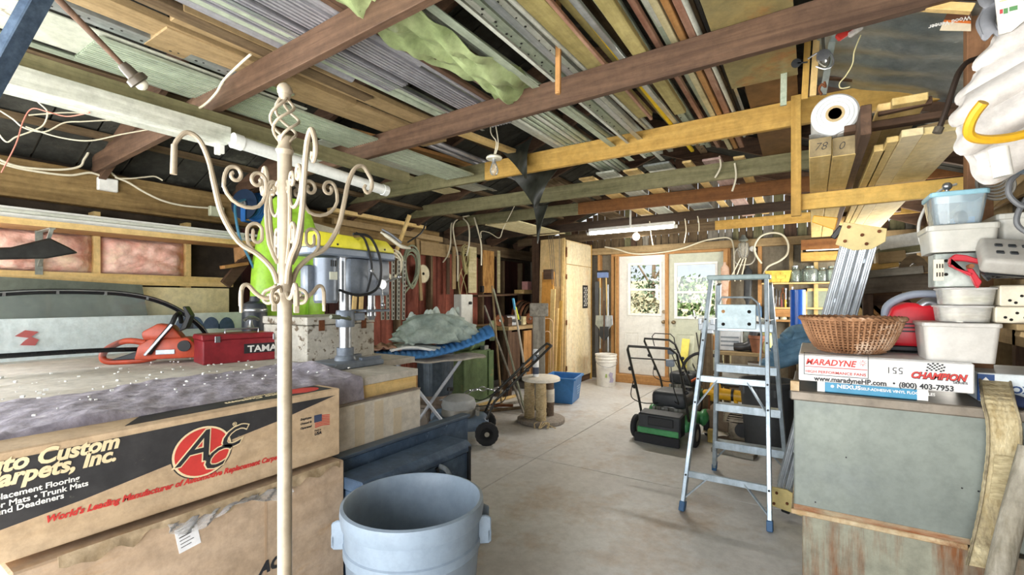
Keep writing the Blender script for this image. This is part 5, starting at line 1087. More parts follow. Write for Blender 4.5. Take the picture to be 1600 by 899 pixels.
def mower(lab, loc, rz, bag=True, wide=.56, top=.98, reach=.62, deck=None, cover=None, side=0, loop=True, engine_grey=False):
    t = thing('lawn_mower', lab, 'lawn mower', loc, rz); W2 = wide/2; deck = deck or M_mgreen
    # local: -y is the handle side, x across
    G().prism([(-.24, .12), (.30, .10), (.36, .16), (.30, .24), (-.20, .25), (-.25, .2)], (-W2+.06, 0, 0), Y_, Z_, wide-.12).make('deck', deck, t, bevel=.03, seg=2, smooth=True)
    for x in (-1, 1):
        G().ball((x*(W2-.03), .24, .19), .10, 14, .55, 1.3, .9).make('wheel_cover', deck, t, smooth=True)
        wheel(t, (x*(W2), .26, .10), .10, .05, (1, 0, 0), M_hub); wheel(t, (x*(W2), -.22, .115), .115, .05, (1, 0, 0), M_hub)
    G().lathe([(.17, .25), (.18, .28), (.17, .33)], (0, .06, 0), 24).make('engine_base', plain('engine_grey', '#8d8c86', .5, .4), t, smooth=True)
    if engine_grey: G().lathe([(.17, .33), (.18, .36), (.16, .42), (.1, .455), (.0001, .46)], (0, .06, 0), 28).make('engine_cover', cover, t, smooth=True)
    else: G().box((0, .05, .40), (.36, .34, .17)).make('engine_cover', cover or M_mdark, t, bevel=.05, seg=3, smooth=True)
    g = G()
    for k in range(7): g.box((-.14+k*.045, -.13, .30), (.03, .03, .05), rz=k)
    g.make('engine_fins', plain('engine_grey', '#8d8c86', .5, .4), t)['kind'] = 'stuff'
    G().cyl((.13, .15, .48), (.13, .15, .51), .035, n=16).make('fuel_cap', M_black, t, smooth=True)
    hx_ = W2-.06; ty = -.24-reach
    G().tube([(-hx_, -.22, .24), (-hx_, -.30, .42), (-hx_, ty+.05, top-.04), (-hx_+.03, ty, top), (hx_-.05, ty, top), (hx_, ty+.05, top-.05), (hx_, -.30, .42), (hx_, -.22, .24)], .013, 10).make('handle_bar', M_rod, t, smooth=True)
    for s_ in (-1, 1):
        for f_ in (.25, .62):
            p_ = Vector((s_*hx_, -.30+(ty+.35)*f_, .42+(top-.46)*f_)); G().ball(p_+X_*s_*.02, .022, 8).make('handle_knob', M_black, t, smooth=True)
    G().cyl((-hx_, ty+.13, top-.13), (hx_-.03, ty+.13, top-.12), .007, n=8).make('cross_bar', M_rod, t, smooth=True)
    G().box((hx_-.09, ty+.13, top-.15), (.08, .05, .07)).make('throttle_box', plain('throttle_grey', '#6d7781', .4), t, bevel=.015, seg=2, smooth=True)
    G().tube([(hx_-.09, ty+.15, top-.18), (hx_-.06, -.5, .6), (hx_-.1, -.22, .40), (.05, -.1, .40)], .005, 6, sm=5).make('control_cable', M_black, t, smooth=True)
    G().tube([(-hx_, -.45, .62), (-hx_-.04, -.40, .45), (-hx_+.05, -.3, .38), (-.1, -.12, .36)], .005, 6, sm=5).make('brake_cable', M_black, t, smooth=True)
    if loop: G().tube([(-hx_+.13, ty+.06, top-.09), (-hx_+.12, ty+.02, top+.03), (-hx_+.16, ty+.01, top+.07), (hx_-.04, ty+.01, top+.07), (hx_-.0, ty+.02, top+.03), (hx_, ty+.06, top-.09)], .006, 7).make('bail_lever', M_rod, t, smooth=True)
    if bag:
        G().prism([(-.10, .10), (-.10, .30), (.06, .32), (.06, .10)], (-W2+.09, -.30, 0), Y_, Z_, wide-.18).make('rear_door', M_mdark, t, bevel=.012)
        G().box((.02, -.402, .235), (wide*.42, .012, .085)).make('handle_recess', M_black, t, bevel=.006)
        G().box((-.01, -.40, .135), (wide-.19, .02, .06)).make('green_stripe', M_mgreen, t, bevel=.006)
        G().box((-.02, -.40, .055), (wide-.15, .03, .09)).make('trailing_flap', M_rubber, t, bevel=.006)
    return t
pa, pb = P(1000, 684, Z=0), P(1090, 700, Z=0)
mower('green mower with black rear door, nearest of the mowers by the stepladder', (-1.25, 5.06, 0), radians(-4), True, .60, .99, .40, loop=False)
mower('second green mower, behind the nearest one, with a bail lever', (-1.42, 6.45, 0), radians(-12), False, .52, .96, .52)
mower('green mower with a grey round engine cover beside the iron stove', (-3.02, 3.80, 0), radians(128), False, .46, .97, .64, deck=plain('blue_grey_deck', '#66788c', .4), cover=plain('grey_recoil', '#a9adb0', .4), loop=False, engine_grey=True)
# ---------------------------------------------------------------- cat tree
c = P(841, 655, Z=.0); c = Vector((-2.70, 4.84, 0))
t = thing('cat_tree', 'cat tree with a round platform on three rope posts', 'cat tree', c)
M_carp = mat('taupe_carpet', '#a29a91', '#857c73', .95, 0, 40, (1, 1, 1), .5); M_rope = mat('sisal', '#cdbb98', '#ab966d', .9, 0, 30, (1, 1, 3), .4)
G().lathe([(.27, 0), (.28, .01), (.28, .045), (.265, .055), (.0001, .055)], c, 40).make('base', M_carp, t, world=True, smooth=True)
G().lathe([(.21, .485), (.225, .49), (.225, .52), (.21, .53), (.0001, .53)], c, 40).make('platform', plain('cream_carpet', '#ddd6c8', .95, 0, .3), t, world=True, smooth=True)
for k, (ex_, ey_, m1) in enumerate([(-.14, -.02, M_rope), (-.01, -.12, M_rope), (.10, .06, M_carp)]):
    p = c+right*ex_+fwd*ey_*1.3; prof = []
    for i in range(56): prof.append((.056+.005*(i % 2)+(.006 if 18 < i < 34 else 0), .05+.435*i/55))
    o = G().lathe(prof, p, 20).make('post', m1 if k < 2 else mat('brown_carpet', '#7b6a5c', '#5f5145', .95, 0, 40, (1, 1, 1), .4), t, world=True, smooth=True, ang=60)
    if k == 2: G().cyl(p+Z_*.22, p+Z_*.37, .066, n=20).make('cream_wrap', plain('cream_carpet', '#ddd6c8', .95, 0, .3), o, world=True, smooth=True)
    if k < 2: G().tube([p+Vector((.06*cos(q*.8), .06*sin(q*.8), .10+.035*q)) for q in range(10)], .006, 6, sm=3).make('loose_rope', M_rope, o, world=True, smooth=True)
g = G()
for k in range(9): q = c+right*rnd(-.1, .06)+fwd*-.24; g.tube([q+Z_*.05, q+right*rnd(-.05, .05)-fwd*.05+Z_*.05, q+right*rnd(-.1, .1)-fwd*.1+Z_*.012], .007, 6, sm=3)
g.make('frayed_rope', M_rope, t, world=True, smooth=True)['kind'] = 'stuff'
# spray can on the platform, grey post behind
q = c+right*-.06+fwd*.02
t = thing('tall_can', 'tall can with a dark label standing on the cat tree platform', 'can', q+Z_*.53)
G().cyl(q+Z_*.53, q+Z_*.82, .036, n=20).lathe([(.036, .82), (.03, .85), (.0001, .855)], q, 20).make('body', plain('white_can', '#dfe2e4', .35), t, world=True, smooth=True)
G().cyl(q+Z_*.56, q+Z_*.64, .0366, n=20, cap=False).make('dark_label', plain('label_navy', '#3c4456', .4), t, world=True, smooth=True)
G().cyl(q+Z_*.75, q+Z_*.79, .0366, n=20, cap=False).make('dark_band', plain('label_navy', '#3c4456', .4), t, world=True, smooth=True)
c = Vector((-3.02, 5.36, 0)); 
t = thing('grey_post', 'weathered grey post with a square block on top behind the cat tree', 'post', c)
G().box(c+Z_*.61, (.16, .14, 1.22), rz=.5).make('shaft', W_grey['Z'], t, world=True, bevel=.005)
G().box(c+Z_*1.305, (.24, .20, .17), rz=.5).make('block', W_grey['Y'], t, world=True, bevel=.006)
# blue crate, bucket
c = P(884, 622, Z=0); c = Vector((-3.0, 6.03, 0))
t = thing('blue_bin', 'blue recycling bin on the floor behind the cat tree', 'recycling bin', c, radians(12))
M_rb = plain('recycling_blue', '#3f7fc0', .4)
w, d_, h, th = .42, .50, .36, .012; g = G()
def tubb(w0, d0, z0, w1, d1, z1, th):
    vs = []
    for (a, b, z) in ((w0, d0, z0), (w1, d1, z1), (w1-2*th, d1-2*th, z1), (w0-2*th, d0-2*th, z0+th)):
        vs += [(-a/2, -b/2, z), (a/2, -b/2, z), (a/2, b/2, z), (-a/2, b/2, z)]
    fs = [(3, 2, 1, 0), (12, 13, 14, 15)]
    for k in range(3): fs += [(k*4+j, k*4+(j+1) % 4, k*4+4+(j+1) % 4, k*4+4+j) for j in range(4)]
    return G().add(vs, fs)
tubb(.36, .44, 0, .44, .52, .36, .012).make('tub', M_rb, t, bevel=.004)
for s in ((0, -.265, .45, .03), (0, .265, .45, .03), (-.225, 0, .03, .54), (.225, 0, .03, .54)): G().box((s[0], s[1], .345), (s[2], s[3], .03)).make('rim', M_rb, t, bevel=.004)
for k in range(4): text(('RECYCLE', 'PLEASE SORT', 'PAPER & CANS', 'THANK YOU')[k], .028, M_whitep, t, (.215, -.12, .22-.035*k), (0, 1, 0), (.1, 0, 1), world=False) if 0 else G().box((.196+.022*(.22-.035*k)/.36+.008, -.0+.01*k, .22-.035*k), (.002, .20-.02*k, .012)).make('print_line', plain('pale_blue_print', '#9dbfe0', .6), t)
c = P(948, 600, Z=0); c = Vector((-2.90, 7.42, 0))
t = thing('white_bucket', 'white plastic bucket with a printed patch beside the white door', 'bucket', c)
M_bk = plain('bucket_white', '#e6e3dc', .4)
G().lathe([(.145, 0), (.15, .01), (.165, .40), (.172, .405), (.172, .42), (.166, .425), (.168, .45), (.176, .455), (.176, .475), (.17, .48), (.172, .5), (.18, .505), (.18, .53), (.165, .53), (.158, .42), (.14, .02), (.0001, .02)], c, 40).make('pail', M_bk, t, world=True, smooth=True, ang=40)
q = c+(-fwd*.158)
G().prism([(.0, 0), (.06, .0), (.07, .05), (.05, .09), (.06, .15), (.01, .17), (-.01, .12), (.02, .07)], c-fwd*.164+right*.02+Z_*.08, right, Z_, .004).make('printed_patch', plain('violet_print', '#a9a2b8', .6), t, world=True)
G().prism([(0, 0), (.035, .0), (.03, .06), (.01, .06)], c-fwd*.166-right*.05+Z_*.16, right, Z_, .004).make('green_mark', plain('leaf_print', '#9fb46a', .6), t, world=True)
G().tube([c+right*.18+Z_*.45, c+right*.15-fwd*.12+Z_*.37, c-fwd*.19+Z_*.33, c-right*.15-fwd*.12+Z_*.37, c-right*.18+Z_*.45], .004, 6, sm=4).make('bail', M_steel, t, world=True, smooth=True)
# ---------------------------------------------------------------- tall cabinet and boards beside it
XK = -3.38
t = thing('tall_cabinet', 'tall plain plywood cabinet with stacked doors near the white door', 'cabinet', (XK-.18, 7.35, 0))
ya, yb = 6.90, 7.93
G().span((XK-.36, ya, .0), (XK-.02, yb, 2.42)).make('body', M_ply, t, world=True)
G().span((XK-.04, ya+.03, 0), (XK-.015, yb, .10)).make('toe_board', W_brown['Y'], t, world=True)
zs = P(900, 415, X=XK).z
for k, (z0, z1) in enumerate(((.11, zs-.006), (zs+.006, 2.40))):
    o = G().span((XK-.018, ya+.015, z0), (XK+.004, yb-.03, z1)).make('door', mat('white_washed_plywood', '#e8dcc0', '#d8c69c', .55, 0, 1.2, (3, 3, .8), .03, c3='#c99a5a', s3=1.1, lo3=.56, hi3=.72), t, world=True, bevel=.002)
    for zz in ((z0+.15, z1-.15) if k else (z0+.2, (z0+z1)/2, z1-.2)):
        G().span((XK-.006, ya+.002, zz-.04), (XK+.009, ya+.022, zz+.04)).make('hinge', M_rust, o, world=True)
G().span((XK-.02, yb-.03, 0), (XK+.012, yb, 2.42)).make('side_strip', W_pine['Z'], t, world=True)
c = P(915, 464, X=XK+.02); 
t = thing('patterned_plaque', 'black plaque with a white chequered pattern hung on the plywood cabinet', 'plaque', c)
G().span((XK+.005, c.y-.10, c.z-.20), (XK+.02, c.y+.10, c.z+.20)).make('plate', M_black, t, world=True, bevel=.003)
for i in range(9):
    for j in range(4):
        if (i+j) % 2 == 0: G().prism([(0, 0), (.03, .008), (.034, .036), (.006, .03)], (XK+.0195, c.y-.07+j*.036, c.z-.17+i*.038), Y_, Z_, .001).make('white_mark', M_whitep, t, world=True)
def leaner(lab, u0, u1, vt, vb, Y, m, th=.02, top=0., name='leaning_board', cat='board', tilt=.12, grp='boards leaning beside the plywood cabinet'):
    xa, xb = P(u0, Y=Y).x, P(u1, Y=Y).x; z1 = P((u0+u1)/2, vt, Y=Y).z; w = xb-xa; xc = (xa+xb)/2
    return one(name, G().bar((xc, Y-tilt, .0), (xc, Y, z1), w, th, up=Y_), m, lab, cat, grp, bevel=.002)
leaner('tall pale plywood sheet leaning beside the cabinet', 845, 880, 374, 590, 6.86, M_ply, .015)
leaner('orange board with a dark top and a knot leaning beside the cabinet', 848, 866, 425, 590, 6.74, wood('knotty_orange', '#d09a4e', '#b67f38', 'Z'), .03)
leaner('narrow pale strip leaning nearest the cabinet hinges', 879, 883, 372, 590, 6.84, W_pale['Z'], .02)
leaner('short white lath leaning among the boards', 870, 873, 482, 590, 6.62, W_pale['Z'], .02)
leaner('wide pale lath leaning in front of the plywood sheet', 861, 868, 452, 590, 6.60, W_pale['Z'], .02)
leaner('yellowish lath leaning next to the wide pale one', 874, 879, 470, 590, 6.66, W_pine['Z'], .02)
leaner('brown corner post at the back left', 833, 844, 372, 590, 7.0, W_brown['Z'], .08, 0, 'corner_post', 'post', 0, None)
one('wood_block', G().box(P(857, 429, Y=6.70), (.17, .045, .16)), W_brown['X'], 'dark wooden cap across the top of the knotty orange board', 'block', bevel=.004)
for k, (u, v0, v1) in enumerate([(857, 368, 445), (860, 368, 447), (863, 368, 448), (874, 360, 448)]):
    one('thin_rod', G().cyl(P(u, v0, Y=6.5), P(u+6*(k < 3), v1, Y=6.5), .005, n=6), plain('dark_rod', '#4d463c', .5), ['thin dark rod hanging before the plywood sheet, first of three', 'thin dark rod hanging before the plywood sheet, middle of three', 'thin dark rod hanging before the plywood sheet, third of three', 'thin dark rod hanging nearest the cabinet'][k], 'rod', 'thin rods hanging before the plywood sheet')
# small wire garden arch
c = P(855, 590, Y=6.35); c.z = 0
t = thing('garden_fence', 'rusty wire garden edging panel leaning by the grey post', 'garden edging', c)
for (w_, h_) in ((.09, 1.15), (.05, .95)):
    pts = [c+right*(-w_)+Z_*.02, c+right*(-w_)+Z_*(h_-w_)]+[c+right*(-w_*cos(a*pi/8))+Z_*(h_-w_+w_*sin(a*pi/8)) for a in range(9)]+[c+right*w_+Z_*.02]
    G().tube(pts, .006, 6).make('arch_wire', plain('rusty_white_wire', '#c9a784', .6), t, world=True, smooth=True)
G().cyl(c-right*.09+Z_*.75, c+right*.09+Z_*.75, .005, n=6).make('cross_wire', plain('rusty_white_wire', '#c9a784', .6), t, world=True)
# ---------------------------------------------------------------- green machine, clutter bench and leaning tools at the back left
c = P(762, 660, Z=0); 
M_gm = mat('machine_green', '#6b8058', '#526344', .5, .1, 4, (1, 1, 1), .05, c3='#8f7a52', s3=4, lo3=.62, hi3=.7)
t = thing('green_machine', 'old green steel machine cabinet beside the leaning tool handles', 'machine', (-4.1, 5.28, 0))
G().span((-4.3, 4.96, 0), (-3.95, 5.58, .72)).make('cabinet', M_gm, t, world=True, bevel=.008)
G().span((-3.95, 5.5, .06), (-3.925, 5.62, .70)).make('side_flange', M_gm, t, world=True, bevel=.003)
G().cyl((-4.1, 5.05, .825), (-4.1, 5.5, .825), .105, n=24).make('motor', M_gm, t, world=True, smooth=True)
G().cyl((-4.1, 5.2, .825), (-4.1, 5.25, .825), .112, n=24).make('motor_ring', plain('pale_green', '#a3b788', .5), t, world=True, smooth=True)
G().span((-4.2, 5.0, .935), (-4.0, 5.6, 1.03)).make('bed', M_gm, t, world=True, bevel=.01)
G().cyl((-4.0, 5.62, .98), (-3.94, 5.66, .98), .15, n=28).make('grind_wheel', plain('wheel_green', '#8d9a78', .7), t, world=True, smooth=True)
G().box((-3.97, 5.45, .75), (.08, .1, .06)).make('lever_box', M_steel, t, world=True, bevel=.004)
t = thing('clutter_bench', 'dark old bench along the back left wall behind the tools', 'bench', (-4.2, 6.3, 0))
G().span((-4.6, 5.75, .98), (-3.75, 7.4, 1.03)).make('top', W_mid['Y'], t, world=True, bevel=.003)
for y in (5.8, 6.5, 7.3): G().span((-3.85, y-.05, 0), (-3.76, y+.05, .98)).make('leg', W_brown['Z'], t, world=True)
for k in range(4): G().span((-3.8, 5.85+k*.36, .25), (-3.77, 6.1+k*.36, .95)).make('front_board', [W_brown, W_orange, W_old, W_brown][k]['Z'], t, world=True)
random.seed(31)
jn = ['rusty gear case', 'brown wooden block', 'steel bench vice', 'dark motor', 'cream tin', 'rusty pulley', 'small orange crate', 'grey toolbox', 'wooden mallet block', 'tan cigar box']
for k in range(10):
    y = 5.82+k*.155; c = Vector((-3.93+rnd(-.05, .05), y, 1.032)); m = [M_rust, W_brown['Y'], M_steel, M_mdark, C_cream, M_rust, W_orange['Y'], M_galv, W_mid['Y'], M_card][k]
    t = thing('bench_item', jn[k]+' on the dark old bench at the back left', 'bench item' if 0 else jn[k].split()[-1], c, rnd(-.4, .4))
    t.name = jn[k].split(' ', 1)[1].replace(' ', '_')
    if k in (0, 5): 
        G().lathe([(.03, -.03), (.085, -.03), (.09, 0), (.085, .03), (.03, .03)], (0, 0, .092), 20, Matrix.Rotation(pi/2, 3, 'Y')).make('rim', m, t, smooth=True); G().cyl((-.05, 0, .092), (.05, 0, .092), .02, n=10).make('shaft', M_steel, t)
    elif k in (2, 3):
        G().box((0, 0, .03), (.12, .16, .06)).make('base', m, t, bevel=.008); G().cyl((0, -.1, .11), (0, .1, .11), .055, n=16).make('barrel', m, t, smooth=True)
    else:
        G().box((0, 0, .06), (.14, .14, .12)).make('body', m, t, bevel=.006); G().box((0, 0, .125), (.145, .145, .012)).make('lid', m, t, bevel=.003)
G().tube
t = thing('belt_stack', 'stack of curved rusty brown belts under the dark back shelf', 'belts', (-4.2, 7.15, .9))
for k in range(5):
    c = P(812+k*3, 500, X=-4.25+.05*k); r_ = .36-.02*k; G().tube([Vector((-4.25+.05*k, 6.95+.03*k+r_*cos(a), 1.06+r_*sin(a))) for a in [i*pi/10 for i in range(11)]], .028, 7, flat=.4).make('belt', [M_rust, W_brown['Z'], mat('terracotta', '#9c6a4c', '#7c4e36', .7), W_old['Z'], M_rust][k], t, world=True, smooth=True)
G().span((-4.3, 6.55, 1.03), (-4.0, 7.35, 1.06)).make('base_board', W_mid['Y'], t, world=True)
HG = 'long tool handles leaning at the back left'
for k, (u0, v0, u1, v1, m, lab) in enumerate([
    (757, 478, 792, 575, W_grey['Z'], 'short grey handle leaning nearest the green machine'),
    (769, 447, 782, 612, W_mid['Z'], 'tan tool handle leaning steeply by the green machine'),
    (771, 452, 806, 590, mat('green_grey_handle', '#a6a894', '#84866f', .6), 'greenish grey handle leaning past the tan one'),
    (802, 468, 827, 620, plain('pale_handle', '#c9bfae', .5), 'pale handle with a blue and yellow grip leaning by the grey post')]):
    p = P(u0, v0, Y=5.5); q = P(u1, v1, Y=5.2); q.z = max(q.z, .03); 
    t = thing('garden_tool', lab, 'tool', q, 0, HG)
    e = (p-q).normalized(); f = q-e*(q.z/e.z) if e.z > .2 else q; f.z = .015
    G().cyl(f, p, .015, .014, n=10).make('shaft', m, t, world=True, smooth=True)
    if k == 3:
        G().cyl(p-e*.16, p+e*.01, .018, n=10).make('blue_grip', plain('grip_blue', '#4fa0c8', .4), t, world=True, smooth=True); G().cyl(p-e*.30+right*.03, p-e*.12+right*.015, .012, n=8).make('yellow_grip', plain('grip_yellow', '#d8e04a', .4), t, world=True, smooth=True)
    elif k == 1: G().box(f+Z_*.02, (.30, .05, .03), rz=.5).make('rake_head', M_rust, t, world=True)
for k in range(3):
    one('floor_strip', G().bar(P(745, 634+k*5, Z=.02), P(808+k*9, 618+k*9, Z=.02), .05, .03, up=Z_), [W_pale, W_grey, W_old][k]['X'], ['pale strip on the floor in front of the green machine', 'grey toothed strip on the floor beside the cat tree', 'dark strip on the floor nearest the cat tree base'][k], 'strip', bevel=.003)
# hanging tools between cabinet and door
t = thing('wall_brush', 'blue headed broom hung upside down beside the white door', 'broom', P(941, 560, Y=7.9))
p = P(942, 430, Y=7.88)
G().box(p, (.20, .06, .10)).make('blue_head', plain('brush_blue', '#6f86b8', .5), t, world=True, bevel=.008); G().box(p+Z_*.06, (.20, .05, .04)).make('bristles', M_black, t, world=True)
for s_ in (-.05, .06): G().cyl(p+X_*s_-Z_*.04, p+X_*(s_*1.5)-Z_*1.05, .011, n=8).make('handle', W_pale['Z'], t, world=True, smooth=True)
for k, (u, v0, v1, w, m) in enumerate([(933, 440, 560, .07, plain('dark_grey_rail', '#4b4d50', .5)), (938, 450, 545, .05, M_galv), (950, 445, 550, .05, M_alu), (944, 470, 560, .06, W_brown['Z'])]):
    t = thing('hung_tool', ['dark rail standing between cabinet and white door', 'grey shovel hung between cabinet and white door', 'silver fork hung beside the blue broom', 'brown handled spade behind the blue broom'][k], 'tool', P(u, v1, Y=7.9))
    a, b = P(u, v0, Y=7.86-.03*k), P(u, v1, Y=7.86-.03*k); G().cyl(a, b, .014, n=8).make('shaft', m, t, world=True, smooth=True)
    if k: G().prism([(-.08, 0), (.08, 0), (.09, -.16), (.0, -.26), (-.09, -.16)], (b+a)/2+Z_*.05, X_, Z_, .012).make('blade', M_mdark if k == 3 else m, t, world=True, bevel=.003)
    else: G().span((a.x-.035, a.y-.02, .3), (a.x+.035, a.y+.02, a.z)).make('rail', m, t, world=True, bevel=.004)
# ---------------------------------------------------------------- aluminium stepladder
t = thing('stepladder', 'aluminium stepladder with a folded paint shelf, standing open on the floor', 'stepladder', (-.46, 3.8, 0))
FL, FR, TL, TR = Vector((-.75, 3.33, .03)), Vector((-.225, 3.33, .03)), Vector((-.635, 3.74, 1.60)), Vector((-.275, 3.74, 1.60))
BL, BR, UL, UR = Vector((-.70, 4.27, .03)), Vector((-.17, 4.27, .03)), Vector((-.60, 3.84, 1.56)), Vector((-.26, 3.84, 1.56))
M_lad = mat('ladder_aluminium', '#bcc9d2', '#a2b0ba', .38, .55, 5, (4, 4, .6), .02)
for a, b, w in ((FL, TL, .026), (FR, TR, .026)): G().bar(a, b, w, .055, up=(1, 0, 0), roll=pi/2).make('front_rail', M_lad, t, world=True, bevel=.003)
for a, b in ((BL, UL), (BR, UR)): G().bar(a, b, .03, .07, up=(1, 0, 0), roll=pi/2).make('rear_rail', M_lad, t, world=True, bevel=.003)
M_bcap = plain('blue_foot', '#39648f', .5)
for a, b in ((FL, TL), (FR, TR), (BL, UL), (BR, UR)):
    e = (b-a).normalized(); G().bar(a-e*.03, a+e*.035, .036, .07, up=(1, 0, 0), roll=pi/2).make('foot_cap', M_bcap, t, world=True, bevel=.004)
def at(a, b, z): return a+(b-a)*((z-a.z)/(b.z-a.z))
for z in (.24, .88): G().bar(at(FL, TL, z), at(FR, TR, z), .02, .045, up=Z_).make('cross_bar', M_lad, t, world=True, bevel=.003)
for z in (.26, .59, .92, 1.25): G().bar(at(BL, UL, z), at(BR, UR, z), .085, .03, up=Z_).bar(at(BL, UL, z)-Y_*.04-Z_*.02, at(BR, UR, z)-Y_*.04-Z_*.02, .006, .05, up=Z_).make('tread', M_lad, t, world=True, bevel=.002)
for (z, dz) in ((.24, -.16), (.88, -.2)):
    a, b = at(FL, TL, z), at(FR, TR, z)
    G().bar(a+(b-a)*.28, at(FL, TL, z+dz), .02, .008).make('brace', M_lad, t, world=True); G().bar(a+(b-a)*.72, at(FR, TR, z+dz), .02, .008).make('brace', M_lad, t, world=True)
a, b = at(BL, UL, .26), at(BR, UR, .26)
for q, r_ in ((a, BL), (b, BR)): G().bar(q+(a+b-2*q)*.25, r_+Z_*.06, .02, .008).make('brace', M_lad, t, world=True)
G().box((-.455, 3.77, 1.605), (.41, .16, .035)).make('top_cap', mat('sage_cap', '#a9bdbd', '#93a7a8', .45), t, world=True, bevel=.006)
for z, k in ((1.30, 0), (.95, 1)):
    for (A, B, C, D) in ((FL, TL, BL, UL), (FR, TR, BR, UR)):
        if k == 0: G().bar(at(A, B, z), at(C, D, z), .02, .006).make('spreader', M_lad, t, world=True)
pz = 1.31; p0 = P(1121, 494, Y=3.62); p1 = P(1182, 494, Y=3.62)
ts = G().box(((p0.x+p1.x)/2, 3.60, 1.325), (p1.x-p0.x, .012, .17)).make('paint_shelf', mat('pale_blue_grey', '#b7c8cd', '#a6b8be', .45, .2), t, world=True, bevel=.004)
cx, wx = (p0.x+p1.x)/2, (p1.x-p0.x)
for (fx_, fz, m) in ((-.33, .035, W_orange['X']), (.33, .035, M_dark), (-.33, -.055, M_dark), (.33, -.05, M_dark)): G().cyl((cx+fx_*wx, 3.5935, 1.325+fz), (cx+fx_*wx, 3.5925, 1.325+fz), .012, n=14).make('shelf_hole', m, ts, world=True)
G().tube([(p0.x+.01, 3.6, 1.41), (p0.x+.03, 3.6, 1.46), (p1.x-.03, 3.6, 1.46), (p1.x+.01, 3.61, 1.42), (p1.x+.03, 3.62, 1.2), (p1.x+.02, 3.64, .99)], .007, 7).make('shelf_rod', M_lad, t, world=True, smooth=True)
for (A, B) in ((FL, TL), (FR, TR)):
    for z in (.24, .72, .88, 1.15, 1.3): q = at(A, B, z); G().cyl(q-Y_*.03, q-Y_*.036, .007, n=8).make('rivet', M_black, t, world=True)
# folded multi ladder leaning by the steel cabinet
a = Vector((-.14, 3.58, .10)); b = P(1345, 372, Y=3.30)
t = thing('folded_ladder', 'folded aluminium ladder with cream hinge plates leaning behind the steel cabinet', 'ladder', (a.x, a.y, 0))
e = (b-a).normalized(); sd = e.cross(Y_).normalized(); 
for k in range(4):
    o = sd*(-.065+.043*k); G().bar(a+o, b+o, .034, .065, up=Y_).bar(a+o-Y_*.034, b+o-Y_*.034, .012, .01, up=Y_).make('rail', M_alu, t, world=True, bevel=.003)
    G().bar(a+o+Y_*.36, b+o+Y_*.36, .034, .065, up=Y_).make('rail', M_alu, t, world=True, bevel=.003)
for k in range(7):
    q = a.lerp(b, (k+.5)/7); G().cyl(q+sd*(.04 if k % 2 else -.04), q+sd*(.04 if k % 2 else -.04)+Y_*.36, .014, n=10).make('rung', M_alu, t, world=True, smooth=True)
M_hp = plain('cream_plate', '#ddc98a', .45)
def hplate(c, s_):
    g = G().prism([(-.10, -.05*s_), (.10, -.06*s_), (.11, .07*s_), (.02, .09*s_), (-.06, .07*s_), (-.11, .02*s_)], c-Y_*.055, sd, e, .012); o = g.make('hinge_plate', M_hp, t, world=True, bevel=.002)
    for (x, y) in ((-.07, -.03), (.07, -.035), (0, .0), (.07, .045), (-.03, .045)): q = c+sd*x+e*(y*s_)-Y_*.055; G().cyl(q, q-Y_*.008 if 1 else q, .009, n=10).cyl(q-Y_*.012, q+Y_*.012, .008, n=8).make('rivet', M_rust, o, world=True)
hplate(b+e*.01, -1); hplate(a+e*.0+Z_*.02, 1)
G().bar(a-e*.06, a-e*.0, .05, .06, up=Y_).make('foot', M_black, t, world=True, bevel=.006); a.z
G().bar(b+sd*.10+e*.05, b+sd*.13-e*.02, .03, .05, up=Y_).make('lock_bar', M_black, t, world=True, bevel=.004)
G().prism([(.13, .02), (.25, .05), (.25, .09), (.13, .09)], b-Y_*.05, sd, e, .03).make('yellow_latch', plain('latch_yellow', '#e0a52c', .4), t, world=True, bevel=.004)
# ---------------------------------------------------------------- grey steel cabinet
M_gst = mat('grey_green_steel', '#858c84', '#747b75', .5, .2, 2, (1, 1, 1), .04, c3='#666d72', s3=1.3, lo3=.45, hi3=.75, grime=.16)
M_streak = mat('rust_streaked_steel', '#9a9a88', '#8a8a7a', .6, .2, 3, (5, 5, .5), .05, .3, .7, 8, None, .4, 0, '#7d4f2c', 1.6, .46, .62)
M_redge = mat('rusted_edge', '#8a5532', '#a99f84', .8, .1, 7, (1, 1, 4), .1)
CX0, CX1, CY0, CY1 = -.068, .92, 2.33, 2.98
t = thing('steel_cabinet', 'big grey steel cabinet with rust streaked lower half', 'cabinet', (.42, 2.65, 0))
G().span((CX0+.03, CY0+.02, 0), (CX1, CY1, .535)).make('lower_case', M_streak, t, world=True, bevel=.004)
G().span((CX0, CY0, .56), (CX1, CY1, 1.045)).make('upper_case', M_gst, t, world=True, bevel=.005)
G().span((CX0-.01, CY0-.008, .535), (.475, CY1, .556)).make('bottom_lip', mat('worn_cream_edge', '#cdbfa0', '#a98a62', .7, 0, 14, c3='#7a4a2a', s3=8), t, world=True, bevel=.003)
G().span((CX0, CY0-.002, .556), (.48, CY0+.001, .577)).make('rusted_edge', M_redge, t, world=True)
G().span((CX0-.012, CY0-.012, 1.02), (CX1, CY1, 1.06)).make('top_lip', mat('brown_grey_steel', '#8d8478', '#6f665a', .45, .3, 3), t, world=True, bevel=.005)
G().span((CX0-.012, CY0-.012, 1.06), (CX0+.02, CY0+.02, 1.10)).make('corner_tab', mat('worn_cream_edge', '#cdbfa0', '#a98a62', .7), t, world=True)
for u, v in ((1274, 785), (1503, 763), (1529, 768), (1588, 746), (1322, 715)):
    q = P(u, v, Y=CY0); G().cyl(q, q-Y_*.002, .003, n=8).make('screw_hole', M_black, t, world=True)
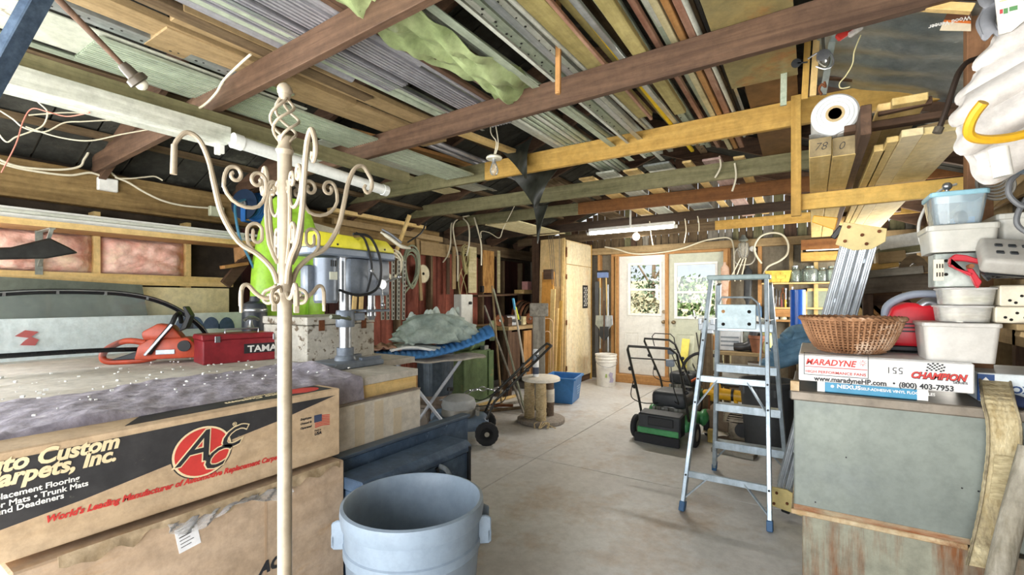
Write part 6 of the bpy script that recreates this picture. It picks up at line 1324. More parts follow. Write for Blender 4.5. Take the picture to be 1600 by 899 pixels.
# woven strap hanging over its front, grey pole
pts = smooth_path([P(1552, 583, Y=2.52), P(1556, 605, Y=2.40), P(1560, 628, Y=2.315), P(1568, 660, Y=2.29), P(1569, 705, Y=2.285), P(1564, 750, Y=2.285), P(1556, 800, Y=2.28), P(1546, 845, Y=2.25), P(1536, 888, Y=2.20)], 6)
def stp(a, b):
    i = a*(len(pts)-1); k = min(len(pts)-2, int(i)); p = pts[k].lerp(pts[k+1], i-k); r_ = Vector((1, .1, 0)).normalized(); q = p+r_*((b-.5)*.088); q.y -= .004*sin(a*160)*.5; return q
t = thing('woven_strap', 'old cream woven strap hanging over the front of the steel cabinet', 'strap', pts[-1])
G().sheet(stp, 130, 8, .008).make('webbing', mat('cream_webbing', '#d8cba6', '#a8966e', .85, 0, 12, (3, 3, 1), .5, c3='#8a7a5c', s3=6), t, world=True, smooth=True)
for b_ in (.03, .97): G().tube([stp(i/50, b_)-Y_*.004 for i in range(51)], .004, 6).make('hem', mat('dirty_webbing', '#b5a888', '#6e6450', .9, 0, 20), t, world=True, smooth=True)
G().sheet(lambda a, b: stp(.52+.18*a, .22+.56*b)-Y_*.006, 12, 4, .001).make('printed_label', mat('worn_label', '#cfc19a', '#a39470', .8, 0, 30, (1, 1, 4)), t, world=True)
one('grey_pole', G().tube([P(1548, 960, Y=2.14), P(1572, 850, Y=2.16), P(1612, 700, Y=2.20)], [.034, .033, .032], 14, sm=3), mat('driftwood', '#a9a395', '#77705f', .85, 0, 5, (5, 5, 1), .4), 'weathered grey pole leaning in front of the steel cabinet', 'pole', smooth=True)
# boxes on the cabinet
t = thing('tile_box', 'thin blue floor tile box under the white fan box', 'box', (.18, 2.6, 1.062))
bx0, bx1 = P(1278, Y=2.335).x, P(1450, Y=2.335).x
G().span((bx0, 2.345, 1.062), (bx1, 2.8, 1.106)).make('carton', plain('tile_box_blue', '#2f86ab', .4), t, world=True, bevel=.002)
G().span((bx0-.002, 2.3435, 1.062), (bx0+.024, 2.4, 1.107)).make('white_end', M_whitep, t, world=True); G().span((bx1-.03, 2.3435, 1.062), (bx1+.002, 2.4, 1.107)).make('white_end', M_whitep, t, world=True)
text('NEXUS', .021, M_whitep, t, (bx0+.065, 2.3435, 1.083), X_, Z_, 0, .0006, 1.2); text('SELF-ADHESIVE VINYL FLOOR TILES', .015, M_whitep, t, (bx0+.145, 2.3435, 1.083), X_, Z_, 0, .0002, .95)
G().prism([(.006*cos(k*pi/6), .006*sin(k*pi/6)) for k in range(12)], (bx0+.05, 2.3435, 1.088), X_, Z_, .001).make('white_dot', M_whitep, t, world=True)
t = thing('fan_box', 'long white fan carton with red printed lettering on the steel cabinet', 'box', (.22, 2.6, 1.107))
fx0, fx1, fz0, fz1, fy = P(1248, Y=2.31).x, P(1523, Y=2.31).x, 1.1075, 1.215, 2.31
M_fb = plain('white_carton', '#d9d8d6', .55)
G().span((fx0, fy, fz0), (fx1, fy+.64, fz1)).make('carton', M_fb, t, world=True, bevel=.004)
G().span((fx0+.004, fy+.02, fz1), (fx1-.004, fy+.22, fz1+.002)).make('flap', M_fb, t, world=True)
F2 = lambda u, v: P(u, v, Y=fy)+Vector((0, -.0008, 0))
q0, q1 = F2(1256, 585), F2(1357, 556)
w_, h_ = q1.x-q0.x, q1.z-q0.z
bt = .0022
for (a_, b_) in (((0, 0), (w_, bt)), ((0, h_-bt), (w_, h_)), ((0, 0), (bt, h_)), ((w_-bt, 0), (w_, h_))):
    G().span((q0.x+a_[0], fy-.0012, q0.z+a_[1]), (q0.x+b_[0], fy-.0004, q0.z+b_[1])).make('frame_line', M_ink, t, world=True)
G().span((q0.x+.004, fy-.0012, q0.z+h_*.36), (q1.x-.004, fy-.0004, q0.z+h_*.39)).make('frame_line', M_redink, t, world=True)
def fit(s, wid, size, m, o, shear=0, bold=0, parent=None, ex=X_, ey=Z_):
    tmp = text(s, size, m, None, (0, 0, 0), X_, Y_, shear, bold, world=False); w0 = max(v.co.x for v in tmp.data.vertices); bpy.data.objects.remove(tmp)
    return text(s, size, m, parent, o, ex, ey, shear, bold, wid/w0)
ty_ = fy-.0012
fit('MARADYNE', w_*.80, .034, M_redink, (q0.x+.006, ty_, q0.z+h_*.47), .25, .0008, t); fit('HIGH PERFORMANCE FANS', w_*.94, .015, M_redink, (q0.x+.005, ty_, q0.z+h_*.10), 0, .0002, t)
sx_, sz_ = q1.x-.018, q0.z+h_*.66
for k in range(8):
    a_ = k*pi/4; G().bar((sx_+.004*cos(a_), ty_, sz_+.004*sin(a_)), (sx_+.012*cos(a_), ty_, sz_+.012*sin(a_)), .002, .001).make('star_ray', M_redink, t, world=True)
a_, b_ = F2(1272, 588), F2(1385, 592); fit('www.maradyneHP.com', b_.x-a_.x, .027, M_ink, (a_.x, ty_, q0.z-.022), 0, .0008, t)
a_ = F2(1394, 590).x; text('\u2022', .03, M_ink, t, (a_, ty_, q0.z-.020), X_, Z_)
a_, b_ = F2(1404, 592), F2(1490, 600); fit('(800) 403-7953', b_.x-a_.x, .027, M_ink, (a_.x, ty_, q0.z-.022), 0, .0008, t)
a_, b_ = F2(1374, 580), F2(1412, 566); fit('551', b_.x-a_.x, .034, M_ink, (b_.x, ty_, q0.z+.050), .1, -.0006, t, -X_, -Z_) if 0 else text('551', .036, M_ink, t, (b_.x, ty_, q0.z+.052), -X_, -Z_, 0, -.0004, 1.0)
a_, b_ = F2(1422, 588), F2(1512, 588); fit('CHAMPION', b_.x-a_.x, .032, M_redink, (a_.x, ty_-.0006, q0.z+.018), .3, .0012, t); fit('CHAMPION', b_.x-a_.x, .033, M_ink, (a_.x+.001, ty_, q0.z+.0165), .3, .0024, t)
fit('SERIES', .04, .011, M_ink, (b_.x-.04, ty_, q0.z+.006), 0, .0002, t)
for i in range(5):
    for j in range(8):
        if (i+j) % 2 == 0:
            x_ = a_.x+.045+j*.0065+i*.001; z_ = q0.z+.048+i*.006-.0006*(j-3)**2*.6; G().prism([(0, 0), (.0062, .0006), (.0066, .006), (.0004, .0055)], (x_, ty_+.0004, z_), X_, Z_, .0006).make('flag_check', M_ink, t, world=True)
# blue and white boxes on the cabinet, right of the fan box
t = thing('white_box', 'white box with blue lettering behind the woven strap', 'box', (.72, 2.6, 1.062))
wx0 = P(1528, Y=2.45).x
G().span((wx0, 2.45, 1.0615), (wx0+.42, 2.78, 1.17)).make('carton', plain('pale_blue_carton', '#dfe8ec', .5), t, world=True, bevel=.003)
q = P(1567, 613, Y=2.449); text('NOX', .035, M_blueink, t, (q.x-.01, 2.4488, q.z), X_, Z_, 0, .0012, 1.1)
G().span((wx0-.001, 2.4485, 1.065), (wx0+.045, 2.46, 1.165)).make('blue_panel', M_blueink, t, world=True)
for k in range(3): G().prism([(0, 0), (.03, .0), (.015, .02)], (wx0+.006, 2.4475, 1.075+.03*k), X_, Z_, .0006).make('white_triangle', M_whitep, t, world=True)
def nav(a, b): q = P(1553+70*a, 0, Y=2.40); return (q.x, 2.36+.08*b, 1.066+.035*sin(pi*b)*(.6+.4*sin(a*4))+.004)
one('navy_cloth', G().sheet(nav, 16, 10, .01), plain('navy_cloth', '#2e3a5c', .85), 'folded navy cloth on the cabinet edge beyond the woven strap', 'cloth', smooth=True)
# basket
c = Vector((.138, 2.51, 1.2195))
t = thing('wicker_basket', 'round wicker basket on the white fan box', 'basket', c)
M_wick = mat('wicker', '#b48762', '#7d5639', .7, 0, 10, (1, 1, 1), .3, c3='#d9cbb8', s3=5, lo3=.56, hi3=.72)
rz_ = lambda s: .108+.075*(s**.55)
N = 56
for k in range(N):
    a0 = 2*pi*k/N; pts = [c+Vector((rz_(s)*cos(a0), rz_(s)*sin(a0), .004+.138*s)) for s in [i/7 for i in range(8)]]
    G().tube(pts, .0042, 6).make('stake', M_wick, t, world=True, smooth=True)
for k in range(12):
    s = .03+.9*k/11; r_ = rz_(s); G().tube([c+Vector(((r_+.003*(-1)**(j+k))*cos(2*pi*j/(N*2)), (r_+.003*(-1)**(j+k))*sin(2*pi*j/(N*2)), .004+.138*s)) for j in range(N*2)], .0026, 5, closed=True).make('weaver', M_wick, t, world=True, smooth=True)
G().cyl(c, c+Z_*.006, .11, n=32).make('bottom', M_wick, t, world=True)
for k in range(2): G().tube([c+Vector(((.186+.004*sin(j*1.57+k*pi))*cos(2*pi*j/96), (.186+.004*sin(j*1.57+k*pi))*sin(2*pi*j/96), .146+.005*cos(j*1.57+k*pi))) for j in range(96)], .006, 6, closed=True).make('rim', M_wick, t, world=True, smooth=True)
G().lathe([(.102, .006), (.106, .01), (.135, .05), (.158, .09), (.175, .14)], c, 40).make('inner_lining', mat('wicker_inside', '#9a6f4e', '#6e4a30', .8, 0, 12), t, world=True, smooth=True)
# red vacuum
c = Vector((.385, 2.70, 1.2195))
t = thing('red_vacuum', 'small red vacuum with a grey hose looped over it behind the wicker basket', 'vacuum', c)
M_rv = plain('vacuum_red', '#d32531', .35)
G().prism([(-.115, .02), (.11, .02), (.125, .12), (.09, .20), (-.04, .215), (-.09, .195), (-.12, .11)], c-Y_*.085, X_, Z_, -.17).make('body', M_rv, t, world=True, bevel=.02, seg=3, smooth=True)
G().box(c+Vector((.01, -.0, .015)), (.24, .17, .03)).make('base', M_black, t, world=True, bevel=.008)
for k in range(3): G().box(c+Vector((-.04, -.087, .09+.016*k)), (.06, .006, .006)).make('vent', M_black, t, world=True)
G().tube([c+Vector((-.11, -.02, .14)), c+Vector((-.10, -.02, .20)), c+Vector((-.03, -.02, .245)), c+Vector((.06, -.02, .25)), c+Vector((.12, -.02, .225)), c+Vector((.145, -.01, .16))], .017, 12, sm=6).make('hose', plain('hose_grey', '#8f97a5', .4), t, world=True, smooth=True)
G().tube([c+Vector((.0, -.06, .19)), c+Vector((.03, -.06, .215)), c+Vector((.08, -.06, .19)), c+Vector((.09, -.06, .16))], .022, 12, sm=4).make('nozzle_elbow', M_steel, t, world=True, smooth=True)
# ---------------------------------------------------------------- shelf and containers at the right
ZZ = lambda z: 1.45+(z-1.45)*1.147
t = thing('side_shelf', 'narrow plank shelf with a slanting brace carrying the plastic boxes', 'shelf', (.72, 2.45, 1.2))
G().span((.60, 2.33, ZZ(1.374)-.024), (1.19, 2.56, ZZ(1.374)-.002)).make('plank', W_mid['X'], t, world=True, bevel=.003)
G().span((.64, 2.36, ZZ(1.494)), (1.19, 2.56, ZZ(1.513))).make('upper_plank', W_mid['X'], t, world=True, bevel=.003)
G().bar((.62, 2.40, 1.325), (1.12, 2.40, 1.19), .02, .06, up=Y_).make('slant_brace', W_mid['X'], t, world=True, bevel=.003)
G().span((1.06, 2.36, .0), (1.11, 2.5, 1.55)).make('post', W_mid['Z'], t, world=True)
M_cl = clear('frosted_plastic', (.93, .93, .92), .2, .15, .55, (.82, .81, .78)); M_cl2 = clear('cloudy_plastic', (.95, .95, .93), .2, .1, .35, (.84, .83, .78))
def bin_(name, lab, x0, x1, y0, y1, z0, z1, m, lidm, lid=.012, tap=.9, rz=0., cat='container', fill=None, cr=.02):
    y0 += .30; y1 += .30; z0 = ZZ(z0); z1 = ZZ(z1); cx_, cy_ = (x0+x1)/2, (y0+y1)/2; t = thing(name, lab, cat, (cx_, cy_, z0), rz, 'plastic boxes at the side shelf')
    w, d_, h = x1-x0, y1-y0, z1-z0-lid
    def rr(w_, d_, r_): return [(sx*(w_/2-r_)+r_*cos(a), sy*(d_/2-r_)+r_*sin(a)) for (sx, sy, a0) in ((1, 1, 0), (-1, 1, pi/2), (-1, -1, pi), (1, -1, 3*pi/2)) for a in [a0+i*pi/8 for i in range(5)]]
    A, B, C_, D_ = rr(w*tap, d_*tap, cr), rr(w, d_, cr), rr(w-.006, d_-.006, cr), rr(w*tap-.006, d_*tap-.006, cr); n = len(A)
    vs = [(x, y, 0) for x, y in A]+[(x, y, h) for x, y in B]+[(x, y, h) for x, y in C_]+[(x, y, .004) for x, y in D_]
    fs = [tuple(range(n))[::-1], tuple(range(3*n, 4*n))]
    for k in range(3): fs += [(k*n+j, k*n+(j+1) % n, (k+1)*n+(j+1) % n, (k+1)*n+j) for j in range(n)]
    G().add(vs, fs).make('tub', m, t, smooth=True, ang=50)
    if lid: G().prism(rr(w+.010, d_+.010, cr), (0, 0, h), X_, Y_, lid).make('lid', lidm, t, bevel=.003)
    if fill: G().box((0, 0, h*.35), (w*.7, d_*.7, h*.5), rz=.3).make('contents', fill, t, bevel=.01)
    return t
x_ = lambda u, y=2.36: P(u, Y=y).x
bin_('plastic_bin', 'big milky plastic bin, lowest of the stack on the side shelf', x_(1442), x_(1563), 2.04, 2.26, 1.245, 1.372, plain('milky_plastic', '#c3c0ba', .35), plain('milky_plastic', '#c3c0ba', .35), .016, .9)
bin_('food_box', 'clear rounded box lying right on the milky plastic bin', x_(1470), x_(1556), 2.06, 2.24, 1.374, 1.428, M_cl2, M_cl, .008, .92, fill=plain('tan_contents', '#b39a72', .7), cr=.04)
bin_('food_box', 'clear rounded box with a yellow item, under the shelf plank', x_(1474), x_(1562), 2.06, 2.24, 1.43, 1.486, M_cl2, M_cl, .008, .92, fill=plain('yellowish_contents', '#b6b24a', .7), cr=.04)
for k, (za, zb_, lab) in enumerate(((1.374, 1.425, 'beige box with punched holes beside the lower clear box'), (1.427, 1.492, 'beige box with punched holes beside the upper clear box'))):
    za = ZZ(za); zb_ = ZZ(zb_); t = thing('punched_box', lab, 'box', (x_(1585), 2.43, za)); x0 = x_(1557 if k == 0 else 1564)
    G().span((x0, 2.37, za), (x0+.24, 2.5, zb_)).make('body', plain('beige_plastic', '#d6cdb8', .5), t, world=True, bevel=.004)
    for (dx_, dz_) in ((.025, .02), (.055, .036), (.04, .012), (.075, .02)): G().cyl((x0+dx_, 2.37, za+dz_), (x0+dx_, 2.369, za+dz_), .005, n=10).make('hole', M_dark, t, world=True)
t = thing('metal_bracket_box', 'galvanised angle box with slots, left of the red spring clamp', 'box', (x_(1480), 2.43, ZZ(1.49)))
G().span((x_(1462), 2.38, ZZ(1.488)), (x_(1535), 2.5, ZZ(1.60))).make('case', M_galv, t, world=True, bevel=.003)
G().box((x_(1468), 2.376, ZZ(1.545)), (.03, .004, .08)).make('slot_plate', plain('cream_plate2', '#d9d2bf', .5), t, world=True)
for i in range(2):
    for j in range(3): G().box((x_(1463)+.008*j+.004, 2.373, ZZ(1.53+.028*i)), (.003, .003, .016)).make('slot', M_dark, t, world=True)
for z_ in (ZZ(1.53), ZZ(1.575)): G().cyl((x_(1480), 2.38, z_), (x_(1480), 2.375, z_), .006, n=10).make('bolt', M_dark, t, world=True)
bin_('grey_case', 'grey plastic case with a moulded lid under the blue lidded box', x_(1449), x_(1560), 2.04, 2.25, 1.602, 1.69, plain('silver_plastic', '#b5b4ac', .35), plain('silver_plastic', '#b5b4ac', .35), .022, .93)
bin_('grey_case', 'second grey case behind the blue lidded box', x_(1566), x_(1640), 2.10, 2.32, 1.62, 1.72, plain('silver_plastic', '#b5b4ac', .35), plain('silver_plastic', '#b5b4ac', .35), .022, .93)
tb = bin_('blue_lid_box', 'clear box with a pale blue lid, topmost of the stack', x_(1455), x_(1545), 2.05, 2.23, 1.692, 1.80, clear('blueish_clear', (.88, .94, .97), .2, .05, .2, (.75, .85, .9)), plain('pale_blue_lid', '#8fbccb', .35), .018, .82)
G().cyl((.01, -.02, .03), (.02, -.03, .03), .026, n=18).cyl((-.03, .0, .01), (-.03, 0, .06), .012, n=10).make('black_parts', M_mdark, tb)
G().box((.03, .03, .02), (.06, .05, .03)).make('blue_part', plain('part_blue', '#6a9fd0', .4), tb)
G().cyl((x_(1489)-tb.location.x, 2.45-tb.location.y, .122), (x_(1489)-tb.location.x, 2.45-tb.location.y, .152), .007, n=10).ball((x_(1489)-tb.location.x, 2.45-tb.location.y, .160), .016, 12).make('lid_knob', M_steel, tb, smooth=True)
# grey keypad charger, red clamp
t = thing('grey_charger', 'grey handheld device with rows of buttons at the shelf end', 'charger', (x_(1585), 2.36, ZZ(1.517)))
q = Vector((x_(1588, 2.29), 2.29, ZZ(1.575))); R = rotm(0, radians(38), radians(8))
def lr(g): g.v = [q+R @ v for v in g.v]; return g
lr(G().box((0, 0, 0), (.19, .15, .06))).make('body', plain('device_grey', '#a5a29b', .45), t, world=True, bevel=.016, seg=3, smooth=True)
lr(G().box((0, 0, -.032), (.17, .13, .03))).make('dark_base', M_black, t, world=True, bevel=.01)
for i in range(2):
    for j in range(4): lr(G().box((-.05+.034*j, -.025+.045*i, .031), (.02, .016, .006))).make('button', M_mdark, t, world=True, bevel=.002)
G().span((q.x-.03, 2.29, ZZ(1.514)), (q.x+.09, 2.40, ZZ(1.555))).make('stand', M_black, t, world=True)
cq = Vector((x_(1511, 2.30), 2.30, ZZ(1.555)))
t = thing('red_clamp', 'red spring clamp with black cable grip, hung by the grey device', 'clamp', cq)
M_rc = plain('clamp_red', '#b5202f', .4)
G().prism([(-.045, .028), (-.03, .042), (.0, .036), (.05, .012), (.05, -.002), (.0, .014), (-.03, .018), (-.04, .0), (.0, -.02), (.02, -.03), (.01, -.04), (-.03, -.012), (-.048, .008)], cq, X_, Z_, -.03).make('jaw', M_rc, t, world=True, bevel=.003)
G().prism([(.0, -.01), (.016, -.012), (.04, -.06), (.03, -.085), (.022, -.07)], cq, X_, Z_, -.028).make('lower_jaw', M_rc, t, world=True, bevel=.003)
G().cyl(cq+Vector((.005, -.034, -.005)), cq+Vector((.005, .004, -.005)), .008, n=10).make('pivot', M_rust, t, world=True)
for k in range(5): G().cyl(cq+Vector((.045+.013*k, -.0, -.045+.008*k)), cq+Vector((.053+.013*k, 0, -.040+.008*k)), .016-.001*k, n=12).make('grip_ring', M_black, t, world=True, smooth=True)
# post, trays with yellow band, hook, papers
px0, px1 = P(1511, Y=2.62).x, P(1553, Y=2.62).x
one('wall_post', G().span((px0, 2.62, 0), (px1, 2.68, roof_z(.55)-.03)), W_brown['Z'] if 0 else wood('post_wood', '#9a7252', '#6f4f38', 'Z'), 'brown upright post between the lumber rack and the white trays', 'post', bevel=.003)
t = thing('white_trays', 'bundle of white moulded plastic trays hung high with a yellow band', 'trays', P(1570, 200, Y=1.95))
M_tray = mat('white_tray', '#d6d2ce', '#c4bfba', .4, 0, 3, (1, 1, 1), .03, c3='#b79a74', s3=5, lo3=.66, hi3=.74)
edge_ = smooth_path([(1552, 62, 0), (1530, 105, 0), (1506, 150, 0), (1494, 190, 0), (1502, 232, 0), (1522, 262, 0), (1545, 288, 0)], 8)
def ribbed(lo_, hi_, ribs, yo):
    def fn(a, b):
        i = (lo_+(hi_-lo_)*b)*(len(edge_)-1); k = min(len(edge_)-2, int(i)); e_ = edge_[k].lerp(edge_[k+1], i-k)
        r_ = abs(sin(b*pi*ribs))**.6*min(1, a*9+.15); return P(e_.x+a*150+6*sin(b*pi*ribs*2)*(a < .1), e_.y-a*84, Y=2.04+yo-.045*r_-.03*a)
    return G().sheet(fn, 30, 12*ribs, .012)
for k, (lo_, hi_, ribs, yo) in enumerate([(0, .40, 2, 0), (.36, .72, 2, -.05), (.68, 1., 1, .0)]): ribbed(lo_, hi_, ribs, yo).make('moulded_tray', M_tray, t, world=True, smooth=True, ang=60)
G().tube([P(u, v, Y=1.75+.02*i) for i, (u, v) in enumerate([(1537, 160), (1523, 178), (1514, 198), (1516, 212), (1535, 218), (1565, 217), (1600, 210), (1640, 196)])], .013, 8, sm=5).make('yellow_band', plain('band_yellow', '#d9a82a', .4), t, world=True, smooth=True)
G().cyl(P(1560, 232, Y=1.9), P(1568, 276, Y=1.9), .022, n=14).make('white_tube', M_white, t, world=True, smooth=True)
G().bar(P(1575, 60, Y=1.95), P(1640, 40, Y=1.95), .02, .3).make('hanger_board', W_mid['X'], t, world=True) if 0 else None
t = thing('black_hook', 'black bent bar hooked on the brown post', 'hook', P(1465, 205, Y=2.45))
G().tube([P(1532, 90, Y=2.60), P(1512, 97, Y=2.55), P(1499, 112, Y=2.5), P(1490, 135, Y=2.47), P(1479, 170, Y=2.45), P(1468, 200, Y=2.45)], .010, 8, sm=5).make('bar', plain('black_iron', '#3a2f28', .5), t, world=True, smooth=True)
G().cyl(P(1468, 199, Y=2.45), P(1464, 208, Y=2.45), .016, n=10).make('rubber_tip', plain('dull_tip', '#5a5348', .7), t, world=True)
def sheetp(name, lab, q, Y, m, cat='paper', th=.002): 
    pts_ = [P(u, v, Y=Y) for u, v in q]; return one(name, G().prism([(p.x, p.z) for p in pts_], (0, Y, 0), X_, Z_, th), m, lab, cat)
cardv = sheetp('veneer_card', 'brown and white printed card hung upside down under the near roof', [(1468, 48), (1484, 10), (1517, 12), (1517, 49)], 2.55, plain('card_cream', '#e2d3b8', .6), 'card')
cq = P(1482, 34, Y=2.547); ROOTS[cardv] = Matrix.Translation(cardv.location)
G().prism([(P(u, v, Y=2.547).x, P(u, v, Y=2.547).z) for u, v in [(1475, 31), (1484, 11), (1517, 12), (1517, 33)]], (0, 2.548, 0), X_, Z_, .001).make('brown_panel', plain('card_brown', '#6b4630', .6), cardv, world=True)
text('Wood Veneer', .024, M_whitep, cardv, (P(1517, 24, Y=2.545).x, 2.5455, P(1517, 24, Y=2.545).z), -X_, -Z_, 0, .0004, .9)
G().prism([(P(u, v, Y=2.547).x, P(u, v, Y=2.547).z) for u, v in [(1474, 34), (1475, 31), (1517, 33), (1517, 37)]], (0, 2.5475, 0), X_, Z_, .001).make('orange_band', plain('card_orange', '#d9742c', .6), cardv, world=True)
pp = sheetp('printed_bag', 'printed paper sack with coloured blocks at the upper right', [(1553, -10), (1560, 55), (1580, 50), (1640, 0), (1640, -20)], 1.98, plain('sack_white', '#ddd9d2', .6), 'sack', .004); ROOTS[pp] = Matrix.Translation(pp.location)
for (u0, v0, u1, v1, m) in ((1562, 2, 1598, -6, plain('sack_yellow', '#d8b441', .6)), (1562, 22, 1567, 14, plain('sack_red', '#b54848', .6)), (1568, 22, 1575, 12, plain('sack_green', '#5d8f5d', .6)), (1577, 18, 1590, 8, plain('sack_green', '#5d8f5d', .6))):
    a_, b_ = P(u0, v0, Y=1.9755), P(u1, v1, Y=1.9755); G().span((a_.x, 1.9755, a_.z), (b_.x, 1.9765, b_.z)).make('print_block', m, pp, world=True)
one('grey_sack', G().sheet(lambda a, b: P(1530+32*a+6*sin(b*7), -8+70*b-8*a+4*sin(a*9), Y=2.05+.04*sin(b*5)), 12, 12, .01), plain('grey_sack', '#8a8c92', .6), 'grey plastic sack hanging between post and printed sack', 'sack', smooth=True)
one('roof_foil', G().sheet(lambda a, b: (.02+1.0*a, 2.0+2.0*b, roof_z(.02+1.0*a)-.10+.008*sin(b*60)+.006*sin(a*17+b*9)), 20, 60, .004), M_foil, 'silver foil insulation under the roof above the lumber rack', 'foil', smooth=True)
one('top_batten', G().bar(P(1418, 8, Y=2.36), P(1520, 14, Y=2.36), .03, .03), W_pale['X'], 'pale batten at the top against the brown post', 'batten', bevel=.002)
one('roof_rafter', G().bar(P(1305, 97, Y=3.42), P(1530, 110, Y=3.42), .045, .2, up=Z_), W_brown['X'], 'thick brown rafter above the lumber rack', 'rafter', bevel=.003)
# ---------------------------------------------------------------- lumber rack
RY = 3.46
t = thing('lumber_rack', 'yellow pine hanging rack of a post and a rail', 'rack', (P(1244, Y=RY).x, RY, 2.0))
a, b = P(1250, 317, Y=RY), P(1508, 291, Y=RY); G().bar((a.x-.02, RY, a.z), (b.x, RY, b.z), .04, .098, up=Z_).make('rail', wood('bright_pine', '#e0bd6c', '#cba352', 'X', .55), t, world=True, bevel=.003)
a, b = P(1244, 338, Y=RY-.05), P(1244, 150, Y=RY-.05); G().bar(a, b, .055, .04, up=Y_).make('post', W_pine['Z'], t, world=True, bevel=.003)
b2 = P(1505, 291, Y=RY)
RT = 2.112
def lum(lab, u0, u1, v, y1, m, h, z=RT, name='lumber', skew=0, grp='boards lying in the lumber rack'):
    a, b = P(u0, v, Z=z), P(u1, v, Z=z); w = b.x-a.x; xc = (a.x+b.x)/2; y0 = (a.y+b.y)/2
    return one(name, G().bar((xc, y0, z+h/2), (xc+skew, y1, z+h/2), w, h, up=Z_), m['Y'] if isinstance(m, dict) else m, lab, 'board', grp, bevel=.003), (xc, y0, w)
M_lum = {a: wood('lumber_yellow', '#dcc58a', '#c0a262', a) for a in 'XYZ'}
o1, p1 = lum('thick pale post in the rack below the plastic roll, nearer the rack post', 1264, 1299, 245, 6.0, M_lum, .088)
o2, p2 = lum('thick pale post in the rack below the plastic roll, second from the rack post', 1300.5, 1338, 243, 6.0, M_lum, .088)
for o, p, s_ in ((o1, p1, '78'), (o2, p2, '0')):
    G().box((p[0], p[1]-.001, RT+.045), (p[2]-.004, .002, .084)).make('end_grain', mat('grey_end_grain', '#9b8a66', '#75674c', .8, 0, 8), o, world=True)
    ex_ = .02; text(s_, .05, M_ink, o, (p[0]-.025, p[1]-.003, RT+.03), X_, Z_, .3, -.0008)
lum('dark brown board standing behind the thick posts', 1345, 1362, 210, 5.6, W_brown, .12)
lum('narrow trim board with grooves in the rack', 1366, 1384, 236, 6.2, M_lum, .03)
lum('narrow trim board beside the grooved one', 1386, 1404, 222, 6.2, M_lum, .025)
lum('wide smooth board in the middle of the rack', 1410, 1442, 212, 6.0, mat('smooth_pale_board', '#e4d6ad', '#d0bd8c', .5, 0, 2, (3, .5, 3)), .03)
lum('widest knotty board in the rack, with a brown front edge', 1446, 1520, 205, 5.8, mat('knotty_pale_board', '#e8d9a8', '#d3bd82', .6, 0, 2.5, (3, .6, 3), .05, c3='#b39460', s3=3), .03)
lum('long pale board of the second layer in the rack', 1372, 1392, 172, 6.1, W_pale, .03, 2.235)
lum('broad pale board of the second layer in the rack', 1396, 1448, 160, 5.9, M_lum, .03, 2.235)
one('dark_edge', G().bar(P(1372, 176, Y=2.50), P(1456, 157, Y=2.50), .03, .03), W_brown['X'], 'dark brown batten across the front of the second layer', 'batten', bevel=.002)
one('cross_support', G().span((.12, 2.6, RT+.092), (.64, 2.66, 2.234)), W_brown['X'], 'brown spacer between the board layers in the rack', 'spacer', bevel=.003)
one('cross_support', G().span((.12, 5.2, RT+.092), (.64, 5.26, 2.234)), W_brown['X'], 'rear brown spacer between the board layers in the rack', 'spacer', bevel=.003)
one('edge_trim', G().bar(P(1434, 205, Z=2.15), P(1512, 187, Z=2.15), .03, .03), W_mid['X'], 'tan batten across the front of the widest knotty board', 'batten', bevel=.002)
rc = Vector(((p1[0]+p2[0])/2+.01, p1[1], RT+.09+.098))
t = thing('plastic_roll', 'roll of clear white plastic sheeting on the rack posts', 'roll', (rc.x, rc.y, RT+.09))
R90 = Matrix.Rotation(-pi/2, 3, 'X')
G().lathe([(.036, 0), (.085, 0), (.094, .01), (.094, 1.1), (.036, 1.1), (.036, 0)], rc, 40, R90).make('roll', plain('white_film', '#e4e6e6', .25), t, world=True, smooth=True, ang=40)
G().lathe([(.026, -.004), (.037, -.004), (.037, 1.1), (.026, 1.1), (.026, -.004)], rc, 24, R90).make('core', plain('card_core', '#b9a47a', .8), t, world=True, smooth=True, ang=40)
for r_ in (.055, .072): G().tube([rc+Vector((r_*cos(a), -.001, r_*sin(a))) for a in [i*pi/16 for i in range(32)]], .0012, 5, closed=True).make('film_edge', plain('film_edge', '#c3c8c8', .3), t, world=True)
def tail(a, b): return (rc.x-.10+.22*a, rc.y-.004+.35*b, RT+.094+.006*sin(a*13)+.03*abs(a-.45))
G().sheet(tail, 20, 4, .002).make('loose_film', clear('loose_film', (.93, .95, .95), .2, .05, .4, (.85, .87, .88)), t, world=True, smooth=True)
# hardware hung between the second beam and the rack
t = thing('hung_pulley', 'metal pulley and hooks hung in wire under the long dark beam', 'pulley', P(1285, 100, Y=2.75))
H = lambda u, v, y=2.75: P(u, v, Y=y)
G().cyl(H(1286, 88)-Y_*.015, H(1286, 88)+Y_*.015, .028, n=18).make('wheel', M_steel, t, world=True, smooth=True)
G().tube([H(1286, 40), H(1286, 60), H(1288, 80), H(1295, 92), H(1290, 104), H(1280, 98)], .007, 8, sm=5).make('hook', plain('dark_steel', '#6d6a60', .4, .6), t, world=True, smooth=True)
G().tube([H(1262, 92), H(1275, 84), H(1290, 78), H(1300, 86), H(1302, 100), H(1290, 108), H(1275, 104)], .004, 6, sm=5).make('wire_loop', M_steel, t, world=True, smooth=True)
G().bar(H(1246, 99), H(1262, 97), .006, .006).cyl(H(1244, 99)-Y_*.003, H(1244, 99)+Y_*.003, .022, n=14).make('disc_bolt', M_mdark, t, world=True)
G().tube([H(1345, 55), H(1335, 80), H(1332, 100), H(1322, 118), H(1312, 130), H(1314, 138), H(1328, 136)], .003, 6, sm=5).make('thin_cord', plain('ivory_cord', '#d9cf9f', .6), t, world=True, smooth=True)
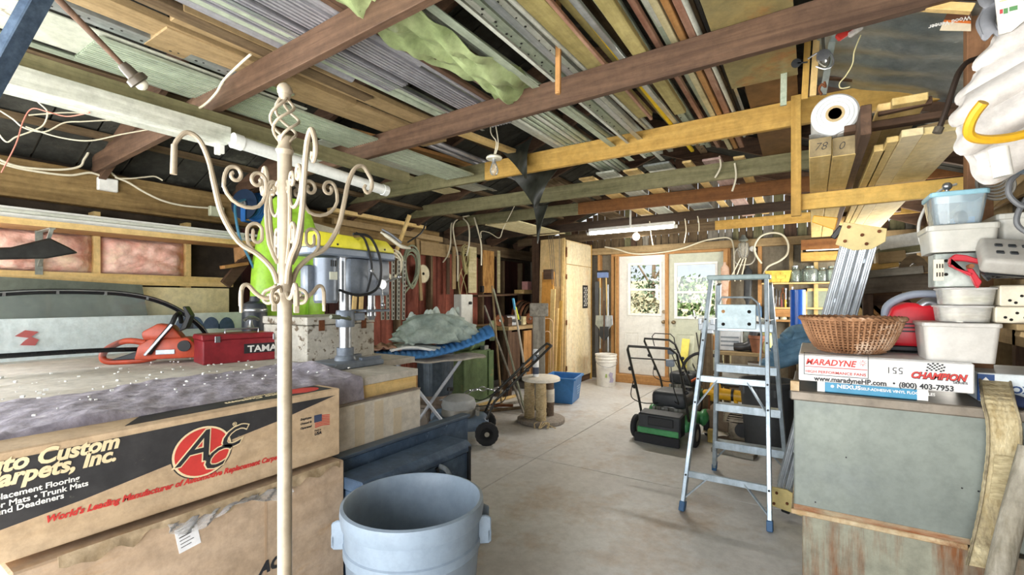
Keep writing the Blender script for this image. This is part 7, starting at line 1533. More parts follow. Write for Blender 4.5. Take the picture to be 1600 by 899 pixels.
G().tube([H(1284, 148), H(1280, 140), H(1284, 132), H(1290, 136), H(1288, 128)], .006, 6, sm=4).make('shackle', M_rust, t, world=True, smooth=True)
for k, (u0, v0, u1, v1, m) in enumerate([(1262, 64, 1257, 155, W_pine['Z']), (1276, 60, 1270, 150, W_pale['Z']), (1303, 50, 1286, 148, M_galv), (1226, 60, 1224, 165, C_green_lit)]):
    one('hung_strip', G().bar(P(u0, v0, Y=2.95), P(u1, v1, Y=2.95), .03, .015, up=Y_), m, ['slim yellow stick hung behind the metal pulley', 'pale stick hung behind the metal pulley', 'steel strip hung slanting behind the metal pulley', 'sage strip hung at the edge of the rusty sheet'][k], 'stick', 'sticks hung behind the pulley')
t = thing('red_packet', 'red and clear plastic packet stuck under the long dark beam', 'packet', P(1322, 52, Y=2.6)); G().box(P(1320, 52, Y=2.6), (.07, .02, .035), R=rotm(0, 0, -.5)).make('pouch', plain('packet_red', '#c23a34', .4), t, world=True, bevel=.006); G().box(P(1334, 46, Y=2.6), (.06, .02, .05), R=rotm(0, 0, -.5)).make('clear_end', M_cl, t, world=True, bevel=.006)
# ---------------------------------------------------------------- cross boards beyond the rack, on the right
t = thing('cross_rack', 'upright posts holding the cross boards beyond the folded ladder', 'rack', (.6, 4.1, 0))
for x in (.30, 1.06): G().span((x, 4.14, 0), (x+.06, 4.2, 1.86)).make('post', W_brown['Z'], t, world=True, bevel=.003)
G().span((.3, 4.222, 1.40), (1.12, 4.25, 1.50)).make('cross_rail', W_brown['X'], t, world=True)
for k, (u0, v0, u1, v1, h, y, m, lab) in enumerate([
    (1372, 383, 1490, 366, .085, 4.02, wood('white_board', '#dcdbd4', '#bfbdb2', 'X'), 'white painted board, topmost of the cross boards'),
    (1370, 396, 1472, 384, .05, 4.03, W_green['X'], 'greenish board below the white painted one'),
    (1370, 405, 1413, 401, .075, 3.98, W_mid['X'], 'short tan block among the cross boards'),
    (1354, 420, 1402, 412, .045, 4.0, W_pine['X'], 'yellow board end beside the bark slab'),
    (1348, 430, 1440, 422, .05, 3.96, W_grey['X'], 'silvery grey board lying above the widest dark one'),
    (1338, 448, 1492, 438, .11, 4.06, wood('dark_grey_board', '#857868', '#584d41', 'X'), 'widest dark grey cross board behind the hose of the vacuum')]):
    a, b = P(u0, v0, Y=y), P(u1, v1, Y=y); one('cross_board', G().bar(a, b, .14, h, up=Z_), m, lab, 'board', 'cross boards beyond the rack', bevel=.003)
def slab(a, b): q = P(1402+52*a, 424-26*sin(pi*a)**.6*(1-.1*b), Y=3.9+.15*b); return q
one('bark_slab', G().sheet(slab, 16, 4, .05), W_old['X'], 'curved bark slab among the cross boards', 'slab', smooth=True)
one('cut_board', G().prism([(P(u, v, Y=4.2).x, P(u, v, Y=4.2).z) for u, v in [(1404, 451), (1448, 449), (1478, 474), (1478, 505), (1440, 488)]], (0, 4.22, 0), X_, Z_, .02), W_mid['X'], 'tan board with a cut corner below the cross boards', 'board', bevel=.002)
for k, (u0, v0, u1, v1, m) in enumerate([(1338, 462, 1378, 500, W_orange), (1352, 456, 1392, 496, W_brown), (1334, 470, 1366, 505, W_pale)]):
    one('slant_board', G().bar(P(u0, v0, Y=4.6), P(u1, v1, Y=4.6), .09, .02, up=Y_), m['X'], ['orange slanting board beside the folded ladder', 'brown slanting board below the cross boards', 'pale slanting lath below the orange board'][k], 'board', 'slanting boards beyond the basket', bevel=.002)
# ---------------------------------------------------------------- right bench, tarp roll, barrel
t = thing('side_bench', 'dark workbench along the right wall beyond the steel cabinet', 'workbench', (.55, 5.7, 0))
for k in range(4): G().span((-.08+.3*k, 4.5, .93), (.215+.3*k, 7.3, .97)).make('plank', W_old['Y'], t, world=True, bevel=.002)
for y in (4.6, 5.9, 7.2): G().span((-.06, y-.05, 0), (.03, y+.05, .93)).make('leg', W_brown['Z'], t, world=True)
G().span((-.05, 4.66, .3), (-.03, 7.15, .36)).make('lower_rail', W_brown['Y'], t, world=True)
t = thing('tarp_roll', 'rolled blue tarp sagging on the bench behind the stepladder', 'tarp', (.1, 4.75, .972))
M_tarp = mat('blue_tarp', '#7ba3c0', '#587f9c', .6, 0, 4, (1, 1, 1), .3, c3='#8fb3c9', s3=3)
for k in range(5):
    z = 1.02+.05*k*.9; r_ = .078-.005*k
    G().tube([(-.36+.035*k, 4.60+.02*k, .86+.062*k), (-.30+.03*k, 4.62+.02*k, .89+.06*k), (-.14, 4.66+.02*k, .95+.055*k), (.02, 4.68, z+.01), (.22, 4.72, z+.05), (.48, 4.78, z+.06), (.75, 4.8, z+.0)], [r_*.8, r_, r_, r_, r_*1.05, r_*.9, r_*.6], 14, sm=6, flat=.8).make('fold', M_tarp, t, world=True, smooth=True)
t = thing('blue_tube', 'upright glossy blue tube behind the blue tarp', 'tube', P(1243, 515, Y=5.4))
q = P(1243, 0, Y=5.4); G().lathe([(.065, .972), (.065, 1.535), (.06, 1.54), (.06, .98), (.0001, .975)], (q.x+.02, 5.4, 0), 28).make('barrel', plain('glossy_blue', '#2b62c4', .2), t, world=True, smooth=True); t.location = (q.x+.02, 5.4, .972); ROOTS[t] = Matrix.Translation(t.location)
for o in list(t.children): o.location = (0, 0, 0); o.data.transform(Matrix.Translation(Vector(P(1243, 515, Y=5.4))-t.location))
q = P(1262, 513, Y=5.0); one('card_tube', G().cyl((q.x-.0, 4.9, 1.155), (q.x+.08, 6.0, 1.155), .05, n=20), plain('brown_card_tube', '#9b7453', .7), 'brown cardboard tube lying end on over the blue tarp', 'tube', smooth=True) if 0 else None
t = thing('dark_barrel', 'dark grey barrel bin on the floor behind the stepladder', 'barrel', (-.37, 5.2, 0))
G().lathe([(.2, 0), (.235, .5), (.24, .52), (.24, .60), (.25, .61), (.255, .66), (.235, .66), (.19, .02), (.0001, .02)], (-.37, 5.2, 0), 36).make('body', plain('charcoal_plastic', '#4a4c4e', .5), t, world=True, smooth=True)
for k in range(10): a_ = k*2*pi/10; G().bar(Vector((-.37+.243*cos(a_), 5.2+.243*sin(a_), .53)), Vector((-.37+.243*cos(a_), 5.2+.243*sin(a_), .6)), .02, .02).make('rib', plain('charcoal_plastic', '#4a4c4e', .5), t, world=True)
t = thing('black_bag', 'black rubbish bag slumped between barrel and steel cabinet', 'bag', (.07, 4.24, 0))
G().lathe([(.08, 0), (.14, .05), (.16, .2), (.155, .45), (.14, .65), (.12, .78), (.05, .84), (.0001, .86)], (.07, 4.24, 0), 40, None, 1, 1, lambda i, j, a: 1+.06*sin(5*a+i)+.05*sin(11*a-i*2)).make('bag', mat('black_bag', '#3c4042', '#232628', .4, 0, 5, (1, 1, 1), .3), t, world=True, smooth=True, ang=80)
# clutter between mowers and ladder
t = thing('junk_table', 'low rough table piled with parts behind the stepladder', 'table', (-.55, 6.3, 0))
G().span((-1.0, 6.05, .78), (-.12, 6.75, .82)).make('top', W_mid['X'], t, world=True, bevel=.003)
for x in (-.95, -.2):
    for y in (6.1, 6.7): G().span((x-.03, y-.03, 0), (x+.03, y+.03, .78)).make('leg', W_old['Z'], t, world=True)
G().span((-1.0, 6.05, .4), (-.12, 6.6, .42)).make('lower_shelf', W_old['X'], t, world=True)
JT = .822
q = lambda u, y=6.3: P(u, Y=y).x
t = thing('white_panel_box', 'white boxed unit with a dark vent on the rough table', 'box', (q(1142), 6.3, JT)); G().box((q(1142), 6.3, JT+.17), (.24, .2, .34)).make('body', plain('white_enamel', '#d9dde0', .4), t, world=True, bevel=.006); G().box((q(1142), 6.198, JT+.27), (.18, .006, .06)).make('vent', M_mdark, t, world=True)
for k in range(3): G().box((q(1142), 6.197, JT+.06+.05*k), (.2, .004, .02)).make('label_line', plain('label_grey', '#8e979e', .6), t, world=True)
t = thing('black_boots', 'black leather boots dumped on the rough table', 'boots', (q(1172), 6.25, JT))
for k in range(2):
    s_ = Vector((q(1160+18*k), 6.2+.08*k, JT)); G().tube([s_+Vector((-.08, 0, .05)), s_+Vector((.02, 0, .055)), s_+Vector((.10, 0, .09)), s_+Vector((.14, .02, .22)), s_+Vector((.17, .03, .36))], [.045, .05, .055, .06, .062], 14, sm=4).make('boot', mat('black_leather2', '#4a4a4c', '#2b2b2d', .4, 0, 8, (1, 1, 1), .2), t, world=True, smooth=True)
t = thing('clay_pot', 'terracotta pot on the rough table edge', 'pot', (q(1185, 6.12), 6.15, JT)); G().lathe([(.06, 0), (.09, .16), (.1, .165), (.1, .2), (.085, .2), (.055, .02), (.0001, .02)], (q(1184, 6.15), 6.15, JT), 28).make('pot', mat('terracotta', '#a5683f', '#8a5230', .7), t, world=True, smooth=True)
t = thing('yellow_bag', 'crumpled pale yellow bag beside the terracotta pot', 'bag', (q(1199, 6.2), 6.2, JT)); G().lathe([(.08, 0), (.11, .05), (.10, .13), (.05, .19), (.07, .23), (.0001, .22)], (q(1199, 6.2), 6.2, JT), 30, None, 1, 1, lambda i, j, a: 1+.08*sin(4*a+i)+.06*sin(9*a-i)).make('bag', plain('pale_yellow', '#e0dc98', .6), t, world=True, smooth=True, ang=80)
t = thing('tin_offcut', 'stack of grey tin offcuts slanting on the rough table', 'offcuts', (q(1170), 6.5, JT))
for k in range(4): G().bar(Vector((q(1158+6*k), 6.55, JT+.02)), Vector((q(1180+8*k), 6.5, JT+.42-.03*k)), .12, .006, up=Y_).make('sheet', [M_galv, M_white, M_galv, M_steel][k], t, world=True)
t = thing('wood_offcut', 'orange wooden block on the rough table', 'block', (q(1112), 6.2, JT)); G().box((q(1113), 6.2, JT+.09), (.1, .12, .18)).make('block', W_orange['Z'], t, world=True, bevel=.004)
t = thing('yellow_saw', 'yellow power tool lying on a box behind the stepladder', 'power tool', (-.62, 5.45, .3))
M_dw = plain('tool_yellow', '#e0ab2a', .4)
yx = lambda u: P(u, 0, Y=5.4).x
zc_ = P(1140, 617, Y=5.4).z
G().cyl((yx(1122), 5.4, zc_), (yx(1168), 5.4, zc_-.01), .062, .058, n=22).make('motor_body', M_dw, t, world=True, smooth=True)
G().cyl((yx(1168), 5.4, zc_-.01), (yx(1176), 5.4, zc_-.01), .056, .045, n=22).make('end_cap', M_black, t, world=True, smooth=True)
G().cyl((yx(1143), 5.4, zc_), (yx(1147), 5.4, zc_), .066, n=22).make('black_band', M_black, t, world=True, smooth=True)
G().lathe([(.02, -.05), (.1, -.05), (.105, 0), (.09, .04), (.02, .05)], (yx(1118), 5.42, zc_+.01), 26, Matrix.Rotation(pi/2, 3, 'Y')).make('blade_guard', M_dw, t, world=True, smooth=True)
G().tube([(yx(1150), 5.36, zc_-.05), (yx(1156), 5.33, zc_-.12), (yx(1172), 5.33, zc_-.13)], .02, 8, sm=3).make('handle', M_dw, t, world=True, smooth=True)
t2 = thing('card_crate', 'worn brown box under the yellow power tool', 'box', (-.6, 5.5, 0)); hz = zc_-.155
G().span((yx(1108), 5.25, 0), (yx(1180), 5.7, hz)).make('carton', mat('dark_card', '#7d6a54', '#5c4c3b', .8), t2, world=True, bevel=.004)
t = thing('yellow_stool_cup', 'yellow round cap on a thin stem beside the stepladder', 'cap', P(1108, 640, Y=5.3)); qq = P(1108, 616, Y=5.3); G().lathe([(.06, 0), (.065, .02), (.05, .04), (.0001, .045)], qq, 20).make('cap', M_dw, t, world=True, smooth=True); G().cyl((qq.x, qq.y, .0), qq, .01, n=8).make('stem', M_rust, t, world=True)
t = thing('white_dome', 'white and black rounded cover on the lower shelf of the rough table', 'cover', (q(1150, 6.2), 6.2, .42)); G().lathe([(.2, 0), (.2, .04), (.16, .10), (.08, .135), (.0001, .14)], (q(1147, 6.25), 6.25, .421), 30, None, 1.2).make('dome', plain('dome_white', '#d5d6d2', .4), t, world=True, smooth=True); G().cyl((q(1147, 6.25), 6.25, .421), (q(1147, 6.25), 6.25, .43), .24, n=30).make('base', M_black, t, world=True)
t = thing('engine_block', 'dirty small engine on the floor behind the stepladder', 'engine', P(1168, 700, Z=0))
ec = P(1158, 688, Z=.0); ec.z = 0
G().box(ec+Z_*.13, (.22, .24, .22)).make('crankcase', mat('oily_aluminium', '#a89c88', '#6f6453', .5, .4, 12, (1, 1, 1), .3), t, world=True, bevel=.03, seg=2, smooth=True)
for k in range(6): G().box(ec+Vector((-.05, -.02, .20+.022*k)), (.20, .2, .009)).make('fin', mat('oily_aluminium', '#a89c88', '#6f6453', .5, .4, 12), t, world=True)
G().cyl(ec+Vector((.03, -.12, .14)), ec+Vector((.03, -.17, .14)), .07, n=22).make('black_cup', M_black, t, world=True, smooth=True)
G().tube([ec+Vector((.05, -.1, .27)), ec+Vector((.0, -.14, .32)), ec+Vector((-.10, -.14, .30)), ec+Vector((-.14, -.1, .2))], .018, 8, sm=4).make('manifold', mat('cream_casting', '#cbbda4', '#98886c', .6, .2, 10), t, world=True, smooth=True)
for k, (u, v, ww, m, lab) in enumerate([(1128, 672, .3, M_white, 'crumpled white paper sheet on the floor behind the stepladder'), (1120, 684, .24, M_cardw, 'torn pale card on the floor behind the stepladder')]):
    p = P(u, v, Z=.02); one('paper_scrap', G().sheet(lambda a, b, p=p, ww=ww: (p.x+ww*(a-.5), p.y+.3*(b-.5), .014+.05*k+.03*abs(sin(a*4+b*3+k))), 10, 8, .004), m, lab, 'paper', smooth=True)
p0, p1 = P(1118, 694, Z=.03), P(1185, 700, Z=.03); one('floor_plank', G().bar(Vector((p0.x, p0.y-.1, .021)), Vector((p1.x, p1.y-.25, .021)), .16, .04, up=Z_), W_grey['X'], 'grey plank lying on the floor before the dirty engine', 'plank', bevel=.003)
p0 = P(1112, 692, Z=0); one('yellow_block', G().box((p0.x, p0.y, .07), (.07, .07, .13)), mat('dirty_yellow', '#b39a55', '#8a7439', .7, 0, 6), 'dirty yellow block by the rear rail of the stepladder', 'block', bevel=.008)
# leaning things by the sage door
def lean(name, lab, u0, v0, u1, v1, Y, r_, m, cat='stick', flat=None):
    a, b = P(u0, v0, Y=Y), P(u1, v1, Y=Y-.25); b.z = .014
    return one(name, G().bar(a, b, r_*2, flat, up=Y_) if flat else G().cyl(a, b, r_, n=10), m, lab, cat, bevel=.002 if flat else 0, smooth=not flat)
lean('yellow_plank', 'yellow plank leaning against the sage door', 1072, 530, 1062, 596, 7.5, .055, plain('plank_yellow', '#d9cc5f', .5), 'plank', .03)
lean('grey_plank', 'grey green plank leaning beside the yellow one', 1082, 525, 1074, 590, 7.6, .035, M_doorg, 'plank', .02)
for k, (u0, v0, u1, v1, r_) in enumerate([(1098, 500, 1086, 575, .012), (1104, 510, 1090, 598, .011), (1088, 520, 1104, 596, .010), (1078, 560, 1106, 520, .010)]):
    lean('black_rod', ['black tube standing by the sage door, tallest of four', 'black tube standing by the sage door, second of four', 'black tube crossing the taller one by the sage door', 'black tube lying slanting by the sage door'][k], u0, v0, u1, v1, 7.82-.1*k, r_, M_rod)
t = thing('wheel_rim', 'black bicycle wheel standing behind the mowers', 'wheel', P(1098, 600, Y=7.35))
wc_ = Vector((P(1100, 0, Y=7.35).x, 7.35, .34)); G().tube([wc_+Vector((.31*cos(a), .03*sin(2*a)*0, .31*sin(a))) for a in [i*pi/18 for i in range(36)]], .022, 8, closed=True).make('tyre', M_rubber, t, world=True, smooth=True)
for k in range(14): a_ = k*2*pi/14; G().cyl(wc_, wc_+Vector((.3*cos(a_), 0, .3*sin(a_))), .003, n=5).make('spoke', M_steel, t, world=True)
G().cyl(wc_-Y_*.04, wc_+Y_*.04, .02, n=10).make('hub', M_steel, t, world=True)
t = thing('red_trimmer', 'orange red bent hose piece lying by the mowers', 'hose', P(1092, 596, Y=6.3)); qq = P(1092, 0, Y=6.2); G().tube([(qq.x-.1, 6.2, .40), (qq.x, 6.2, .46), (qq.x+.08, 6.2, .42), (qq.x+.1, 6.2, .3), (qq.x+.1, 6.2, .02)], .014, 8, sm=4).make('hose', plain('orange_red', '#c8633c', .5), t, world=True, smooth=True)
# vice on a stand by the ladder
t = thing('grey_vice', 'grey steel vice with a handle on a post by the stepladder', 'vice', (P(1105, 0, Y=6.0).x, 6.0, 0)); vx = P(1106, 0, Y=6.0).x; zv = P(1106, 510, Y=6.0).z
G().span((vx-.05, 5.95, 0), (vx+.05, 6.05, zv-.08)).make('stand', W_old['Z'], t, world=True)
G().box((vx+.03, 6, zv), (.26, .1, .10)).box((vx-.08, 6, zv+.06), (.04, .14, .08)).box((vx+.06, 6, zv+.06), (.05, .14, .08)).box((vx, 6, zv-.06), (.14, .12, .05)).make('body', plain('vice_grey', '#b3bac0', .4, .4), t, world=True, bevel=.008)
G().cyl((vx-.12, 5.9, zv+.10), (vx-.16, 6.0, zv+.18), .012, n=8).make('handle', M_steel, t, world=True)
# ---------------------------------------------------------------- back wall right: shelf with jars, basket, tool racks
WY = 7.9
w = lambda u, v: P(u, v, Y=WY)
def shelf(lab, u0, u1, v, d_=.26, m=None):
    a, b = w(u0, v), w(u1, v); return one('jar_shelf', G().span((a.x, 8.06-d_-.1, a.z-.02), (b.x, 8.06, a.z)), m or W_pale['X'], lab, 'shelf', bevel=.002), a.z
s1, zj = shelf('pale shelf with glass jars on the back wall', 1192, 1345, 443)
c = (w(1217, 440)).x
t = thing('chip_basket', 'yellow woven chip basket on the jar shelf', 'basket', (c, 7.82, zj))
def wb(w0, w1, h, d0, d1):
    vs = []
    for (a, b, z) in ((w0, d0, 0), (w1, d1, h), (w1-.01, d1-.01, h), (w0-.01, d0-.01, .008)): vs += [(-a/2, -b/2, z), (a/2, -b/2, z), (a/2, b/2, z), (-a/2, b/2, z)]
    fs = [(3, 2, 1, 0), (12, 13, 14, 15)]
    for k in range(3): fs += [(k*4+j, k*4+(j+1) % 4, k*4+4+(j+1) % 4, k*4+4+j) for j in range(4)]
    return G().add(vs, fs)
M_chip = wood('chip_wood', '#e2c862', '#c9a94a', 'X')
wb(.26, .33, .17, .15, .2).make('tub', M_chip, t)
for i in range(3):
    for j in range(5):
        if (i+j) % 2: G().box((-.12+.06*j, -.081-.012*(i+.5)/3*1.6-.002, .03+.055*i), (.05, .004, .045)).make('splint', M_pine_ if 0 else M_chip, t, bevel=.001)
G().box((0, -.1, .165), (.335, .006, .018)).make('rim_band', M_chip, t)
M_jar = clear('jar_glass', (.90, .95, .93), .2, .02, .08, (.8, .88, .85))
def jar(lab, u, r_, h, lidm=None, m=M_jar):
    x = w(u, 440).x; t = thing('glass_jar', lab, 'jar', (x, 7.80, zj), 0, 'glass jars on the back wall shelf')
    G().lathe([(r_*.92, .002), (r_, .015), (r_, h*.68), (r_*.9, h*.8), (r_*.55, h*.88), (r_*.55, h), (r_*.5, h), (r_*.5, h*.88), (r_*.85, h*.79), (r_*.95, h*.67), (r_*.95, .02), (.0001, .01)], n=28).make('glass', m, t, smooth=True)
    if lidm: G().cyl((0, 0, h), (0, 0, h+.02), r_*.58, n=20).make('lid', lidm, t, smooth=True)
jar('small clear jar with a grey cap next to the chip basket', 1243, .07, .22, M_steel)
jar('wide clear jar, first of the big jars past the chip basket', 1265, .105, .23)
jar('narrow clear jar between the two wide jars', 1285, .075, .20)
jar('wide clear jar close to the folded ladder', 1301, .10, .22)
a, b = w(1252, 410), w(1318, 374)
t = thing('wall_crate', 'orange and brown wooden crate on the back wall above the jars', 'crate', ((a.x+b.x)/2, 7.9, a.z))
G().span((a.x, 7.72, a.z), (b.x, 8.06, a.z+.02)).span((a.x, 7.72, a.z), (a.x+.02, 8.06, b.z)).span((b.x-.02, 7.72, a.z), (b.x, 8.06, b.z)).make('case', W_mid['X'], t, world=True)
G().span((a.x, 7.70, a.z), (b.x, 7.72, a.z+.12)).make('front_board', W_pine['X'], t, world=True); G().span((a.x, 7.70, b.z-.14), (b.x, 7.72, b.z)).make('upper_board', wood('red_brown_wood', '#8f6238', '#6b4324', 'X'), t, world=True)
G().span((a.x+.06, 7.715, a.z+.14), (b.x-.05, 7.73, a.z+.19)).make('white_strip', M_white, t, world=True)
s2, zt2 = shelf('pale tool ledge below the jar shelf', 1196, 1250, 500, .14, W_orange['X'])
a, b = w(1204, 497), w(1242, 470)
t = thing('tool_rack', 'orange wooden tool rack holding dark screwdrivers', 'tool rack', ((a.x+b.x)/2, 7.9, a.z)); G().span((a.x, 7.88, a.z+.02), (b.x, 7.96, a.z+.16)).make('board', W_orange['X'], t, world=True, bevel=.003)
tools = ['spanner with an open end', 'long screwdriver', 'short screwdriver', 'pair of pliers', 'ratchet handle', 'slim chisel', 'box spanner']
for k in range(7):
    x = a.x+.03+(b.x-a.x-.06)*k/6; q1 = w(1204, 450).z-.02*(k % 3); tt = thing('hung_spanner' if k in (0, 4, 6) else 'screwdriver' if k < 3 else 'pliers' if k == 3 else 'chisel', tools[k]+' hung under the jar shelf', 'tool', (x, 7.93, q1-.2), 0, 'tools hung under the jar shelf')
    if k in (0, 4, 6): G().bar((x, 7.93, q1), (x, 7.93, q1-.2), .014, .006, up=Y_).cyl((x, 7.926, q1-.2), (x, 7.934, q1-.2), .016, n=10).cyl((x, 7.926, q1), (x, 7.934, q1), .014, n=10).make('bar', M_steel, tt, world=True)
    elif k == 3:
        for s_ in (-1, 1): G().tube([(x+s_*.02, 7.93, q1-.2), (x+s_*.022, 7.93, q1-.1), (x, 7.93, q1-.06), (x-s_*.008, 7.93, q1)], .008, 6, sm=3).make('arm', M_rust, tt, world=True)
    else: G().cyl((x, 7.93, q1), (x, 7.93, q1-.10), .014, n=8).make('handle', M_black, tt, world=True); G().cyl((x, 7.93, q1-.1), (x, 7.93, q1-.21), .005, n=6).make('blade', M_steel, tt, world=True)
for k in range(5):
    x = a.x+.04+.05*k; tt = thing('rack_screwdriver', ['black handled', 'brown handled', 'dark red handled', 'yellow handled', 'grey handled'][k]+' screwdriver standing in the orange tool rack', 'screwdriver', (x, 7.92, a.z+.16), 0, 'screwdrivers in the orange rack'); G().cyl((x, 7.92, a.z+.162), (x, 7.92, a.z+.27), .013, n=8).make('handle', [M_black, W_brown['Z'], plain('dark_red', '#7d2a25', .4), M_dw, M_dgrey][k], tt, world=True); G().cyl((x, 7.92, a.z+.16), (x, 7.92, a.z+.175), .006, n=6).make('collar', M_steel, tt, world=True)
a, b = w(1256, 500), w(1330, 450)
t = thing('grey_board', 'grey green framed board on the back wall below the jars', 'board', ((a.x+b.x)/2, 8.0, a.z)); G().span((a.x, 8.02, a.z), (b.x, 8.05, b.z)).make('panel', plain('chalk_green', '#8d988a', .6), t, world=True)
for (p_, q_) in (((a.x, a.z), (b.x, a.z+.04)), ((a.x, b.z-.04), (b.x, b.z)), ((a.x, a.z), (a.x+.04, b.z)), ((b.x-.04, a.z), (b.x, b.z))): G().span((p_[0], 8.0, p_[1]), (q_[0], 8.03, q_[1])).make('frame', W_pale['X'], t, world=True)
# back wall: cables, hung lamp, hoses
cable('big loop of cream hose on the back wall by the chip basket', [P(u, v, Y=7.85) for u, v in [(1190, 412), (1181, 398), (1179, 385), (1188, 370), (1205, 364), (1222, 367), (1231, 380), (1230, 397), (1218, 408), (1200, 417), (1193, 430)]], .014, sm=5, grp=None)
cable('grey cord ring around the hung work lamp', [P(u, v, Y=7.88) for u, v in [(1160, 384), (1150, 392), (1147, 405), (1152, 413), (1163, 414), (1174, 412), (1180, 402), (1177, 390)]], .010, plain('grey_cord', '#b8b4a8', .5), grp=None)
t = thing('work_lamp', 'caged glass work lamp hung on the back wall with strings', 'lamp', w(1163, 395))
p = w(1161, 376); q = w(1165, 408); G().lathe([(.02, 0), (.06, -.03), (.07, -.12), (.055, -.2), (.03, -.26), (.0001, -.28)], (w(1162, 380).x, 7.86, w(1162, 378).z), 18).make('glass', clear('smoked_jar', (.85, .84, .78), .2, .05, .3, (.7, .68, .6)), t, world=True, smooth=True)
for k in range(6): a_ = k*pi/3; cx_, cz_ = w(1162, 378).x, w(1162, 378).z; G().tube([(cx_+.06*cos(a_), 7.86+.06*sin(a_), cz_-.02), (cx_+.078*cos(a_), 7.86+.078*sin(a_), cz_-.12), (cx_+.05*cos(a_), 7.86+.05*sin(a_), cz_-.24)], .004, 5, sm=3).make('cage_wire', M_steel, t, world=True)
G().lathe([(.05, 0), (.07, .02), (.04, .06), (.02, .1)], (w(1162, 378).x, 7.86, w(1162, 378).z), 16).make('cap', M_galv, t, world=True, smooth=True)
for k in range(3): G().cyl(w(1158+4*k, 404)-Y_*.05, w(1140+9*k, 440)-Y_*.08, .009, n=6).make('string', M_cable, t, world=True)
for k, (u, v0, v1, m, lab) in enumerate([(1168, 415, 480, M_mdark, 'dark folded umbrella hung by the work lamp'), (1132, 410, 480, mat('rose_cloth', '#dcc2b0', '#b98f74', .9), 'rose and cream cloth hung by the sage door frame')]):
    a, b = w(u, v0), w(u, v1); one('hung_umbrella' if k == 0 else 'hung_cloth', G().tube([a, a.lerp(b, .3)+X_*.01, a.lerp(b, .7), b], [.02, .06, .055, .025], 12, sm=4, flat=.5), m, lab, 'umbrella' if k == 0 else 'cloth', smooth=True)
t = thing('plug_box', 'round white socket on the back wall beside the work lamp', 'socket', w(1176, 389)); G().cyl(w(1176, 389)-Y_*.02, w(1176, 389)+Y_*.14, .04, n=18).make('plate', M_white, t, world=True, smooth=True)
for k, (u0, u1, z, m) in enumerate([(1145, 1185, .98, W_orange), (1140, 1250, 1.12, W_mid), (1196, 1300, 1.3, W_pale)]):
    a, b = w(u0, 0), w(u1, 0); one('wall_ledge', G().span((a.x, 7.86, z), (b.x, 8.06, z+.025)), m['X'], ['short orange ledge on the back wall behind the stepladder', 'tan ledge on the back wall behind the stepladder', 'pale ledge low on the back wall beyond the blue tube'][k], 'ledge', bevel=.002)
random.seed(5)
for k in range(8):
    u = 1146+13*k; z = 1.147 if k < 8 else 1; a = w(u, 0); kind = ['tin can', 'paint can', 'plastic bottle', 'oil can', 'coffee tin', 'spray can', 'glue bottle', 'grease tin'][k]; col = ['#b9b2a2', '#c96a3c', '#d7d3c6', '#5f7fa0', '#8f7f62', '#c9c9c4', '#e0d9b8', '#77736a'][k]
    hh = rnd(.13, .22); tt = thing(kind.replace(' ', '_'), kind+' standing on the tan ledge behind the stepladder', kind.split()[1], (a.x, 7.95, z))
    G().lathe([(.045, .0), (.045, hh*.8), (.035, hh*.88), (.02, hh*.92), (.02, hh)], (0, 0, 0), 16).make('body', plain('can_%d' % k, col, .4), tt, smooth=True); G().cyl((0, 0, hh), (0, 0, hh+.02), .022, n=12).make('cap', M_steel if k % 2 else M_black, tt, smooth=True)

cable('white cable curving from the rack rail down to the grey case', [P(u, v, Y=2.9-.05*i) for i, (u, v) in enumerate([(1494, 288), (1470, 297), (1450, 318), (1437, 345), (1436, 368), (1443, 388), (1456, 402)])], .006, M_white, grp=None)
t = thing('power_plug', 'dark plug and looping cord near the right picture edge' if 0 else 'blue grey plug on a looping dark cord under the white trays', 'plug', P(1590, 255, Y=2.1))
G().box(P(1590, 258, Y=2.1), (.05, .04, .06)).make('plug', plain('plug_grey', '#59656f', .4), t, world=True, bevel=.008)
G().tube([P(1592, 270, Y=2.1), P(1578, 285, Y=2.1), P(1577, 305, Y=2.1), P(1596, 322, Y=2.1), P(1612, 318, Y=2.1)], .008, 8, sm=5).tube([P(1612, 300, Y=2.12), P(1592, 330, Y=2.12), P(1590, 352, Y=2.12), P(1612, 368, Y=2.12)], .008, 8, sm=5).make('cord', plain('grey_cord2', '#5f6164', .5), t, world=True, smooth=True)
t = thing('wire_coil', 'grey wire coil hung below the white trays beside the brown post', 'wire', P(1550, 280, Y=2.55))
for k in range(5): G().tube([P(1548+(22+2*k)*cos(a)+2*k, 280+(12+3*k)*sin(a)+2*k, Y=2.55-.01*k) for a in [i*pi/10 for i in range(20)]], .005, 6, closed=True).make('wire_turn', plain('dull_wire', '#8c8a84', .4, .4), t, world=True, smooth=True)
one('diagonal_brace', G().bar(P(1500, 345, Y=2.85), P(1640, 215, Y=2.85), .04, .10), W_mid['X'], 'tan diagonal brace behind the blue lidded box', 'brace', bevel=.003)

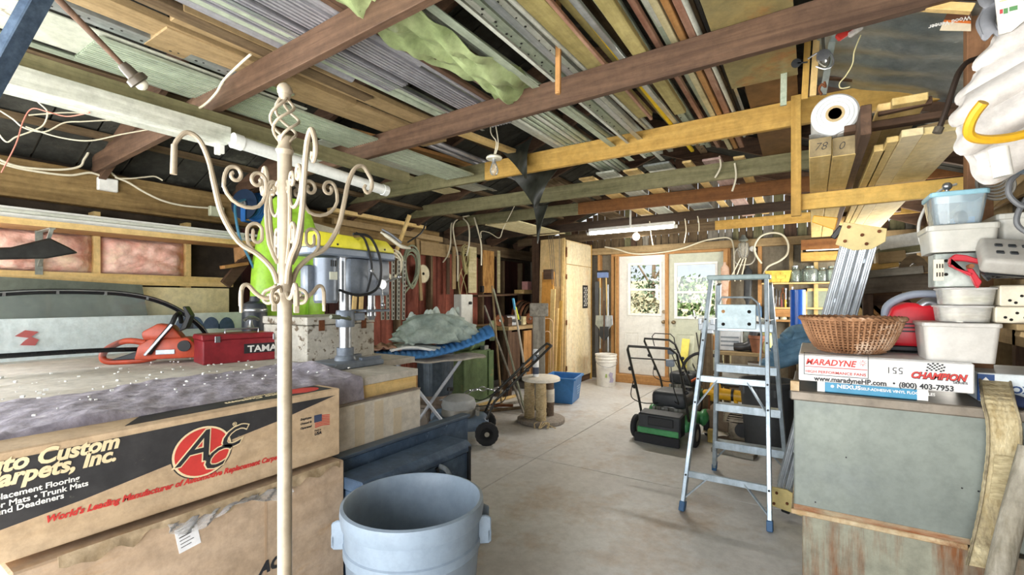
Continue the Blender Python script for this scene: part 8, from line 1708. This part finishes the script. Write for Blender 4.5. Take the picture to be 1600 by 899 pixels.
# more clutter on the floor between mowers, sage door and stepladder
def lowc(name, lab, cat, u, Y): x = P(u, Y=Y).x; return thing(name, lab, cat, (x, Y, 0)), Vector((x, Y, 0))
t, c = lowc('slat_crate', 'small slatted wooden crate against the sage door', 'crate', 1094, 7.55)
for k in range(3): G().span((c.x-.2, c.y-.14, .06+.1*k), (c.x+.2, c.y-.125, .13+.1*k)).make('slat', W_mid['X'], t, world=True, bevel=.002)
for x in (-.19, .19): G().span((c.x+x-.015, c.y-.12, 0), (c.x+x+.015, c.y+.12, .36)).make('side_board', W_old['Z'], t, world=True, bevel=.002)
G().span((c.x-.2, c.y-.12, .02), (c.x+.2, c.y+.12, .04)).make('bottom', W_old['X'], t, world=True)
t, c = lowc('string_trimmer', 'grass trimmer with a bent black loop handle leaning by the sage door', 'trimmer', 1120, 7.6)
G().cyl((c.x+.0, c.y-.35, .05), (c.x+.06, c.y+.1, 1.25), .014, n=10).make('shaft', M_steel, t, world=True, smooth=True)
G().lathe([(.02, .12), (.09, .06), (.11, .03), (.0001, .03)], (c.x, c.y-.35, 0), 18).make('guard', plain('trimmer_orange', '#c8612f', .5), t, world=True, smooth=True)
G().tube([(c.x-.08, c.y-.1, .86), (c.x-.06, c.y-.14, .98), (c.x+.06, c.y-.14, 1.0), (c.x+.12, c.y-.08, .88)], .012, 8, sm=4).make('loop_handle', M_black, t, world=True, smooth=True)
G().box((c.x+.06, c.y+.1, 1.27), (.12, .14, .14)).make('motor_head', M_mdark, t, world=True, bevel=.02, seg=2)
t, c = lowc('paint_tub', 'dented white paint tub with a dark drip under the rough table', 'tub', 1186, 6.35)
G().lathe([(.1, .423), (.11, .43), (.118, .66), (.124, .665), (.124, .68), (.11, .68), (.0001, .67)], c, 26).make('tub', M_bk, t, world=True, smooth=True)
G().prism([(0, 0), (.03, 0), (.025, -.1), (.01, -.13)], c+Vector((-.02, -.123, .66)), X_, Z_, -.004).make('drip', plain('drip_brown', '#6b4a36', .5), t, world=True)
t, c = lowc('spare_tyre', 'small worn tyre lying on the floor behind the nearest mower', 'tyre', 1122, 5.95)
G().lathe([(.10, .0), (.19, .0), (.21, .03), (.21, .07), (.19, .1), (.10, .1), (.09, .05), (.10, 0)], c+Z_*.004, 36, None, 1, 1, lambda i, j, a: 1+(.02 if j % 2 and i in (2, 3) else 0)).make('tyre', M_rubber, t, world=True, smooth=True, ang=30)
t, c = lowc('drain_pipe', 'short cream pipe length standing behind the stepladder', 'pipe', 1136, 6.9)
G().lathe([(.05, 0), (.05, .9), (.042, .9), (.042, 0), (.05, 0)], c, 20).make('pipe', C_cream, t, world=True, smooth=True)
t, c = lowc('wood_stool', 'low wooden stool under the tan ledge behind the stepladder', 'stool', 1196, 7.3)
G().span((c.x-.17, c.y-.14, .44), (c.x+.17, c.y+.14, .475)).make('seat', W_mid['X'], t, world=True, bevel=.004)
for x in (-.13, .13):
    for y in (-.1, .1): G().bar((c.x+x*1.15, c.y+y*1.15, 0), (c.x+x, c.y+y, .44), .035, .035).make('leg', W_mid['Z'], t, world=True)
